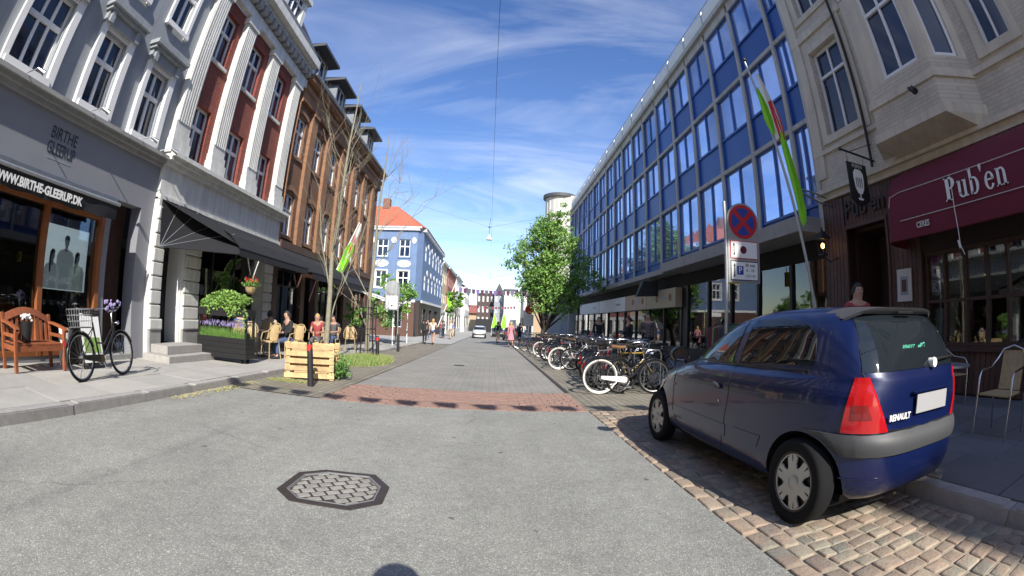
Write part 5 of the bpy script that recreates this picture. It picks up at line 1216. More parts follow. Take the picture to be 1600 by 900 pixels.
    for wy in (0, WB):
        for s in (-1, 1):
            cxw = s*.722
            wv = thing_part = None
            rows = [[(cxw+p[0], wy+p[1]*cos(2*pi*k/48), .285+p[1]*sin(2*pi*k/48)) for k in range(48)] for p in tyre_p]
            b = MB(); b.grid(rows, True); ty = fin(b.build('wheel', 'rubber', None, smooth=45))
            b = MB(); b.torus((cxw+s*.06, wy, .285), .196, .010, 'X', 40, 6); b.cyl((cxw-s*.07, wy, .285), (cxw+s*.035, wy, .285), .20, 36); o = fin(b.build('rim', 'car_black', None, smooth=40)); 
            o.parent = ty; o.matrix_parent_inverse = Matrix()
            b = MB(); X0, X1 = cxw+s*.045, cxw+s*.066
            def pl(r_, a): return (wy+r_*cos(a), .285+r_*sin(a))
            rr = []
            for k in range(6):
                a0 = 2*pi*k/6+.25
                for da, r_ in ((-.46, .10), (-.34, .125), (-.31, .170), (-.045, .186), (-.022, .135), (.022, .135), (.045, .186), (.31, .170), (.34, .125), (.46, .10)): rr.append(pl(r_, a0+da))
            b.prism([(X1-(.0 if i % 10 in (0, 1, 8, 9) else .006)*s, y, z) for i, (y, z) in enumerate(rr)], (-s*.012, 0, 0)); b.cyl((X1, wy, .285), (X1+s*.008, wy, .285), .05, 20, .035)
            b.tube([(X0+s*.012, wy+.184*cos(2*pi*k/40), .285+.184*sin(2*pi*k/40)) for k in range(40)], .007, 5, closed=True)
            o = fin(b.build('hubcap', 'hub_silver', None, smooth=30)); o.parent = ty
    # underbody so that no light passes beneath
    b = MB(); b.box((-.58, -.28, .19), (.58, 2.8, .24)); fin(b.build('underbody', 'car_black', None))
    return car
hatchback('hatchback', 'dark blue three-door hatchback parked on the cobbles in front of the pub', (2.605, 2.20, gz(2.13)), 1.03, 'car_paint')
# ---------------- bicycles (built once per kind along +y, then copied)
mat('bike_black', (.012, .012, .014), .35, .2, var=.05, coat=.5); mat('bike_white', (.70, .70, .68), .4, var=.03); mat('bike_red', (.30, .015, .02), .35, var=.05, coat=.4); mat('bike_yellow', (.30, .19, .03), .35, var=.05, coat=.4); mat('bike_silver', (.5, .5, .5), .3, .8, var=.05); mat('bike_blue', (.03, .06, .16), .35, var=.05, coat=.4)
mat('saddle', (.02, .018, .016), .6, var=.2); mat('saddle_tan', (.18, .09, .04), .6, var=.2); mat('rim_metal', (.5, .5, .5), .35, .9, var=.05); mat('reflector', (.25, .01, .01), .3, var=0)
def bicycle(name, label, group, loc=(0, 0, 0), frame_m='bike_black', tyre='rubber', guard='bike_black', step=True, basket=None, rack=True, bars='steel', fat=.019, drop=False):
    t = thing(name, label, 'bicycle', loc, group); R_ = .34; ra, fa = (0, -.53, R_), (0, .56, R_)
    ORG[t.name] = Vector((0, 0, 0)); T = lambda: MB()
    def P(b, nm, m, par=t, **k): o = b.build(nm, m, None, **k); o.parent = par; ORG[o.name] = Vector(); return o
    for c in (ra, fa):
        b = T(); b.torus(c, R_-fat, fat, 'X', 36, 7); w_ = P(b, 'wheel', tyre if c is ra or frame_m != 'bike_black' else 'rubber', smooth=True)
        b = T(); b.torus(c, R_-.047, .010, 'X', 32, 5); P(b, 'rim', 'rim_metal', w_, smooth=True)
        b = T()
        for k in range(18):
            a = 2*pi*k/18; s = .018 if k % 2 else -.018
            b.tube([(s, c[1]+.02*cos(a+.9), c[2]+.02*sin(a+.9)), (0, c[1]+.29*cos(a), c[2]+.29*sin(a))], .0016, 3, cap=False)
        P(b, 'spokes', 'rim_metal', w_)
        b = T(); b.cyl((-.045, c[1], c[2]), (.045, c[1], c[2]), .018, 8); P(b, 'hub', 'rim_metal', w_, smooth=40)
    bb, seat, head0, head1 = (0, -.06, .29), (0, -.20, .80), (0, .37, .62), (0, .33, .80)
    b = T(); b.tube([bb, seat], .016, 8); b.tube([head0, head1], .019, 8)
    if step: b.tube([(0, .37, .66), (0, .12, .36), bb], .019, 8); b.tube([(0, .345, .74), (0, .10, .50), (0, -.13, .52)], .013, 8)
    else: b.tube([(0, .345, .77), (0, -.19, .76)], .016, 8); b.tube([(0, .37, .66), bb], .018, 8)
    for s in (-1, 1):
        b.tube([(0, -.06, .29), (s*.045, -.3, .31), (s*.06, -.53, R_)], .010, 6); b.tube([(0, -.19, .74), (s*.045, -.32, .58), (s*.06, -.53, R_)], .008, 6)
    P(b, 'frame', frame_m, smooth=60)
    b = T()
    for s in (-1, 1): b.tube([(0, .375, .62), (s*.05, .40, .56), (s*.055, .48, .42), (s*.052, .56, R_)], .011, 6)
    P(b, 'fork', frame_m if not bars == 'white' else 'bike_white', smooth=60)
    b = T(); b.tube([(0, .33, .80), (0, .315, .93), (0, .36, .97)], .013, 6)
    if drop: b.tube([(-.30, .40, .98), (-.1, .38, .98), (.1, .38, .98), (.30, .40, .98)], .012, 6)
    else: b.tube([(-.29, .06, .985), (-.27, .16, 1.01), (-.16, .33, 1.02), (-.06, .37, .98), (.06, .37, .98), (.16, .33, 1.02), (.27, .16, 1.01), (.29, .06, .985)], .011, 7)
    P(b, 'handlebar', 'steel', smooth=60)
    for s in (-1, 1):
        b = T(); b.tube([(s*.272, .17, 1.0), (s*.292, .04, .98)] if not drop else [(s*.2, .39, .98), (s*.31, .40, .98)], .017, 7); P(b, 'grip', 'saddle', smooth=40)
    b = T(); b.tube([seat, (0, -.215, .90)], .012, 6); P(b, 'seat_post', 'steel', smooth=40)
    b = T(); rows = []
    for y, w_, z in ((-.36, .0, .925), (-.35, .085, .93), (-.30, .10, .935), (-.22, .075, .925), (-.14, .03, .92), (-.06, .022, .925), (-.05, .0, .92)):
        rows.append([(w_*cos(a), y, z+.022*sin(a)-(.018 if sin(a) < 0 else 0)) for a in [2*pi*k/10 for k in range(10)]])
    b.grid(rows, True); P(b, 'saddle', 'saddle' if guard != 'bike_white' else 'saddle_tan', smooth=True)
    for c, a0, a1 in ((ra, 20, 190), (fa, 25, 150)):
        b = T(); rows = []
        for k in range(13):
            a = radians(a0+(a1-a0)*k/12); rows.append([(x, c[1]+(R_+.022-abs(x)*.5)*cos(a)*(-1 if c is fa else 1)*(-1 if c is fa else 1), c[2]+(R_+.022-abs(x)*.5)*sin(a)) for x in (-.026, -.012, .012, .026)])
        b.grid(rows); P(b, 'mudguard', guard if guard != 'bike_white' else 'bike_black', smooth=True)
    b = T(); b.tube([(-.035, -.06, .29), (.045, -.06, .29)], .02, 8)
    for k in range(20): pass
    b.tube([(.04+.0, -.06+.085*cos(2*pi*k/18), .29+.085*sin(2*pi*k/18)) for k in range(18)], .006, 4, closed=True); b.tube([(.05, -.06, .29), (.055, .03, .16)], .010, 5); b.tube([(-.05, -.06, .29), (-.055, -.15, .42)], .010, 5)
    b.box((.055, -.01, .145), (.14, .07, .17)); b.box((-.14, -.19, .405), (-.055, -.11, .43)); P(b, 'crank', 'rim_metal', smooth=40)
    b = T(); pts = [(-.50+.0*k, 0) for k in range(1)]
    o_ = []
    for k in range(9): a = radians(90+180*k/8); o_.append((.045, -.50+.03*cos(a), .335+.032*sin(a)))
    for k in range(9): a = radians(-90+180*k/8); o_.append((.045, -.06+.06*cos(a), .295+.06*sin(a)))
    b.prism(o_, (.022, 0, 0)); P(b, 'chain_guard', guard, bevel=.004)
    b = T(); b.tube([(-.05, -.42, .30), (-.14, -.47, .02)], .008, 5); P(b, 'kickstand', 'rim_metal')
    if rack:
        b = T()
        for x in (-.06, 0, .06): b.tube([(x, -.27, .735), (x, -.74, .725)], .005, 4)
        for y in (-.3, -.5, -.72): b.tube([(-.06, y, .73), (.06, y, .73)], .005, 4)
        for s in (-1, 1): b.tube([(s*.06, -.60, .725), (s*.065, -.54, .36)], .005, 4)
        P(b, 'rear_rack', 'bike_black')
    b = T(); b.box((-.03, -.90, .50), (.03, -.885, .56)); P(b, 'rear_reflector', 'reflector', bevel=.003)
    b = T(); b.tube([(0, .45, .80), (0, .50, .80)], [.02, .035], 8); b.tube([(0, .38, .80), (0, .46, .80)], .006, 4); P(b, 'lamp', 'steel', smooth=40)
    if basket:
        yb, zb, m_, solid = basket; b = T()
        for z, g in ((zb, .8), (zb+.08, .88), (zb+.16, .95), (zb+.24, 1.0)):
            b.tube([(-.18*g, yb-.13*g, z), (.18*g, yb-.13*g, z), (.18*g, yb+.13*g, z), (-.18*g, yb+.13*g, z)], .004 if not solid else .01, 4, closed=True)
        for k in range(7):
            x = -.18+.06*k
            for s in (-1, 1): b.tube([(x*.8, yb+s*.13*.8, zb), (x, yb+s*.13, zb+.24)], .003, 3)
        for k in range(5):
            y = -.13+.065*k
            for s in (-1, 1): b.tube([(s*.18*.8, yb+y*.8, zb), (s*.18, yb+y, zb+.24)], .003, 3)
        for k in range(7): b.tube([((-.18+.06*k)*.8, yb-.13*.8, zb), ((-.18+.06*k)*.8, yb+.13*.8, zb)], .003, 3)
        if solid: b.box((-.15, yb-.11, zb), (.15, yb+.11, zb+.2))
        P(b, 'basket', m_)
    return t
def setbike(o, x, y, yaw, lean, label=None, zoff=0.):
    o.location = (x, y, gz(y)+zoff); o.rotation_euler = (0, radians(lean), radians(yaw))
    if label: o['label'] = label
G = 'bicycles parked in the row at the right kerb'
protos = {
 'whitewall': bicycle('bicycle', 'black step-through bicycle with white chain guard and whitewall tyres, nearest in the row', G, frame_m='bike_black', tyre='white_rubber', guard='bike_white'),
 'yellow': bicycle('bicycle', 'yellow framed bicycle second in the right-hand row', G, frame_m='bike_yellow', step=False, drop=True, rack=False, basket=None),
 'basket': bicycle('bicycle', 'black bicycle with a wire front basket in the right-hand row', G, basket=(.56, .72, 'bike_black', False)),
 'red': bicycle('bicycle', 'red bicycle in the right-hand row', G, frame_m='bike_red', step=True, basket=(-.5, .74, 'bike_black', False)),
 'white': bicycle('bicycle', 'white step-through bicycle with pale tyres in the right-hand row', G, frame_m='bike_white', tyre='white_rubber'),
 'silver': bicycle('bicycle', 'silver bicycle with black mudguards in the right-hand row', G, frame_m='bike_silver', step=False, drop=True),
 'blue': bicycle('bicycle', 'dark blue bicycle with a black front crate in the right-hand row', G, frame_m='bike_blue', basket=(.58, .70, 'saddle', True)),
}
seq = [('whitewall', 2.62, 8.42, -92, 4, 'black step-through bicycle with white chain guard and whitewall tyres, nearest in the row'),
 ('yellow', 2.85, 8.95, -80, -5, 'yellow framed bicycle just behind the whitewalled black one'),
 ('basket', 2.75, 9.6, -70, 6, 'black bicycle with a wire front basket, third in the row from the blue car'),
 ('silver', 2.62, 10.15, -50, -4, 'silver bicycle with black mudguards, fourth in the row from the blue car'),
 ('red', 2.68, 10.75, -35, 5, 'red bicycle with a black rear basket, fifth in the row from the blue car'),
 ('basket', 2.72, 11.45, -25, -6, 'black bicycle with a wire front basket, turned towards the street, sixth in the row'),
 ('blue', 2.85, 12.1, -42, 5, 'dark blue bicycle with a black front crate, seventh in the row'),
 ('silver', 2.8, 12.8, -30, 6, 'silver bicycle turned sharply along the kerb, eighth in the row'),
 ('white', 2.62, 13.75, -85, -4, 'white step-through bicycle with pale tyres, side on, in mid row'),
 ('whitewall', 2.75, 14.4, -95, 5, 'black whitewalled bicycle right behind the white step-through one'),
 ('basket', 2.9, 15.1, -75, -5, 'black bicycle with a wire basket between the white bicycle and the next silver one'),
 ('silver', 2.7, 15.9, -60, 4, 'silver bicycle in the far half of the row, leaning to the right'),
 ('red', 2.85, 16.8, -95, -5, 'red bicycle in the far half of the row, side on'),
 ('blue', 2.7, 17.7, -70, 6, 'dark blue bicycle with a crate in the far half of the row'),
 ('basket', 2.8, 18.6, -85, -4, 'black basket bicycle in the far half of the row'),
 ('white', 2.7, 19.6, -100, 5, 'white bicycle near the far end of the row'),
 ('whitewall', 2.8, 20.7, -80, -6, 'black whitewalled bicycle near the far end of the row'),
 ('silver', 2.65, 21.9, -90, 4, 'silver bicycle near the far end of the row, side on'),
 ('red', 2.7, 23.3, -105, -4, 'red bicycle close to the trunk of the large green tree'),
 ('blue', 2.4, 25.0, -85, 5, 'dark blue bicycle just before the large green tree'),
 ('basket', 2.2, 27.0, -95, -5, 'black basket bicycle farthest up the row by the large green tree')]
usedp = set()
for k, x, y, yaw, lean, lab in seq:
    p = protos[k]
    if k in usedp: p = copy_tree(p)
    usedp.add(k); setbike(p, x+.0, y, yaw, lean, lab, .012)
fill = random.Random(77)
desc = {'basket': 'black basket bicycle', 'blue': 'dark blue crate bicycle', 'silver': 'silver bicycle', 'red': 'red basket bicycle', 'whitewall': 'black whitewalled bicycle', 'white': 'white bicycle'}
anchors = ['the nearest bicycle', 'the yellow bicycle', 'the third bicycle', 'the silver bicycle', 'the red bicycle', 'the sixth bicycle', 'the blue crate bicycle', 'the eighth bicycle', 'the white step-through', 'the second whitewalled one', 'the basket bicycle past mid row', 'the far silver bicycle', 'the far red bicycle', 'the far blue bicycle', 'the far basket bicycle', 'the far white bicycle', 'the far whitewalled one', 'the last silver bicycle', 'the last red bicycle']
for i in range(19):
    k = fill.choice(['basket', 'basket', 'blue', 'silver', 'basket', 'whitewall', 'red', 'blue'])
    p = copy_tree(protos[k]); y = 8.75+i*.93+fill.uniform(-.1, .1); setbike(p, 3.05+fill.uniform(-.15, .25), y, -88+fill.uniform(-35, 35), fill.choice((-6, -4, 4, 6)), desc[k]+' wedged in just behind '+anchors[i], .012)
r = random.Random(8)
for i, (x, y) in enumerate([(3.9, 10.4), (4.0, 11.9), (3.8, 13.3), (4.1, 14.9), (3.9, 16.6), (4.0, 18.4)]):
    p = copy_tree(protos[['basket', 'blue', 'silver', 'red', 'basket', 'whitewall'][i]]); setbike(p, x, y, [70, 100, 80, 110, 95, 85][i], [4, -5, 5, -4, 6, -5][i], ['black basket bicycle in the second rank, nearest the shops and the car', 'dark blue crate bicycle in the second rank behind the fourth bicycle', 'silver bicycle in the second rank behind the dark blue one', 'red bicycle in the second rank behind the white bicycle', 'black basket bicycle in the second rank, farther up', 'whitewalled black bicycle farthest up in the second rank'][i], .012)
# rack hoops
for i, y in enumerate((8.6, 9.3, 10.0, 11.6, 13.2)):
    b = MB(); b.tube([(3.05, y, gz(y)), (3.05, y, gz(y)+.78), (3.1, y, gz(y)+.86), (3.35, y, gz(y)+.86), (3.4, y, gz(y)+.78), (3.4, y, gz(y))], .02, 8); tag(b.build('bike_rack_hoop', 'steel', smooth=50), ['steel rack hoop beside the nearest parked bicycle', 'steel rack hoop behind the yellow bicycle', 'steel rack hoop beside the silver bicycle', 'steel rack hoop in the middle of the bicycle row', 'farthest steel rack hoop in the bicycle row'][i], 'bike rack', 'rack hoops among the parked bicycles')
# bicycle by the hairdresser
hb = bicycle('bicycle', 'black ladies bicycle with a rear wire basket and purple flowers, beside the orange bench', None, basket=(-.52, .74, 'galv', False)); hb.pop('group', None) if 'group' in hb.keys() else None
setbike(hb, -5.56, 4.65, 10, -6, None, .12)
b = MB(); r = random.Random(4)
for k in range(26): b.sphere((r.uniform(-.14, .14), .36+r.uniform(-.08, .08), 1.03+r.uniform(-.06, .1)), r.uniform(.015, .03), 6, 4)
o = b.build('flower_garland', 'lavender', None, smooth=True); o.parent = hb; o['kind'] = 'stuff'

# ---------------- bench with arched back
bx0, bx1, by0_, by1_ = -6.95, -6.42, 3.35, 4.46; gb = gz(3.9)+.12
bn_ = thing('garden_bench', 'orange varnished wooden bench with an arched slatted back', 'bench', (-6.7, 3.9, gb))
W_ = 'bench_wood'
for y in (by0_, by1_-.06):
    MB().box((bx1-.06, y, gb), (bx1, y+.06, gb+.62)).build('leg', W_, bn_, bevel=.008)
    MB().prism([(bx0, y, gb), (bx0+.06, y, gb), (bx0+.03, y, gb+.45), (bx0-.06, y, gb+.80), (bx0-.11, y, gb+.80), (bx0-.04, y, gb+.45)], (0, .06, 0)).build('leg', W_, bn_, bevel=.008)
    b = MB(); b.grid([[(x, y-.01, gb+z), (x, y+.07, gb+z), (x, y+.07, gb+z+.035), (x, y-.01, gb+z+.035)] for x, z in ((bx0-.06, .66), (bx0+.1, .66), (bx0+.3, .64), (bx1+.02, .60), (bx1+.05, .57))], True); b.build('armrest', W_, bn_, bevel=.0)
    MB().box((bx0, y+.012, gb+.30), (bx1-.06, y+.048, gb+.37)).build('rail', W_, bn_); MB().box((bx0, y+.015, gb+.48), (bx1-.06, y+.045, gb+.53)).build('rail', W_, bn_)
for k in range(6): MB().box((bx0+.02+k*.082, by0_+.06, gb+.385), (bx0+.09+k*.082, by1_-.06, gb+.41)).build('seat_slat', W_, bn_, bevel=.004)
MB().box((bx1-.05, by0_+.06, gb+.30), (bx1-.02, by1_-.06, gb+.38)).build('rail', W_, bn_)
L_ = by1_-by0_; b = MB(); rows = []
for k in range(15):
    y = by0_+.04+(L_-.08)*k/14; h = .76+.13*sin(pi*k/14); rows.append([(bx0-.05-.02, y, gb+h-.10+.02*0), (bx0-.02, y, gb+h-.10), (bx0-.07, y, gb+h), (bx0-.11, y, gb+h)])
b.grid(rows, True); b.build('top_rail', W_, bn_, smooth=40)
for k in range(9):
    y = by0_+.12+k*(L_-.24)/8; h = .66+.13*sin(pi*(k+.8)/9.6); MB().prism([(bx0+.0, y-.025, gb+.40), (bx0+.02, y-.025, gb+.40), (bx0-.04, y-.025, gb+h+.01), (bx0-.065, y-.025, gb+h+.01)], (0, .05, 0)).build('back_slat', W_, bn_)
pt_ = thing('plant_pot', 'black pot with white flowers standing on the orange bench', 'plant pot', (-6.66, 3.72, gb+.41))
MB().tube([(-6.66, 3.72, gb+.412), (-6.66, 3.72, gb+.70)], [.085, .12], 14).build('pot', 'black', pt_, smooth=40)
b = MB(); r = random.Random(6)
for k in range(18): b.sphere((-6.66+r.uniform(-.09, .09), 3.72+r.uniform(-.09, .09), gb+.72+r.uniform(0, .08)), .022, 6, 4)
b.build('flowers', 'white', pt_, smooth=True)
# leaf helpers
def leaves(b, n, region, size, r, up=.3):
    """many small leaf-shaped faces inside a region given as a sampler"""
    for k in range(n):
        c = Vector(region(r)); s = size*r.uniform(.6, 1.3)
        d = Vector((r.gauss(0, 1), r.gauss(0, 1), r.gauss(0, 1)+up)).normalized(); e = d.cross(Vector((r.gauss(0, 1), r.gauss(0, 1), r.gauss(0, 1)))).normalized(); f_ = d.cross(e)
        b.add([c-e*s, c-f_*s*.5, c+e*s*.2+f_*0+d*s*.15, c+f_*s*.5], [(0, 1, 2), (0, 2, 3)]) if False else b.add([tuple(c-e*s), tuple(c-f_*s*.55+d*s*.12), tuple(c+e*s), tuple(c+f_*s*.55+d*s*.12)], [(0, 1, 2, 3)])
# things in front of the shop: sandwich board, low pots
ab = thing('sandwich_board', 'white and green sandwich board behind the black bicycle', 'sign', (-6.75, 5.2, gz(5)+.12)); ga_ = gz(5)+.12
for s, m_ in ((1, 'white'), (-1, 'black')):
    F_ = frame((-6.75+s*.02, 5.2, ga_+.92), (0, 1, 0), (s*.28, 0, -1), (1, 0, .28*s)); MB(F_).box((-.28, 0, -.012), (.28, .95, .012)).build('panel', 'black', ab); 
    if s > 0:
        MB(F_).box((-.24, .05, .013), (.24, .86, .018)).build('print', 'white', ab); MB(F_).box((-.2, .45, .019), (.2, .7, .022)).build('print', 'leaf_light', ab)
for i, (x, y, h, m_) in enumerate([(-7.0, 3.05, .35, 'black'), (-7.05, 4.85, .6, 'white'), (-6.95, 2.7, .28, 'cloth_grey')]):
    tt = MB().tube([(x, y, gz(y)+.12), (x, y, gz(y)+.12+h)], [.1, .13], 14).build('floor_pot', m_, smooth=40); tag(tt, ['dark floor pot left of the orange bench', 'tall white pot between the bench and the sandwich board', 'low grey floor pot at the left edge by the shop window'][i], 'pot')
# black planter with lavender and trailing green
g0 = gz(8.9)+.12; pl_ = thing('cafe_planter', 'tall black planter screen on castors with lavender below and trailing green plants above', 'planter', (-6.05, 9.05, g0))
X0, X1, Y0_, Y1_ = -6.8, -5.35, 8.86, 9.3
for k in range(4): MB().box((X0, Y0_, g0+.10+k*.115), (X1, Y0_+.03, g0+.21+k*.115)).build('plank', 'black', pl_, bevel=.004); MB().box((X1-.03, Y0_+.031, g0+.10+k*.115), (X1, Y1_, g0+.21+k*.115)).build('plank', 'black', pl_, bevel=.004)
MB().box((X0+.01, Y0_+.04, g0+.1), (X1-.04, Y1_, g0+.5)).build('soil_box', 'dark_interior', pl_)
for x in (X0, X1-.06):
    for y in (Y0_+.031, Y1_-.06): MB().box((x+.001, y, g0+.56), (x+.055, y+.05, g0+1.05)).build('post', 'black', pl_)
MB().box((X0, Y0_, g0+1.02), (X1, Y1_, g0+1.2)).build('upper_trough', 'black', pl_, bevel=.005)
for x in (X0+.15, X1-.15): 
    for y in (Y0_+.08, Y1_-.08): MB().cyl((x-.02, y, g0+.045), (x+.02, y, g0+.045), .045, 12).build('castor', 'rubber', pl_, smooth=40)
r = random.Random(11); b = MB()
for k in range(900):
    x, y = r.uniform(X0+.05, X1-.05), r.uniform(Y0_+.02, Y1_-.05); h = r.uniform(.16, .30); b.add([(x-.006, y, g0+.52), (x+.006, y, g0+.52), (x+r.uniform(-.04, .04), y+r.uniform(-.05, .02), g0+.52+h)], [(0, 1, 2)])
b.build('lavender_stems', 'grass', pl_, kind='stuff', fix=False)
b = MB()
for k in range(240):
    x, y = r.uniform(X0+.05, X1-.05), r.uniform(Y0_+.02, Y1_-.05); z = g0+.52+r.uniform(.26, .36); b.tube([(x, y, z), (x+r.uniform(-.01, .01), y, z+.06)], [.009, .004], 4)
b.build('lavender_flowers', 'lavender', pl_, kind='stuff', fix=False)
def hump(r_):
    while 1:
        x = r_.uniform(-1, 1); y = r_.uniform(-1, 1); z = r_.uniform(-1, 1)
        if x*x+y*y+z*z < 1: break
    t_ = x*.5+.5; top = .22+.17*sin(pi*min(1, t_*1.15))
    return (X0+.72+x*.80, (Y0_+Y1_)/2-.03+y*.30, g0+1.34+z*top*.75+.08*x)
b = MB(); leaves(b, 1500, hump, .036, r); b.build('trailing_leaves', 'leaf_light', pl_, kind='stuff', fix=False)
b = MB()
for k in range(13):
    x = r.choice([r.uniform(X0-.02, X1+.05), r.uniform(X1-.5, X1+.05)]); L2 = r.uniform(.08, .5 if x > X1-.4 else .25); leaves(b, int(L2*90), lambda q: (x+q.gauss(0, .03), Y0_-.03+q.gauss(0, .03), g0+1.22-q.random()*L2), .032, r)
b.build('trailing_strands', 'leaf_light', pl_, kind='stuff', fix=False)
b = MB(); leaves(b, 500, hump, .034, r); b.build('trailing_leaves', 'leaf', pl_, kind='stuff', fix=False)
# hanging basket
hk = thing('hanging_basket', 'hanging wicker basket of red flowers under the black cafe awning', 'hanging basket', (-5.95, 10, 1.6))
b = MB(); b.tube([(-5.95, 10, 1.56), (-5.95, 10, 1.63), (-5.95, 10, 1.74)], [.06, .13, .16], 14); b.build('basket', 'wicker', hk, smooth=True)
b = MB(); 
for a in (0, 2.1, 4.2): b.tube([(-5.95+.15*cos(a), 10+.15*sin(a), 1.74), (-5.95, 10, 2.25)], .004, 4)
b.tube([(-5.95, 10, 2.25), (-5.95, 10, 2.6)], .004, 4); b.build('chain', 'dark_iron', hk)
b = MB(); leaves(b, 260, lambda q: (-5.95+q.gauss(0, .1), 10+q.gauss(0, .1), 1.8+abs(q.gauss(0, .07))-.03), .03, r); b.build('foliage', 'leaf', hk, kind='stuff', fix=False)
b = MB()
for k in range(34): b.sphere((-5.95+r.gauss(0, .09), 10+r.gauss(0, .09), 1.86+abs(r.gauss(0, .06))), .02, 5, 4)
b.build('flowers', 'red_paint', hk, kind='stuff', smooth=True)
# ---------------- wicker cafe chairs and tables
def cafechair(label, x, y, yaw, group, seatm='wicker', framem='wicker'):
    t = thing('cafe_chair', label, 'chair', (0, 0, 0), group); ORG[t.name] = Vector()
    def P(b, nm, m, **k): o = b.build(nm, m, None, **k); o.parent = t; return o
    for s in (-1, 1):
        P(MB().tube([(s*.19, .18, 0), (s*.17, .16, .44)], .014, 6), 'leg', framem, smooth=True); P(MB().tube([(s*.20, -.24, 0), (s*.17, -.18, .44)], .014, 6), 'leg', framem, smooth=True)
    b = MB(); b.prism([(.22*abs(cos(a))**.7*(1 if cos(a) > 0 else -1), .21*abs(sin(a))**.7*(1 if sin(a) > 0 else -1), .43) for a in [2*pi*k/20 for k in range(20)]], (0, 0, .035)); P(b, 'seat', seatm, bevel=.006)
    b = MB(); b.tube([(-.24, .12, .46), (-.25, .05, .66), (-.23, -.14, .70), (-.19, -.24, .80), (-.10, -.28, .90), (0, -.29, .92), (.10, -.28, .90), (.19, -.24, .80), (.23, -.14, .70), (.25, .05, .66), (.24, .12, .46)], .014, 6); P(b, 'back_frame', framem, smooth=True)
    b = MB(); b.grid([[(x_*.9, -.20-.02*(z-.45)*4+.04*(x_/.19)**2, z) for x_ in (-.19, -.1, 0, .1, .19)] for z in (.47, .6, .74)]+[[(x_*.62, -.275, .88) for x_ in (-.19, -.1, 0, .1, .19)]]); P(b, 'backrest', seatm, smooth=True)
    t.location = (x, y, gz(y)+.12); t.rotation_euler = (0, 0, radians(yaw)); return t
def cafetable(label, x, y, group, m='dark_wood', leg='dark_iron', rr=.33, z=None):
    t = thing('cafe_table', label, 'table', (x, y, gz(y)+.12), group); g_ = gz(y)+.12 if z is None else z
    MB().cyl((x, y, g_+.70), (x, y, g_+.73), rr, 24).build('tabletop', m, t, bevel=.004); b = MB(); b.cyl((x, y, g_+.02), (x, y, g_+.70), .025, 10); b.build('stem', leg, t, smooth=40)
    b = MB(); b.cyl((x, y, g_), (x, y, g_+.03), .21, 20, .15); b.build('foot', leg, t, smooth=40); return t
GC = 'wicker chairs of the pavement cafe'
CH = [(-6.15, 10.35, 200, 'wicker chair nearest the black planter, its back to the street'), (-5.72, 10.75, 160, 'wicker chair second from the black planter, at the kerb side'), (-5.45, 11.25, 150, 'wicker chair nearest the wooden pallet'), (-6.7, 10.8, 20, 'wicker chair against the cafe window'),
 (-5.6, 12.2, 170, 'wicker chair behind the top of the wooden pallet'), (-6.6, 12.4, 10, 'wicker chair deeper under the awning beside the second table'), (-5.4, 13.4, 190, 'wicker chair behind the first bare tree'), (-6.4, 13.9, 0, 'wicker chair under the awning beside the third table'), (-5.5, 15.2, 175, 'wicker chair between the two bare trees'), (-5.3, 16.6, 200, 'wicker chair beside the caged tree'), (-6.4, 16.2, 20, 'wicker chair under the far end of the black awning')]
first = None
for x, y, yaw, lab in CH:
    if first is None: first = cafechair(lab, x, y, yaw, GC)
    else:
        c = copy_tree(first); c['label'] = lab; c.location = (x, y, gz(y)+.12); c.rotation_euler = (0, 0, radians(yaw))
for i, (x, y, lab) in enumerate([(-6.15, 11.2, 'round dark cafe table nearest the black planter'), (-6.0, 12.7, 'round dark cafe table behind the wooden pallet'), (-5.9, 14.4, 'round dark cafe table behind the first bare tree'), (-5.85, 16.2, 'round dark cafe table beside the caged tree')]): cafetable(lab, x, y, 'cafe tables under the black awnings')
# ---------------- pallets, bollards
gp = gz(8.3)+.02; pa = thing('wooden_pallet', 'new wooden pallet standing on edge, boards facing the viewer', 'pallet', (-3.5, 8.35, gp))
Fp = frame((-4.02, 8.22, gp), (.95, .33, 0), (-.035, .10, 1), (.33, -.95, .1)); r = random.Random(15)
for k in range(5):
    z0 = .03+k*.142
    MB(Fp).box((-.01+.02*k*.6, z0, 0), (1.02-.01*k, z0+.098, .024)).build('slat', 'pallet_wood', pa, bevel=.004)
for x in (.0, .45, .90): MB(Fp).box((x+.02, .0, -.08), (x+.11, .74, -.001)).build('stringer', 'pallet_wood', pa, bevel=.004)
for k in range(4): MB(Fp).box((0, .03+k*.2, -.104), (1.0, .13+k*.2, -.081)).build('slat', 'pallet_wood', pa)
pa2 = thing('wooden_pallet', 'second wooden pallet standing behind the first, seen through its gaps', 'pallet', (-3.6, 8.9, gp))
Fp2 = frame((-4.1, 8.75, gp), (.95, .33, 0), (0, .05, 1), (.33, -.95, .05))
for k in range(5): MB(Fp2).box((0, .03+k*.142, 0), (1.0, .128+k*.142, .024)).build('slat', 'pallet_wood', pa2)
for x in (.0, .45, .90): MB(Fp2).box((x+.02, .0, -.08), (x+.11, .72, -.001)).build('stringer', 'pallet_wood', pa2)
b = MB(); leaves(b, 500, lambda q: (-3.05+q.gauss(0, .09), 8.95+q.gauss(0, .12), gp+.05+abs(q.gauss(0, .17))), .035, r); tag(b.build('shrub', 'leaf_dark', kind=None, fix=False), 'small dark green shrub beside the wooden pallet', 'plant')
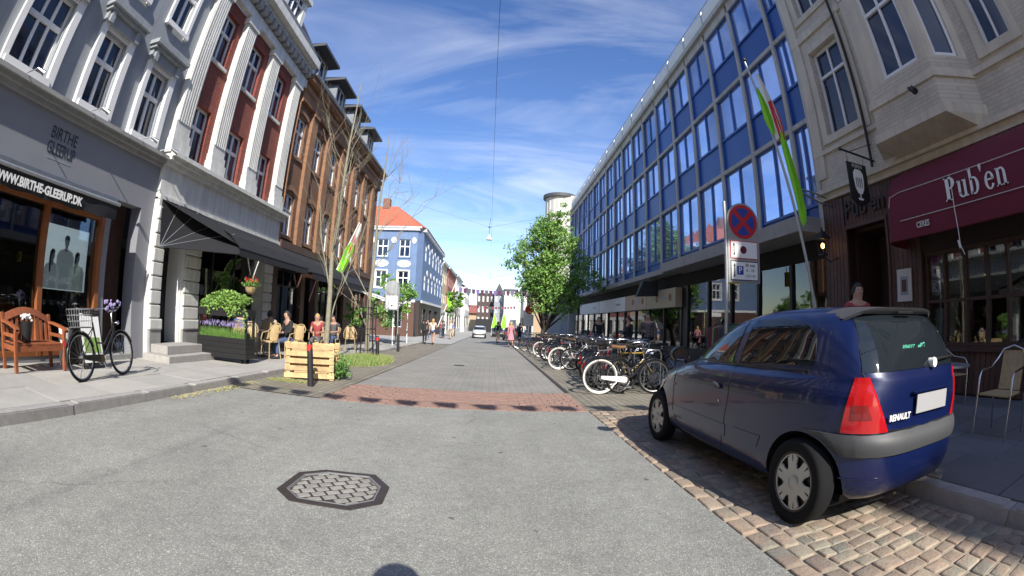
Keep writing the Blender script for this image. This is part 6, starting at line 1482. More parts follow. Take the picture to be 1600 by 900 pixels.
def bollard(x, y, h, lab, band, tilt=0):
    t = thing('bollard', lab, 'bollard', (x, y, gz(y)), 'dark bollards along the left edge of the road'); g_ = gz(y)
    b = MB(); b.tube([(x, y, g_-.05), (x+tilt*.5, y, g_+h*.7), (x+tilt, y, g_+h-.03), (x+tilt, y, g_+h)], [.062, .056, .052, .03], 14); b.build('post', 'dark_iron', t, smooth=40)
    b = MB(); b.cyl((x+tilt*.78, y, g_+h-.17), (x+tilt*.96, y, g_+h-.06), .0555, 14); b.build('band', band, t, smooth=40)
bollard(-3.2, 7.66, .82, 'dark iron bollard with a red band in front of the wooden pallet', 'red_paint', -.03)
bollard(-3.66, 14.5, .80, 'dark iron bollard with a red band beside the caged tree', 'red_paint', -.02)
bollard(-4.0, 19.5, .80, 'plain dark bollard farther up towards the round sign', 'dark_iron')
# ---------------- grass
def grass(name, lab, cx_, cy_, rx, ry, n, h, seed, m='grass'):
    r_ = random.Random(seed); b = MB()
    for k in range(n):
        a = r_.uniform(0, 2*pi); q = r_.random()**.6; x, y = cx_+rx*q*cos(a), cy_+ry*q*sin(a); hh = h*r_.uniform(.4, 1.2)*(1-.4*q); dx, dy = r_.uniform(-.07, .07), r_.uniform(-.07, .07); w_ = r_.uniform(.006, .013)
        b.add([(x-w_, y, gz(y)+.0), (x+w_, y, gz(y)+.0), (x+dx, y+dy, gz(y)+hh)], [(0, 1, 2)])
    o = b.build(name, m, kind='stuff', fix=False); tag(o, lab, 'grass')
    if n > 5000:
        b = MB()
        for k in range(n//3):
            a = r_.uniform(0, 2*pi); q = r_.random()**.5; x, y = cx_+rx*1.05*q*cos(a), cy_+ry*1.05*q*sin(a); hh = h*r_.uniform(.3, 1.5)*(1-.3*q); w_ = r_.uniform(.006, .014); b.add([(x-w_, y, gz(y)), (x+w_, y, gz(y)), (x+r_.uniform(-.1, .1), y+r_.uniform(-.1, .1), gz(y)+hh)], [(0, 1, 2)])
        tag(b.build(name, 'grass_dry', kind='stuff', fix=False), 'paler dry blades among the grass round the caged tree', 'grass')
    return o
grass('grass', 'bright green grass round the foot of the caged tree', -3.85, 13.4, .85, 1.7, 5200, .24, 1)
grass('weeds', 'short weeds at the foot of the front bollard and pallet', -3.8, 8.0, .5, .22, 700, .07, 2, 'grass_dry')
grass('weeds', 'sparse dry weeds in the gutter by the left kerb', -4.2, 6.9, .12, 1.0, 300, .03, 3, 'grass_dry')
r = random.Random(41); b = MB()
for k in range(420):
    x, y = -4.36+abs(r.gauss(0, .12)), r.uniform(4.9, 7.4); s = r.uniform(.008, .018); a = r.uniform(0, 3.1); b.add([(x-s*cos(a), y-s*sin(a), gz(y)+.012), (x+s*sin(a), y-s*cos(a), gz(y)+.012), (x+s*cos(a), y+s*sin(a), gz(y)+.014), (x-s*sin(a), y+s*cos(a), gz(y)+.016)], [(0, 1, 2, 3)])
mat('petal', (.50, .44, .20), .8, var=.3); tag(b.build('fallen_blossom', 'petal', kind='stuff', fix=False), 'fallen yellowish blossom gathered in the gutter along the kerb', 'blossom')
# ---------------- trees
mat('moss', (.16, .19, .07), .9, var=.3)
def bare_tree(name, lab, x, y, h, lean, seed, nb=9, spread=1., r0=.075, stake=False):
    r_ = random.Random(seed); g_ = gz(y); t = thing(name, lab, 'tree', (x, y, g_))
    trunk = [Vector((x+lean[0]*k/8+r_.uniform(-.03, .03)*(k > 0), y+lean[1]*k/8+r_.uniform(-.03, .03)*(k > 0), g_-.05+h*k/8)) for k in range(9)]
    b = MB(); b.tube(trunk, [r0*(1-.85*k/8) for k in range(9)], 10); b.build('trunk', 'bark', t, smooth=True)
    lims = MB(); tw_ = MB()
    def branch(p, d, L2, rad, depth):
        pts = [p]; dd = d.copy()
        for k in range(4):
            dd = (dd+Vector((r_.gauss(0, .12), r_.gauss(0, .12), .10+r_.gauss(0, .06)))).normalized(); pts.append(pts[-1]+dd*L2/4)
        (lims if depth == 0 else tw_).tube(pts, [rad*(1-.7*k/4) for k in range(5)], 6 if depth == 0 else 4)
        if depth < 3:
            for k in range(3 if depth else 5):
                q = pts[r_.randint(1, 4)]; nd = (dd+Vector((r_.gauss(0, .6), r_.gauss(0, .6), r_.gauss(.1, .4)))).normalized(); branch(q, nd, L2*r_.uniform(.38, .62), rad*.45, depth+1)
    for k in range(nb):
        f_ = .24+.70*k/nb; q = trunk[int(f_*8)]; a = r_.uniform(0, 2*pi); d = Vector((cos(a)*spread, sin(a)*spread, .9)).normalized(); branch(q, d, (1-f_)*h*.5+.5, r0*.3*(1-f_*.5), 0)
    lims.build('limb', 'bark', t, smooth=True, fix=False); o = tw_.build('twigs', 'bark', t, fix=False); o['kind'] = 'stuff'
    # a few opening buds
    return t
bare_tree('bare_tree', 'slender bare young tree with a pale trunk, behind the wooden pallet', -4.02, 10.5, 7.6, (.25, .1), 5, nb=7, spread=.6, r0=.075)
bare_tree('bare_tree', 'taller bare tree standing inside the black iron tree guard', -4.18, 15.0, 8.2, (.2, .2), 9, nb=8, spread=.65, r0=.085)
tg = thing('tree_guard', 'black iron cage guard round the second bare tree', 'tree guard', (-4.18, 15.0, gz(15))); g_ = gz(15)
for k in range(10):
    a = 2*pi*k/10; b = MB(); b.tube([(-4.18+.40*cos(a), 15+.40*sin(a), g_), (-4.18+.30*cos(a), 15+.30*sin(a), g_+.9), (-4.18+.30*cos(a), 15+.30*sin(a), g_+1.75), (-4.18+.38*cos(a), 15+.38*sin(a), g_+2.0)], .015, 5); b.build('bar', 'dark_iron', tg, smooth=True)
for z, q in ((.3, .365), (1.0, .30), (1.7, .30)): b = MB(); b.tube([(-4.18+q*cos(2*pi*k/20), 15+q*sin(2*pi*k/20), g_+z) for k in range(20)], .014, 5, closed=True); b.build('ring', 'dark_iron', tg, smooth=True)
def leafy(name, lab, x, y, h, clumps, n, size, seed, trunk_r=.16, mats=('leaf', 'leaf_dark', 'leaf_light'), lean=(0, 0), crown0=.3):
    r_ = random.Random(seed); g_ = gz(y); t = thing(name, lab, 'tree', (x, y, g_))
    trunk = [Vector((x+lean[0]*k/6, y+lean[1]*k/6, g_-.05+h*.8*k/6)) for k in range(7)]
    b = MB(); b.tube(trunk, [trunk_r*(1.15 if k == 0 else 1-.8*k/6) for k in range(7)], 10); b.build('trunk', 'bark_dark', t, smooth=True)
    b = MB()
    for (cx_, cy_, cz_, rad) in clumps:
        f_ = max(.2, min(.9, (cz_-g_)/h-.15)); q = trunk[int(f_*6)]; c = Vector((cx_, cy_, cz_)); b.tube([q, q.lerp(c, .5)+Vector((r_.uniform(-.15, .15), r_.uniform(-.15, .15), .1)), c], [trunk_r*.35, trunk_r*.2, .015], 5)
    b.build('limb', 'bark_dark', t, smooth=True, fix=False)
    tot = sum(c[3]**2 for c in clumps)
    bs = [MB() for _ in mats]
    for (cx_, cy_, cz_, rad) in clumps:
        k = int(n*rad*rad/tot)
        # twig sprays: small sub clusters on the clump shell
        for s_ in range(max(6, k//26)):
            d = Vector((r_.gauss(0, 1), r_.gauss(0, 1), r_.gauss(0, .8)+.15)).normalized()*rad*r_.uniform(.45, 1.12); cc = Vector((cx_, cy_, cz_))+d*Vector((1, 1, .8)).length/1.62
            mi = r_.choices(range(len(mats)), (5, 2, 3) if len(mats) == 3 else [1]*len(mats))[0]; sp = rad*.26
            leaves(bs[mi], 26, lambda q: (cc.x+q.gauss(0, sp), cc.y+q.gauss(0, sp), cc.z+q.gauss(0, sp*.6)), size, r_, .8)
    for b, m_ in zip(bs, mats): b.build('crown', m_, t, kind='stuff', fix=False)
    return t
r = random.Random(21); cl_ = []
for z, rad_, n_ in ((2.9, 1.5, 8), (3.6, 1.9, 10), (4.5, 2.3, 12), (5.6, 2.2, 12), (6.6, 1.7, 9), (7.5, 1.1, 6), (8.3, .5, 4)):
    for k in range(n_):
        a = 2*pi*k/n_+r.uniform(-.3, .3); q = rad_*r.uniform(.55, 1.05); cl_.append((3.75+q*cos(a), 29+q*sin(a), z-.5+r.uniform(-.3, .3), r.uniform(.45, .8)))
cl_ += [(3.8+r.uniform(-1, 1), 29+r.uniform(-1, 1), 3.6+k*.5, .9) for k in range(8)]+[(1.6, 28.4, 5.6, .7), (1.35, 28.6, 4.9, .6), (6.4, 28.5, 4.2, .7), (6.6, 28.3, 3.4, .6), (4.3, 29, 8.6, .45)]
leafy('street_tree', 'large full green tree on the right beyond the bicycles', 3.3, 29, 8.6, cl_, 24000, .085, 31, .2, lean=(.3, 0))
def smallclump(x, y, z, R2_, H_, n_, seed):
    r_ = random.Random(seed); return [(x+r_.uniform(-R2_, R2_), y+r_.uniform(-R2_, R2_), z+r_.uniform(-H_, H_), r_.uniform(.25, .45)*R2_/.8) for _ in range(n_)]
leafy('young_tree', 'small green tree in front of the blue corner house', -5.5, 26, 3.9, smallclump(-5.55, 26, 2.3, 1.0, .95, 14, 3), 2600, .08, 32, .05)
leafy('young_tree', 'small green tree beside the white houses farther up the left side', -4.4, 55, 5.0, smallclump(-4.4, 55, 2.9, .8, 1.5, 14, 4), 1800, .13, 33, .08)
leafy('young_tree', 'low bush in a pot behind the caged tree', -6.3, 20.5, 1.6, smallclump(-6.3, 20.5, 1.2, .4, .35, 8, 5), 900, .06, 34, .03)
leafy('garden_tree', 'dense green tree behind the white terrace awning', -9.2, 32, 3.6, smallclump(-9.2, 32, 1.5, 1.6, 1.2, 16, 6), 2600, .12, 35, .1)

# ---------------- signs, poles, wires, flags
sg = thing('parking_sign', 'no-stopping sign over two parking plates on a grey pole in front of the office block', 'road sign', (4.0, 7.0, gz(7)+.12))
b = MB(); b.tube([(4.0, 7.0, gz(7)+.1), (4.0, 7.0, 3.42)], .032, 12); b.build('pole', 'galv', sg, smooth=40)
Ts = frame((4.36, 6.955, 0), (1, 0, 0), (0, 0, 1), (0, -1, 0))
cxs, czs = 0., 3.07
bk = MB(Ts); bk.prism([(-.345, 1.98, -.02), (.345, 1.98, -.02)]+[(.345*cos(pi*k/16), czs+.345*sin(pi*k/16), -.02) for k in range(17)], (0, 0, .018)); bk.build('backing_plate', 'galv', sg)
def dsk(T_, cx_, cz_, rr, z, name, m, par, d=.004, n_=32): return MB(T_).prism([(cx_+rr*cos(2*pi*k/n_), cz_+rr*sin(2*pi*k/n_), z) for k in range(n_)], (0, 0, d)).build(name, m, par)
ds = dsk(Ts, 0, czs, .31, 0, 'round_sign', 'sign_red', sg)
for a in (0, 90, 180, 270):
    b = MB(Ts); aa = [radians(a-33+66*k/8) for k in range(9)]; b.prism([(.25*cos(q), czs+.25*sin(q), .0045) for q in aa]+[(.075*cos(radians(a+14)), czs+.075*sin(radians(a+14)), .0045), (.075*cos(radians(a-14)), czs+.075*sin(radians(a-14)), .0045)], (0, 0, .003)); b.build('blue_field', 'sign_blue', ds)
for z0, z1 in ((2.40, 2.72), (2.02, 2.36)):
    p_ = MB(Ts).box((-.30, z0, 0), (.30, z1, .004)).build('plate', 'sign_red' if z0 > 2.3 else 'black', sg); MB(Ts).box((-.285, z0+.015, .0041), (.285, z1-.015, .0075)).build('plate_face', 'white', p_)
b = MB(Ts)
for z0, z1 in ((2.46, 2.66), (2.08, 2.30)): b.box((-.235, z0, .0076), (-.215, z1, .0095)); b.prism([(-.25, z1-.03, .0076), (-.2, z1-.03, .0076), (-.225, z1+.015, .0076)], (0, 0, .002)); b.prism([(-.25, z0+.03, .0076), (-.2, z0+.03, .0076), (-.225, z0-.015, .0076)], (0, 0, .002))
b.build('arrow', 'black', sg); dsk(Ts, -.02, 2.56, .07, .0076, 'dot', 'maroon', sg, .002, 20)
MB(Ts).box((-.17, 2.12, .0076), (-.03, 2.27, .0095)).build('parking_square', 'sign_blue', sg)
Tt = lambda x, z, w_=.0096: Ts @ Matrix.Translation((x, z, w_))
text('P', .15, 'lettering', 'white', sg, Tt(-.10, 2.193), .001, off=.003); text('30 min', .085, 'lettering', 'black', sg, Tt(.12, 2.29, .008), .001, off=.001); text('8 - 18', .075, 'lettering', 'black', sg, Tt(.12, 2.20, .008), .001); text('(10-14)', .075, 'lettering', 'black', sg, Tt(.12, 2.10, .008), .001)
# left sign seen from behind
sb = thing('round_sign_post', 'grey round sign over a square plate on a pole, left of the road', 'road sign', (-4.6, 22, gz(22)))
b = MB(); b.tube([(-4.55, 22, gz(22)), (-4.62, 22, 2.95)], .035, 10); b.build('pole', 'galv', sb, smooth=40)
Tb = frame((-4.92, 22.04, 0), (1, 0, 0), (0, 0, 1), (0, -1, 0)); bq = MB(Tb); bq.prism([(-.36, 1.55, -.02), (.36, 1.55, -.02)]+[(.36*cos(pi*k/14), 2.65+.36*sin(pi*k/14), -.02) for k in range(15)], (0, 0, .018)); bq.build('backing_plate', 'galv', sb)
dsk(Tb, 0, 2.65, .30, 0, 'round_sign', 'sign_back', sb); MB(Tb).box((-.3, 1.62, 0), (.3, 2.25, .004)).build('plate', 'white', sb); MB(Tb).box((-.05, 1.72, .0042), (.05, 1.8, .006)).build('mark', 'black', sb)
# far right no-stopping sign
fs_ = thing('no_stopping_sign', 'small red round sign over a white plate beside the large green tree', 'road sign', (2.6, 33, gz(33)))
b = MB(); b.tube([(2.75, 33, gz(33)), (2.75, 33, 2.35)], .03, 8); b.build('pole', 'galv', fs_); Tf = frame((2.75, 32.95, 0), (1, 0, 0), (0, 0, 1), (0, -1, 0)); dsk(Tf, 0, 2.15, .33, 0, 'round_sign', 'sign_red', fs_); MB(Tf).box((-.3, .95, 0), (.3, 1.8, .004)).build('plate', 'white', fs_)
# flagpole with the green flag
fp = thing('leaning_flagpole', 'white flagpole leaning out from the pavement beside the pub, with a furled green flag', 'flagpole', (6.7, 7.3, gz(7)+.12))
p0, p1 = Vector((6.78, 7.3, 0)), Vector((5.16, 7.3, 6.85)); b = MB(); b.tube([p0, p0.lerp(p1, .25), p0.lerp(p1, .27), p1], [.055, .055, .036, .024], 12); b.build('pole', 'galv', fp, smooth=40); b = MB(); b.sphere(p1+Vector((0, 0, .04)), .055, 10, 7); b.build('finial', 'dark_iron', fp, smooth=True)
b = MB(); b.tube([(6.2, 7.3, 4.02), (6.9, 7.6, 4.1), (7.45, 7.8, 4.1)], .02, 6); b.tube([(6.2, 7.3, 3.94), (6.9, 7.55, 3.9), (7.45, 7.7, 3.9)], .02, 6); b.build('bracket', 'galv', fp)
def furled(pts, wids, name, m, par, fold=.5, seed=1, n_=9, dy=.06):
    """cloth hanging in folds along a line"""
    r_ = random.Random(seed); rows = []
    for i, (p, w_) in enumerate(zip(pts, wids)):
        p = Vector(p); rows.append([(p.x-w_*.5+w_*k/(n_-1), p.y-dy+dy*1.2*sin(k*2.4+i*.35)*min(1, w_*4), p.z-.03*abs(k-n_/2)*fold) for k in range(n_)])
    b = MB(); b.grid(rows); b.grid([[(x, y+.006, z) for x, y, z in r_2] for r_2 in rows]); return b.build(name, m, par, smooth=70, fix=False)
def along(t_): q = p0.lerp(p1, t_); return q
seg = [.955, .90, .85, .80, .74]
furled([along(t_)+Vector((.13, -.05, 0)) for t_ in seg], [.06, .16, .22, .24, .20], 'flag_white', 'white_flag', fp, seed=2)
furled([along(t_)+Vector((.17, -.07, 0)) for t_ in (.86, .83, .79, .76, .73)], [.14, .18, .2, .16, .14], 'flag_red', 'red_flag', fp, seed=3)
furled([along(t_)+Vector((-.04, -.05, 0)) for t_ in (.90, .84, .79, .75)], [.05, .16, .18, .06], 'flag_green', 'green_flag', fp, seed=5)
furled([along(t_)+Vector((dx, -.08, 0)) for t_, dx in ((.76, .16), (.70, .13), (.64, .12), (.58, .13), (.52, .12), (.49, .08), (.475, .05))], [.13, .16, .17, .18, .18, .14, .04], 'flag_green', 'green_flag', fp, seed=4)
f2 = thing('leaning_flagpole', 'white flagpole with a pale green flag leaning from the brown brick house', 'flagpole', (-7.2, 19, 2.6))
q0, q1 = Vector((-7.2, 19, 2.3)), Vector((-5.95, 19, 5.25)); b = MB(); b.tube([q0, q1], [.04, .025], 8); b.build('pole', 'white', f2, smooth=40)
for t0, t1, m_, w0 in ((.55, .98, 'white_flag', .22), (.62, .82, 'red_flag', .12), (.22, .72, 'green_flag', .42)):
    furled([q0.lerp(q1, t1+(t0-t1)*k/5)+Vector((.12, -.05-.02*(m_ == 'red_flag'), -.05*k)) for k in range(6)], [w0*.4, w0, w0, w0*.9, w0*.7, w0*.2], 'flag', m_, f2, seed=7)
f3 = thing('leaning_flagpole', 'pale flagpole with a light green flag far up the left side', 'flagpole', (-6.5, 70, 2)); b = MB(); b.tube([(-6.8, 58, .2), (-4.6, 58, 6.2)], .06, 6); b.build('pole', 'white', f3); furled([(-5.4+.02*k, 57.9, 4.6-k*.5) for k in range(6)], [.3, .7, .8, .7, .5, .2], 'flag', 'green_flag', f3)
for i, (x, y) in enumerate([(.6, 84), (2.2, 80)]):
    t = thing('beach_flag', ['light green pointed flag at the end of the street, the left of two', 'light green pointed flag at the end of the street, the right of two'][i], 'flag', (x, y, gz(y)), 'green pointed flags at the end of the street'); z_ = gz(y)
    MB().prism([(x-.5, y, z_+1.2), (x+.55, y, z_+1.2), (x+.35, y, z_+2.6), (x, y, z_+4.1), (x-.2, y, z_+2.8)], (0, .03, 0)).build('cloth', 'green_flag', t); b = MB(); b.tube([(x-.52, y, z_), (x-.5, y, z_+1.5), (x, y, z_+4.2)], .04, 5); b.build('pole', 'white', t)
# yellow hanging sign and dark triangular sign on the office block
ys = thing('projecting_sign', 'small yellow projecting shop sign under the office canopy', 'sign', (6.8, 11.4, 2.5)); MB().box((6.55, 11.35, 2.42), (6.95, 11.42, 2.86)).build('panel', 'sign_yellow', ys); MB().prism([(6.68, 11.348, 2.5), (6.82, 11.348, 2.5), (6.82, 11.348, 2.78), (6.68, 11.348, 2.78)], (0, -.006, 0)).build('print', 'black', ys); b = MB(); b.tube([(6.6, 11.38, 2.86), (6.6, 11.38, 3.36)], .012, 4); b.tube([(6.9, 11.38, 2.86), (6.9, 11.38, 3.36)], .012, 4); b.build('hanger', 'dark_iron', ys)
ts = thing('projecting_sign', 'dark wedge-shaped projecting sign over the peach fascia', 'sign', (7.0, 19.5, 2.4)); MB().prism([(6.7, 19.4, 3.2), (7.4, 19.4, 3.2), (7.4, 19.4, 2.55), (6.4, 19.4, 2.5)], (0, .35, 0)).build('panel', 'black', ts); b = MB(); b.tube([(7.1, 19.5, 3.2), (7.1, 19.5, 3.4)], .02, 4); b.build('hanger', 'dark_iron', ts)
# overhead wires, street lamps on them
b = MB(); b.tube([(-.02, -12, 8.0)]+[(-.1-.004*y, y, 8.0+.0*y) for y in range(-4, 100, 8)], .0055, 5); w1 = b.build('overhead_wire', 'black'); tag(w1, 'thin black wire running above the middle of the street', 'wire')
for i, (y, z, s) in enumerate(((29.5, 6.62, 1.), (65, 6.6, 1.3))):
    t = thing('street_lamp', ['white bell-shaped street lamp hanging nearest on the overhead wire', 'second white street lamp, farther off on the overhead wire'][i], 'street lamp', (-.3, y, z), 'lamps hung on the overhead wire')
    b = MB(); b.tube([(-.35, y, z-.12), (-.35, y, z-.1), (-.35, y, z+.06), (-.35, y, z+.16), (-.35, y, z+.24)], [.18*s, .2*s, .13*s, .06*s, .05*s], 16); b.build('shade', 'pale_wall', t, smooth=50); b = MB(); b.tube([(-.35, y, z+.24), (-.35, y, z+.75), (-.3, y, 8.0)], .012, 4); b.tube([(-.45, y, z+.75), (-.25, y, z+.75)], .03, 5); b.build('hanger', 'black', t)
    b = MB(); b.tube([(XL+.3, y-.5, 9.2), (-.35, y, z+.75), (XR, y+.5, 9.2)], .006 if i == 0 else .01, 4); tag(b.build('cross_wire', 'cloth_grey'), ['thin cross wire carrying the nearest street lamp', 'thin cross wire carrying the farther street lamp'][i], 'wire')
# bunting over the street
def bunting(lab, x0, x1, y, z, n_, w_, h_, sag, mats_, group):
    t = thing('bunting', lab, 'bunting', (x0, y, z), group); L2 = x1-x0
    zz = lambda x: z-sag*4*((x-x0)/L2)*(1-(x-x0)/L2)
    b = MB(); b.tube([(x0+L2*k/20, y, zz(x0+L2*k/20)) for k in range(21)], .008, 4); b.build('cord', 'cloth_grey', t)
    for k in range(n_):
        x = x0+L2*(k+.5)/n_; b = MB(); b.prism([(x-w_/2, y, zz(x)), (x+w_/2, y, zz(x)), (x+w_*.35, y+.01, zz(x)-h_*.8), (x+.03, y, zz(x)-h_), (x-w_*.4, y-.01, zz(x)-h_*.75)], (0, .006, 0)); b.build('pennant', mats_[k % len(mats_)], t)
mat('bunt_dark', (.10, .03, .08), .9); mat('bunt_violet', (.16, .12, .30), .9)
bunting('string of dark and violet pennants across the street above the white car', -4.6, 5.4, 62, 5.6, 17, .5, .7, .25, ['bunt_violet', 'bunt_dark', 'cloth_grey', 'bunt_dark'], 'pennant strings across the street')
bunting('faint second string of pennants farther up the street', -5, 5, 95, 4.4, 16, .45, .5, .25, ['bunt_dark', 'cloth_grey', 'cloth_red'], 'pennant strings across the street')
bunting('string of pennants behind the viewer whose shadows cross the paver band', -2.3, 5.6, -2.35, 7.0, 13, .40, .34, -.0, ['bunt_dark', 'bunt_violet'], None)
b = MB(); b.tube([(XL, -2.35, 7.2), (-2.3, -2.352, 7.005), (5.6, -2.352, 7.005), (XR, -2.35, 7.2)], .006, 4); tag(b.build('bunting_wire', 'black'), 'wire behind the viewer that holds the pennants', 'wire')
# ---------------- pub pavement furniture
gq = gz(2)+.12; mc = thing('metal_chair', 'aluminium armchair with a woven beige seat outside the pub', 'chair', (5.0, 2.1, gq))
b_ = lambda pts, rr=.0125: MB().tube(pts, rr, 8)
for y, dy in ((2.32, 0), (1.86, 0)):
    b_([(4.72, y, gq), (4.73, y, gq+.42), (4.75, y, gq+.60), (4.80, y, gq+.66), (5.10, y, gq+.68)]).build('front_leg', 'steel', mc, smooth=True); b_([(5.30, y, gq), (5.22, y, gq+.42)]).build('rear_leg', 'steel', mc, smooth=True)
b_([(5.10, 2.32, gq+.68), (5.24, 2.30, gq+.75), (5.31, 2.24, gq+.85), (5.33, 2.09, gq+.89), (5.31, 1.94, gq+.85), (5.24, 1.88, gq+.75), (5.10, 1.86, gq+.68)]).build('back_frame', 'steel', mc, smooth=True)
MB().prism([(4.72, 1.88, gq+.42), (4.72, 2.30, gq+.42), (5.2, 2.27, gq+.41), (5.2, 1.91, gq+.41)], (0, 0, .025)).build('seat', 'wicker', mc, bevel=.01)
b = MB(); b.grid([[(5.22+.11*t_, 1.93+.08*k, gq+.44+.41*t_) for k in range(5)] for t_ in (0, .3, .6, .9, .97)]); b.grid([[(5.235+.11*t_, 1.93+.08*k, gq+.44+.41*t_) for k in range(5)] for t_ in (0, .3, .6, .9, .97)]); b.build('backrest', 'wicker', mc, smooth=True)
cafetable('small round metal table outside the pub, behind the blue car', 5.45, 3.25, None, 'galv', 'steel', .36, z=gz(3)+.05).pop('group', None)
for i, (x, y) in enumerate([(6.6, 3.9), (6.7, 1.1)]):
    c = copy_tree(mc); c.location = (x, y, gz(y)+.12); c.rotation_euler = (0, 0, radians([75, -20][i])); c['label'] = ['aluminium armchair in the dark beside the pub door', 'aluminium armchair against the pub wall at the right edge'][i]
    c['group'] = 'aluminium chairs outside the pub'
mc['group'] = 'aluminium chairs outside the pub'
# clothes rail outside the shops, behind the car mirror
cr_ = thing('clothes_rail', 'dark clothes rail hung with garments outside the shopfront behind the blue car', 'clothes rail', (5.6, 9.6, gz(9)))
b = MB(); gg = gz(9.6)+.07; b.tube([(5.7, 8.7, gg), (5.7, 8.7, gg+1.35), (5.7, 10.6, gg+1.35), (5.7, 10.6, gg)], .02, 6); b.build('rail', 'dark_iron', cr_)
r = random.Random(5)
for k in range(22):
    y = 8.8+k*.08; MB().prism([(5.45, y, gg+1.25), (5.7, y, gg+1.33), (5.95, y, gg+1.25), (5.98, y+.02, gg+.45+r.uniform(0, .3)), (5.42, y-.02, gg+.45+r.uniform(0, .3))], (0, .03, 0)).build('garment', r.choice(['cloth_black', 'cloth_grey', 'cloth_red', 'cloth_blue', 'cloth_black', 'cloth_beige', 'leaf_dark']), cr_)
# ---------------- distant vehicles
mat('paint_white', (.68, .68, .67), .3, var=.02, coat=1.); mat('paint_grey', (.05, .055, .06), .3, var=.02, coat=1.); mat('paint_black', (.012, .012, .014), .3, var=.02, coat=1.)
wc = hatchback('white_car', 'white car driving towards the viewer in the middle of the street', (-1.3, 53.6, gz(53)), 1.05, 'paint_white', False, pi)
wc2 = hatchback('parked_car', 'dark grey parked car half hidden behind the pedestrians on the right', (2.0, 46, gz(46)), 1.0, 'paint_grey', False, 0.)
wc3 = hatchback('parked_car', 'dark car just behind the white car in the distance', (.9, 64, gz(64)), 1.0, 'paint_black', False, pi)
wc4 = hatchback('parked_car', 'black parked car farthest up on the right', (3.4, 58, gz(58)), 1.0, 'paint_black', False, 0.)
# ---------------- people: one continuous skinned body, clothes as its children
def skinmesh(chains, sub=1):
    """chains: lists of (point, radius) that share points by value; grown with a Skin modifier"""
    vs, rs, es, idx = [], [], [], {}
    for ch in chains:
        prev = None
        for p, rr in ch:
            k = tuple(round(q, 4) for q in p)
            if k not in idx: idx[k] = len(vs); vs.append(k); rs.append(rr)
            if prev is not None and prev != idx[k]: es.append((prev, idx[k]))
            prev = idx[k]
    me = bpy.data.meshes.new('skin_tmp'); me.from_pydata(vs, es, []); o = bpy.data.objects.new('skin_tmp', me); COL.objects.link(o)
    m = o.modifiers.new('s', 'SKIN'); m.use_smooth_shade = True
    for i, d in enumerate(me.skin_vertices[0].data): r_ = rs[i]; d.radius = r_ if isinstance(r_, tuple) else (r_, r_); d.use_root = (i == 0)
    if sub: s = o.modifiers.new('u', 'SUBSURF'); s.levels = sub
    dg = bpy.context.evaluated_depsgraph_get(); out = bpy.data.meshes.new_from_object(o.evaluated_get(dg)); bpy.data.objects.remove(o); bpy.data.meshes.remove(me)
    out.polygons.foreach_set('use_smooth', [True]*len(out.polygons)); return out
def lerp(a, b, t): return tuple(a[i]+(b[i]-a[i])*t for i in range(3))
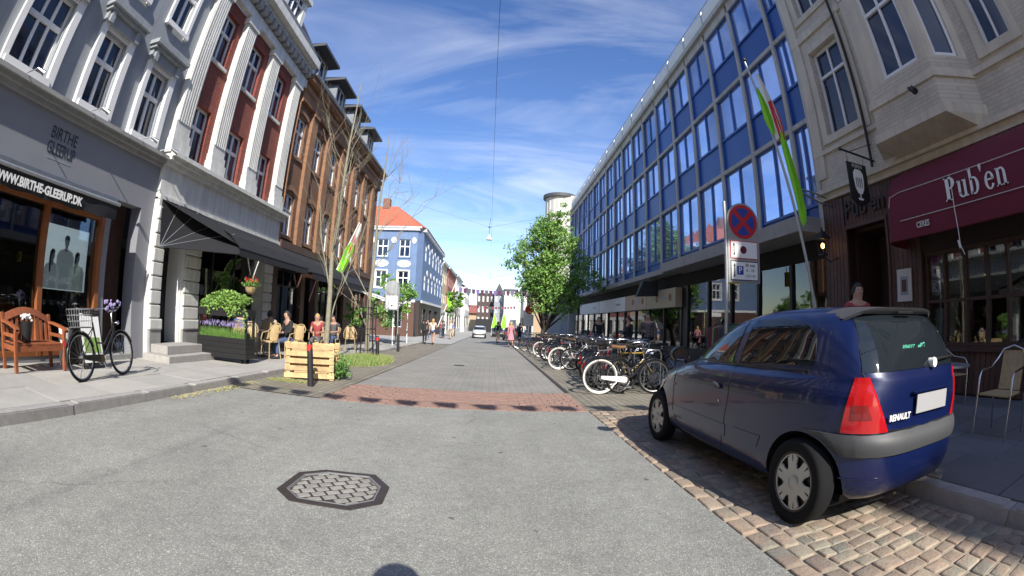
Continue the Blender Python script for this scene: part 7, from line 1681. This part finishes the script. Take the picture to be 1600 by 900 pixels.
def person(label, x, y, yaw, pose='stand', h=1.72, top='cloth_grey', bottom='denim', hair='hair_dark', long_hair=False, skirt=None, shorts=False, sleeves=True, group=None, zoff=0., bag=None, plaid=False, fingers=False, female=False):
    S = h/1.75
    sh, hp = (.165, .085) if female else (.19, .09)
    J = {}
    if pose == 'sit': pel = (0, -.06, .52); J['k'] = [(-.11, .36, .50), (.11, .36, .50)]; J['a'] = [(-.12, .38, .09), (.12, .33, .09)]; lean = .06
    elif pose == 'walk': pel = (0, 0, .93); J['k'] = [(-.09, .16, .52), (.09, -.03, .50)]; J['a'] = [(-.09, .26, .10), (.09, -.32, .16)]; lean = .03
    else: pel = (0, 0, .94); J['k'] = [(-.10, .02, .50), (.10, .03, .50)]; J['a'] = [(-.11, .0, .09), (.12, -.01, .09)]; lean = 0
    up = lambda z, f=0: (0, pel[1]+lean*z*1.2+f, pel[2]+z)
    spine, chest, neck, h0, h1, h2 = up(.20), up(.42, -.01), up(.545, -.01), up(.60, .01), up(.68, .015), up(.765, .01)
    hips = [(-hp, pel[1], pel[2]-.03), (hp, pel[1], pel[2]-.03)]; shl = [(s*sh, chest[1], chest[2]+.06) for s in (-1, 1)]
    if pose == 'sit': elb = [(s*(sh+.05), chest[1]+.05, chest[2]-.20) for s in (-1, 1)]; wri = [(s*.13, chest[1]+.27, chest[2]-.22) for s in (-1, 1)]
    elif pose == 'walk': elb = [(-(sh+.05), chest[1]-.10, chest[2]-.20), (sh+.05, chest[1]+.06, chest[2]-.21)]; wri = [(-(sh+.06), chest[1]-.12, chest[2]-.45), (sh+.04, chest[1]+.24, chest[2]-.36)]
    else: elb = [(s*(sh+.045), chest[1]-.02, chest[2]-.22) for s in (-1, 1)]; wri = [(-(sh+.05), chest[1]+.05, chest[2]-.46), (sh*.5, chest[1]+.22, chest[2]-.22)]
    ch = [[(pel, (.11, .09)), (spine, (.10, .08)), (chest, (.13, .09)), (neck, .062), (h0, (.082, .09)), (h1, (.098, .115)), (h2, (.07, .08))]]
    for i in (0, 1):
        k, a = J['k'][i], J['a'][i]; s = -1 if i == 0 else 1
        ch.append([(pel, (.11, .09)), (hips[i], .085), (lerp(hips[i], k, .4), .075), (k, .053), (lerp(k, a, .35), .055), (a, .036), ((a[0], a[1]+.09, a[2]-.045), .035), ((a[0], a[1]+.17, a[2]-.055), .025)])
        w = wri[i]; e = elb[i]; d = Vector(w)-Vector(e); d.normalize(); palm = Vector(w)+d*.06; sd_ = d.cross(Vector((0, 1, 0)) if abs(d.y) < .7 else Vector((1, 0, 0))).normalized()
        ch.append([(chest, (.13, .09)), (shl[i], .055), (lerp(shl[i], e, .5), .043), (e, .036), (lerp(e, w, .35), .034), (w, .022), (tuple(palm), (.032, .016))])
        for j, (o_, L_) in enumerate(((-.024, .062), (-.008, .072), (.008, .068), (.023, .05))):
            b0 = palm+sd_*o_+d*.03; bend = Vector((-s*.012, 0, 0)); ch.append([(tuple(palm), (.032, .016)), (tuple(b0), .0095), (tuple(b0+d*L_*.5+bend), .0085), (tuple(b0+d*L_+bend*2.5), .007)])
        tb = Vector(w)+d*.03+sd_*-.03; ch.append([(tuple(palm), (.032, .016)), (tuple(tb), .011), (tuple(tb+d*.035-sd_*.015), .009)])
    root = thing('person', label, 'person', (0, 0, 0), group); ORG[root.name] = Vector()
    def P(me, nm, m, par=root):
        me.materials.clear(); me.materials.append(M[m]); me.name = nm; o = bpy.data.objects.new(nm, me); COL.objects.link(o); o.parent = par; ORG[o.name] = Vector(); return o
    body = P(skinmesh(ch, 1), 'body', 'skin')
    # nose, ears, eyes, mouth on the head
    for c_, r_, sc_, nm, m_ in (((0, h1[1]+.098, h1[2]-.012), .014, (.8, 1, 1.3), 'nose', 'skin'), ((.078, h1[1]-.005, h1[2]-.01), .02, (.4, .8, 1.3), 'ear', 'skin'), ((-.078, h1[1]-.005, h1[2]-.01), .02, (.4, .8, 1.3), 'ear', 'skin'),
        ((-.032, h1[1]+.085, h1[2]+.012), .010, (1, 1, 1), 'eye', 'hair_dark'), ((.032, h1[1]+.085, h1[2]+.012), .010, (1, 1, 1), 'eye', 'hair_dark'), ((0, h1[1]+.086, h1[2]-.05), .012, (2, .6, .35), 'mouth', 'cloth_red')):
        o = MB().sphere(c_, r_, 6, 5, sc_).build(nm, m_, None, smooth=True); o.parent = root
    # clothes
    g = 1.13
    tch = [[(pel, (.135, .11)), (spine, (.115, .098)), (chest, (.145, .105)), (lerp(chest, neck, .7), (.075, .065))]]
    if pose != 'sit': tch[0].insert(0, (lerp(pel, hips[0], 0)[:2]+(pel[2]-.08,), (.14, .115)))
    for i in (0, 1):
        c_ = [(chest, (.145, .105)), (shl[i], .066), (lerp(shl[i], elb[i], .5), .054)]
        if sleeves: c_ += [(elb[i], .047), (lerp(elb[i], wri[i], .5), .042), (lerp(elb[i], wri[i], .92), .034)]
        tch.append(c_)
    P(skinmesh(tch, 1), 'top', top)
    if skirt:
        b = MB(); rows = []
        z0 = pel[2]+.05
        for q in range(7):
            t = q/6; z = z0-(.48)*t; R2_ = .13+.12*t; rows.append([(R2_*cos(2*pi*k/20)*(1+.05*sin(5*k+q)), pel[1]+R2_*.85*sin(2*pi*k/20), z) for k in range(20)])
        b.grid(rows, True); o = b.build('skirt', skirt, None, smooth=True); o.parent = root
    else:
        lch = []
        for i in (0, 1):
            k, a = J['k'][i], J['a'][i]; c_ = [((0, pel[1], pel[2]+.02), (.12, .105)), (hips[i], .10), (lerp(hips[i], k, .45), .088)]
            if not shorts: c_ += [(k, .068), (lerp(k, a, .5), .062), (lerp(k, a, .95), .058)]
            lch.append(c_)
        P(skinmesh(lch, 1), 'trousers', bottom)
    for a in J['a']:
        b = MB(); b.tube([(a[0], a[1]-.06, a[2]-.045), (a[0], a[1]+.04, a[2]-.045), (a[0], a[1]+.14, a[2]-.055), (a[0], a[1]+.20, a[2]-.06)], [.038, .046, .042, .025], 8); o = b.build('shoe', 'cloth_black', None, smooth=True); o.parent = root
    b = MB(); rows = []
    for q in range(7):
        t = q/6; a = pi*.62*t; rr = .108*sin(a)+.002; rows.append([(rr*.86*cos(2*pi*k/16), h1[1]-.012+rr*1.02*sin(2*pi*k/16)-(.02 if t > .6 else 0), h1[2]+.02+.10*cos(a)-(.04*(1-sin(2*pi*k/16))*t)) for k in range(16)])
    b.grid(rows, True)
    if long_hair: b.grid([[(.085*cos(pi+pi*k/8), h1[1]-.02+.095*sin(pi+pi*k/8)*1.0-z_*.12, h1[2]-z_) for k in range(9)] for z_ in (0, .1, .2, .3)])
    o = b.build('hair', hair, None, smooth=True); o.parent = root
    if bag:
        b = MB(); b.sphere((.24, pel[1]-.05, pel[2]-.02), .13, 10, 7, (.5, 1, 1)); b.tube([(.2, pel[1]-.1, pel[2]+.1), (.02, chest[1]-.02, chest[2]+.12), (-.05, chest[1]+.03, chest[2]+.08)], .012, 5); o = b.build('bag', bag, None, smooth=True); o.parent = root
    root.scale = (S, S, S); root.location = (x, y, gz(y)+zoff); root.rotation_euler = (0, 0, radians(yaw)); return root
m_ = bpy.data.materials.new('cloth_plaid'); m_.use_nodes = True; t_ = m_.node_tree; ge = N(t_, 'ShaderNodeTexCoord'); cks = N(t_, 'ShaderNodeTexChecker', i_Scale=22., i_Color1=(.03, .03, .04, 1), i_Color2=(.22, .17, .18, 1)); t_.links.new(ge.outputs['Object'], cks.inputs['Vector']); t_.links.new(cks.outputs[0], t_.nodes['Principled BSDF'].inputs['Base Color']); M['cloth_plaid'] = m_
person('person in a dark plaid shirt standing by the shopfronts behind the bicycles', 4.95, 13.8, 150, 'stand', 1.78, 'cloth_plaid', 'cloth_black', zoff=.07)
person('person in dark clothes beside the one in the plaid shirt', 4.45, 14.3, 100, 'stand', 1.68, 'cloth_black', 'cloth_black', zoff=.07, female=True)
person('person in a black jacket farther up the pavement behind the bicycles', 4.7, 19.5, 170, 'walk', 1.8, 'cloth_black', 'cloth_grey', zoff=.07)
person('person in a dark red top standing by the pub door behind the blue car', 5.5, 5.15, 160, 'stand', 1.86, 'cloth_red', 'cloth_black', zoff=.12)
GW = 'pedestrians walking up the left side'
person('dark-haired woman in black walking away on the left side', -4.2, 28.8, 5, 'walk', 1.68, 'cloth_black', 'cloth_black', long_hair=True, female=True, bag='cloth_black', zoff=.02)
person('blond woman in a white top and dark shorts walking beside the woman in black', -3.62, 28.4, -4, 'walk', 1.66, 'cloth_white', 'cloth_blue', 'hair_blond', True, shorts=True, sleeves=False, female=True, zoff=.02)
person('woman in a pink dress walking up the right side with a grey bag', 1.3, 29.3, 10, 'walk', 1.70, 'cloth_pink', 'cloth_pink', 'hair_blond', True, skirt='cloth_pink', female=True, bag='cloth_grey')
person('person in a dark jacket and light trousers walking ahead of the pink dress', .55, 35.7, -6, 'walk', 1.76, 'cloth_black', 'cloth_beige')
person('person in white standing at the far left terrace', -3.7, 41.5, 120, 'stand', 1.78, 'cloth_white', 'cloth_beige', 'hair_blond', zoff=.02)
person('person in beige walking past the blue corner house', -5.3, 38, 190, 'walk', 1.7, 'cloth_beige', 'denim', zoff=.02)
person('person in a dark coat at the far left terrace', -4.6, 44, 60, 'stand', 1.75, 'cloth_grey', 'cloth_black', zoff=.02)
person('person in a red top at the far left terrace', -5.1, 46.5, 150, 'stand', 1.7, 'cloth_red', 'denim', zoff=.02)
person('person in a blue top farther up on the left', -4.4, 52, 180, 'walk', 1.7, 'cloth_blue', 'cloth_beige', zoff=.02)
person('person in a white shirt far up on the right', 2.9, 41, 20, 'stand', 1.75, 'cloth_white', 'denim')
person('person in black far up on the right beside the parked car', 2.4, 38, -10, 'walk', 1.75, 'cloth_black', 'cloth_black')
# seated cafe guests
for (x, y, yaw, lab, kw) in [(-6.7, 10.8, 20, 'seated guest in a blue shirt at the table nearest the black planter', dict(top='cloth_blue', bottom='cloth_black')),
    (-5.45, 11.25, 150, 'seated guest in dark clothes with her back to the street, nearest the pallet', dict(top='cloth_black', bottom='denim', female=True, long_hair=True)),
    (-6.6, 12.4, 10, 'seated guest in a beige top deeper under the awning', dict(top='cloth_beige', bottom='cloth_black')),
    (-5.4, 13.4, 190, 'seated guest in a dark red sleeveless top behind the bare tree', dict(top='cloth_red', bottom='cloth_grey', female=True, long_hair=True, sleeves=False, hair='hair_blond')),
    (-5.5, 15.2, 175, 'seated guest in a grey sleeveless top between the two bare trees', dict(top='cloth_grey', bottom='denim', sleeves=False)),
    (-6.4, 16.2, 20, 'seated guest in a grey top under the far end of the black awning', dict(top='cloth_grey', bottom='cloth_black'))]:
    person(lab, x, y, yaw, 'sit', 1.7, zoff=.12, **kw)
# the rider behind the viewer, whose head throws the small shadow at the bottom of the picture
hd = person('helmeted person standing behind the viewer, seen only as a shadow', .12, -.30, 0, 'stand', 1.62, 'cloth_grey', 'denim')
b = MB(); b.sphere((0, .0, 1.70), .13, 14, 8, (1, 1.15, .8)); o = b.build('helmet', 'cloth_black', None, smooth=True); o.parent = hd

# ---------------- meshes that still hold separate pieces become one object each
def split_pieces(o):
    me = o.data; n = len(me.vertices); par = list(range(n))
    def find(a):
        while par[a] != a: par[a] = par[par[a]]; a = par[a]
        return a
    for e in me.edges:
        a, b = find(e.vertices[0]), find(e.vertices[1])
        if a != b: par[a] = b
    isl = {}
    for v in me.vertices: isl.setdefault(find(v.index), []).append(v.index)
    if len(isl) < 2 or len(isl) > 40: return
    ks = list(isl); bb = []
    for k in ks:
        cs = [me.vertices[i].co for i in isl[k]]; lo = [min(c[j] for c in cs) for j in range(3)]; hi = [max(c[j] for c in cs) for j in range(3)]; bb.append((lo, hi, max(hi[j]-lo[j] for j in range(3))))
    g = list(range(len(ks)))
    for i in range(len(ks)):
        for j in range(i):
            d = math.sqrt(sum(max(0, bb[i][0][q]-bb[j][1][q], bb[j][0][q]-bb[i][1][q])**2 for q in range(3)))
            if d <= max(.02, .5*max(bb[i][2], bb[j][2])):
                a, b = g[i], g[j]
                if a != b: g = [b if q == a else q for q in g]
    if len(set(g)) < 2: return
    root_of = {k: g[i] for i, k in enumerate(ks)}; vg = [root_of[find(i)] for i in range(n)]
    first = True
    for q in sorted(set(g)):
        idx = [i for i in range(n) if vg[i] == q]; mp_ = {v: i for i, v in enumerate(idx)}; fs_ = [[mp_[v] for v in p.vertices] for p in me.polygons if vg[p.vertices[0]] == q]
        m2 = bpy.data.meshes.new(o.name.split('.')[0]); m2.from_pydata([tuple(me.vertices[i].co) for i in idx], [], fs_); m2.materials.append(me.materials[0]); m2.polygons.foreach_set('use_smooth', [me.polygons[0].use_smooth]*len(m2.polygons))
        if first: keep = m2; first = False
        else:
            c = o.copy(); c.data = m2; COL.objects.link(c)
    o.data = keep
for o in list(bpy.data.objects):
    if o.type == 'MESH' and o.get('kind') is None and o.name.split('.')[0] in ('lettering', 'bay_moulding', 'bay_wall', 'arm', 'arrow', 'hanger', 'flower_garland', 'sticker', 'badge') and o.data.users == 1 and len(o.data.vertices) < 5000: split_pieces(o)
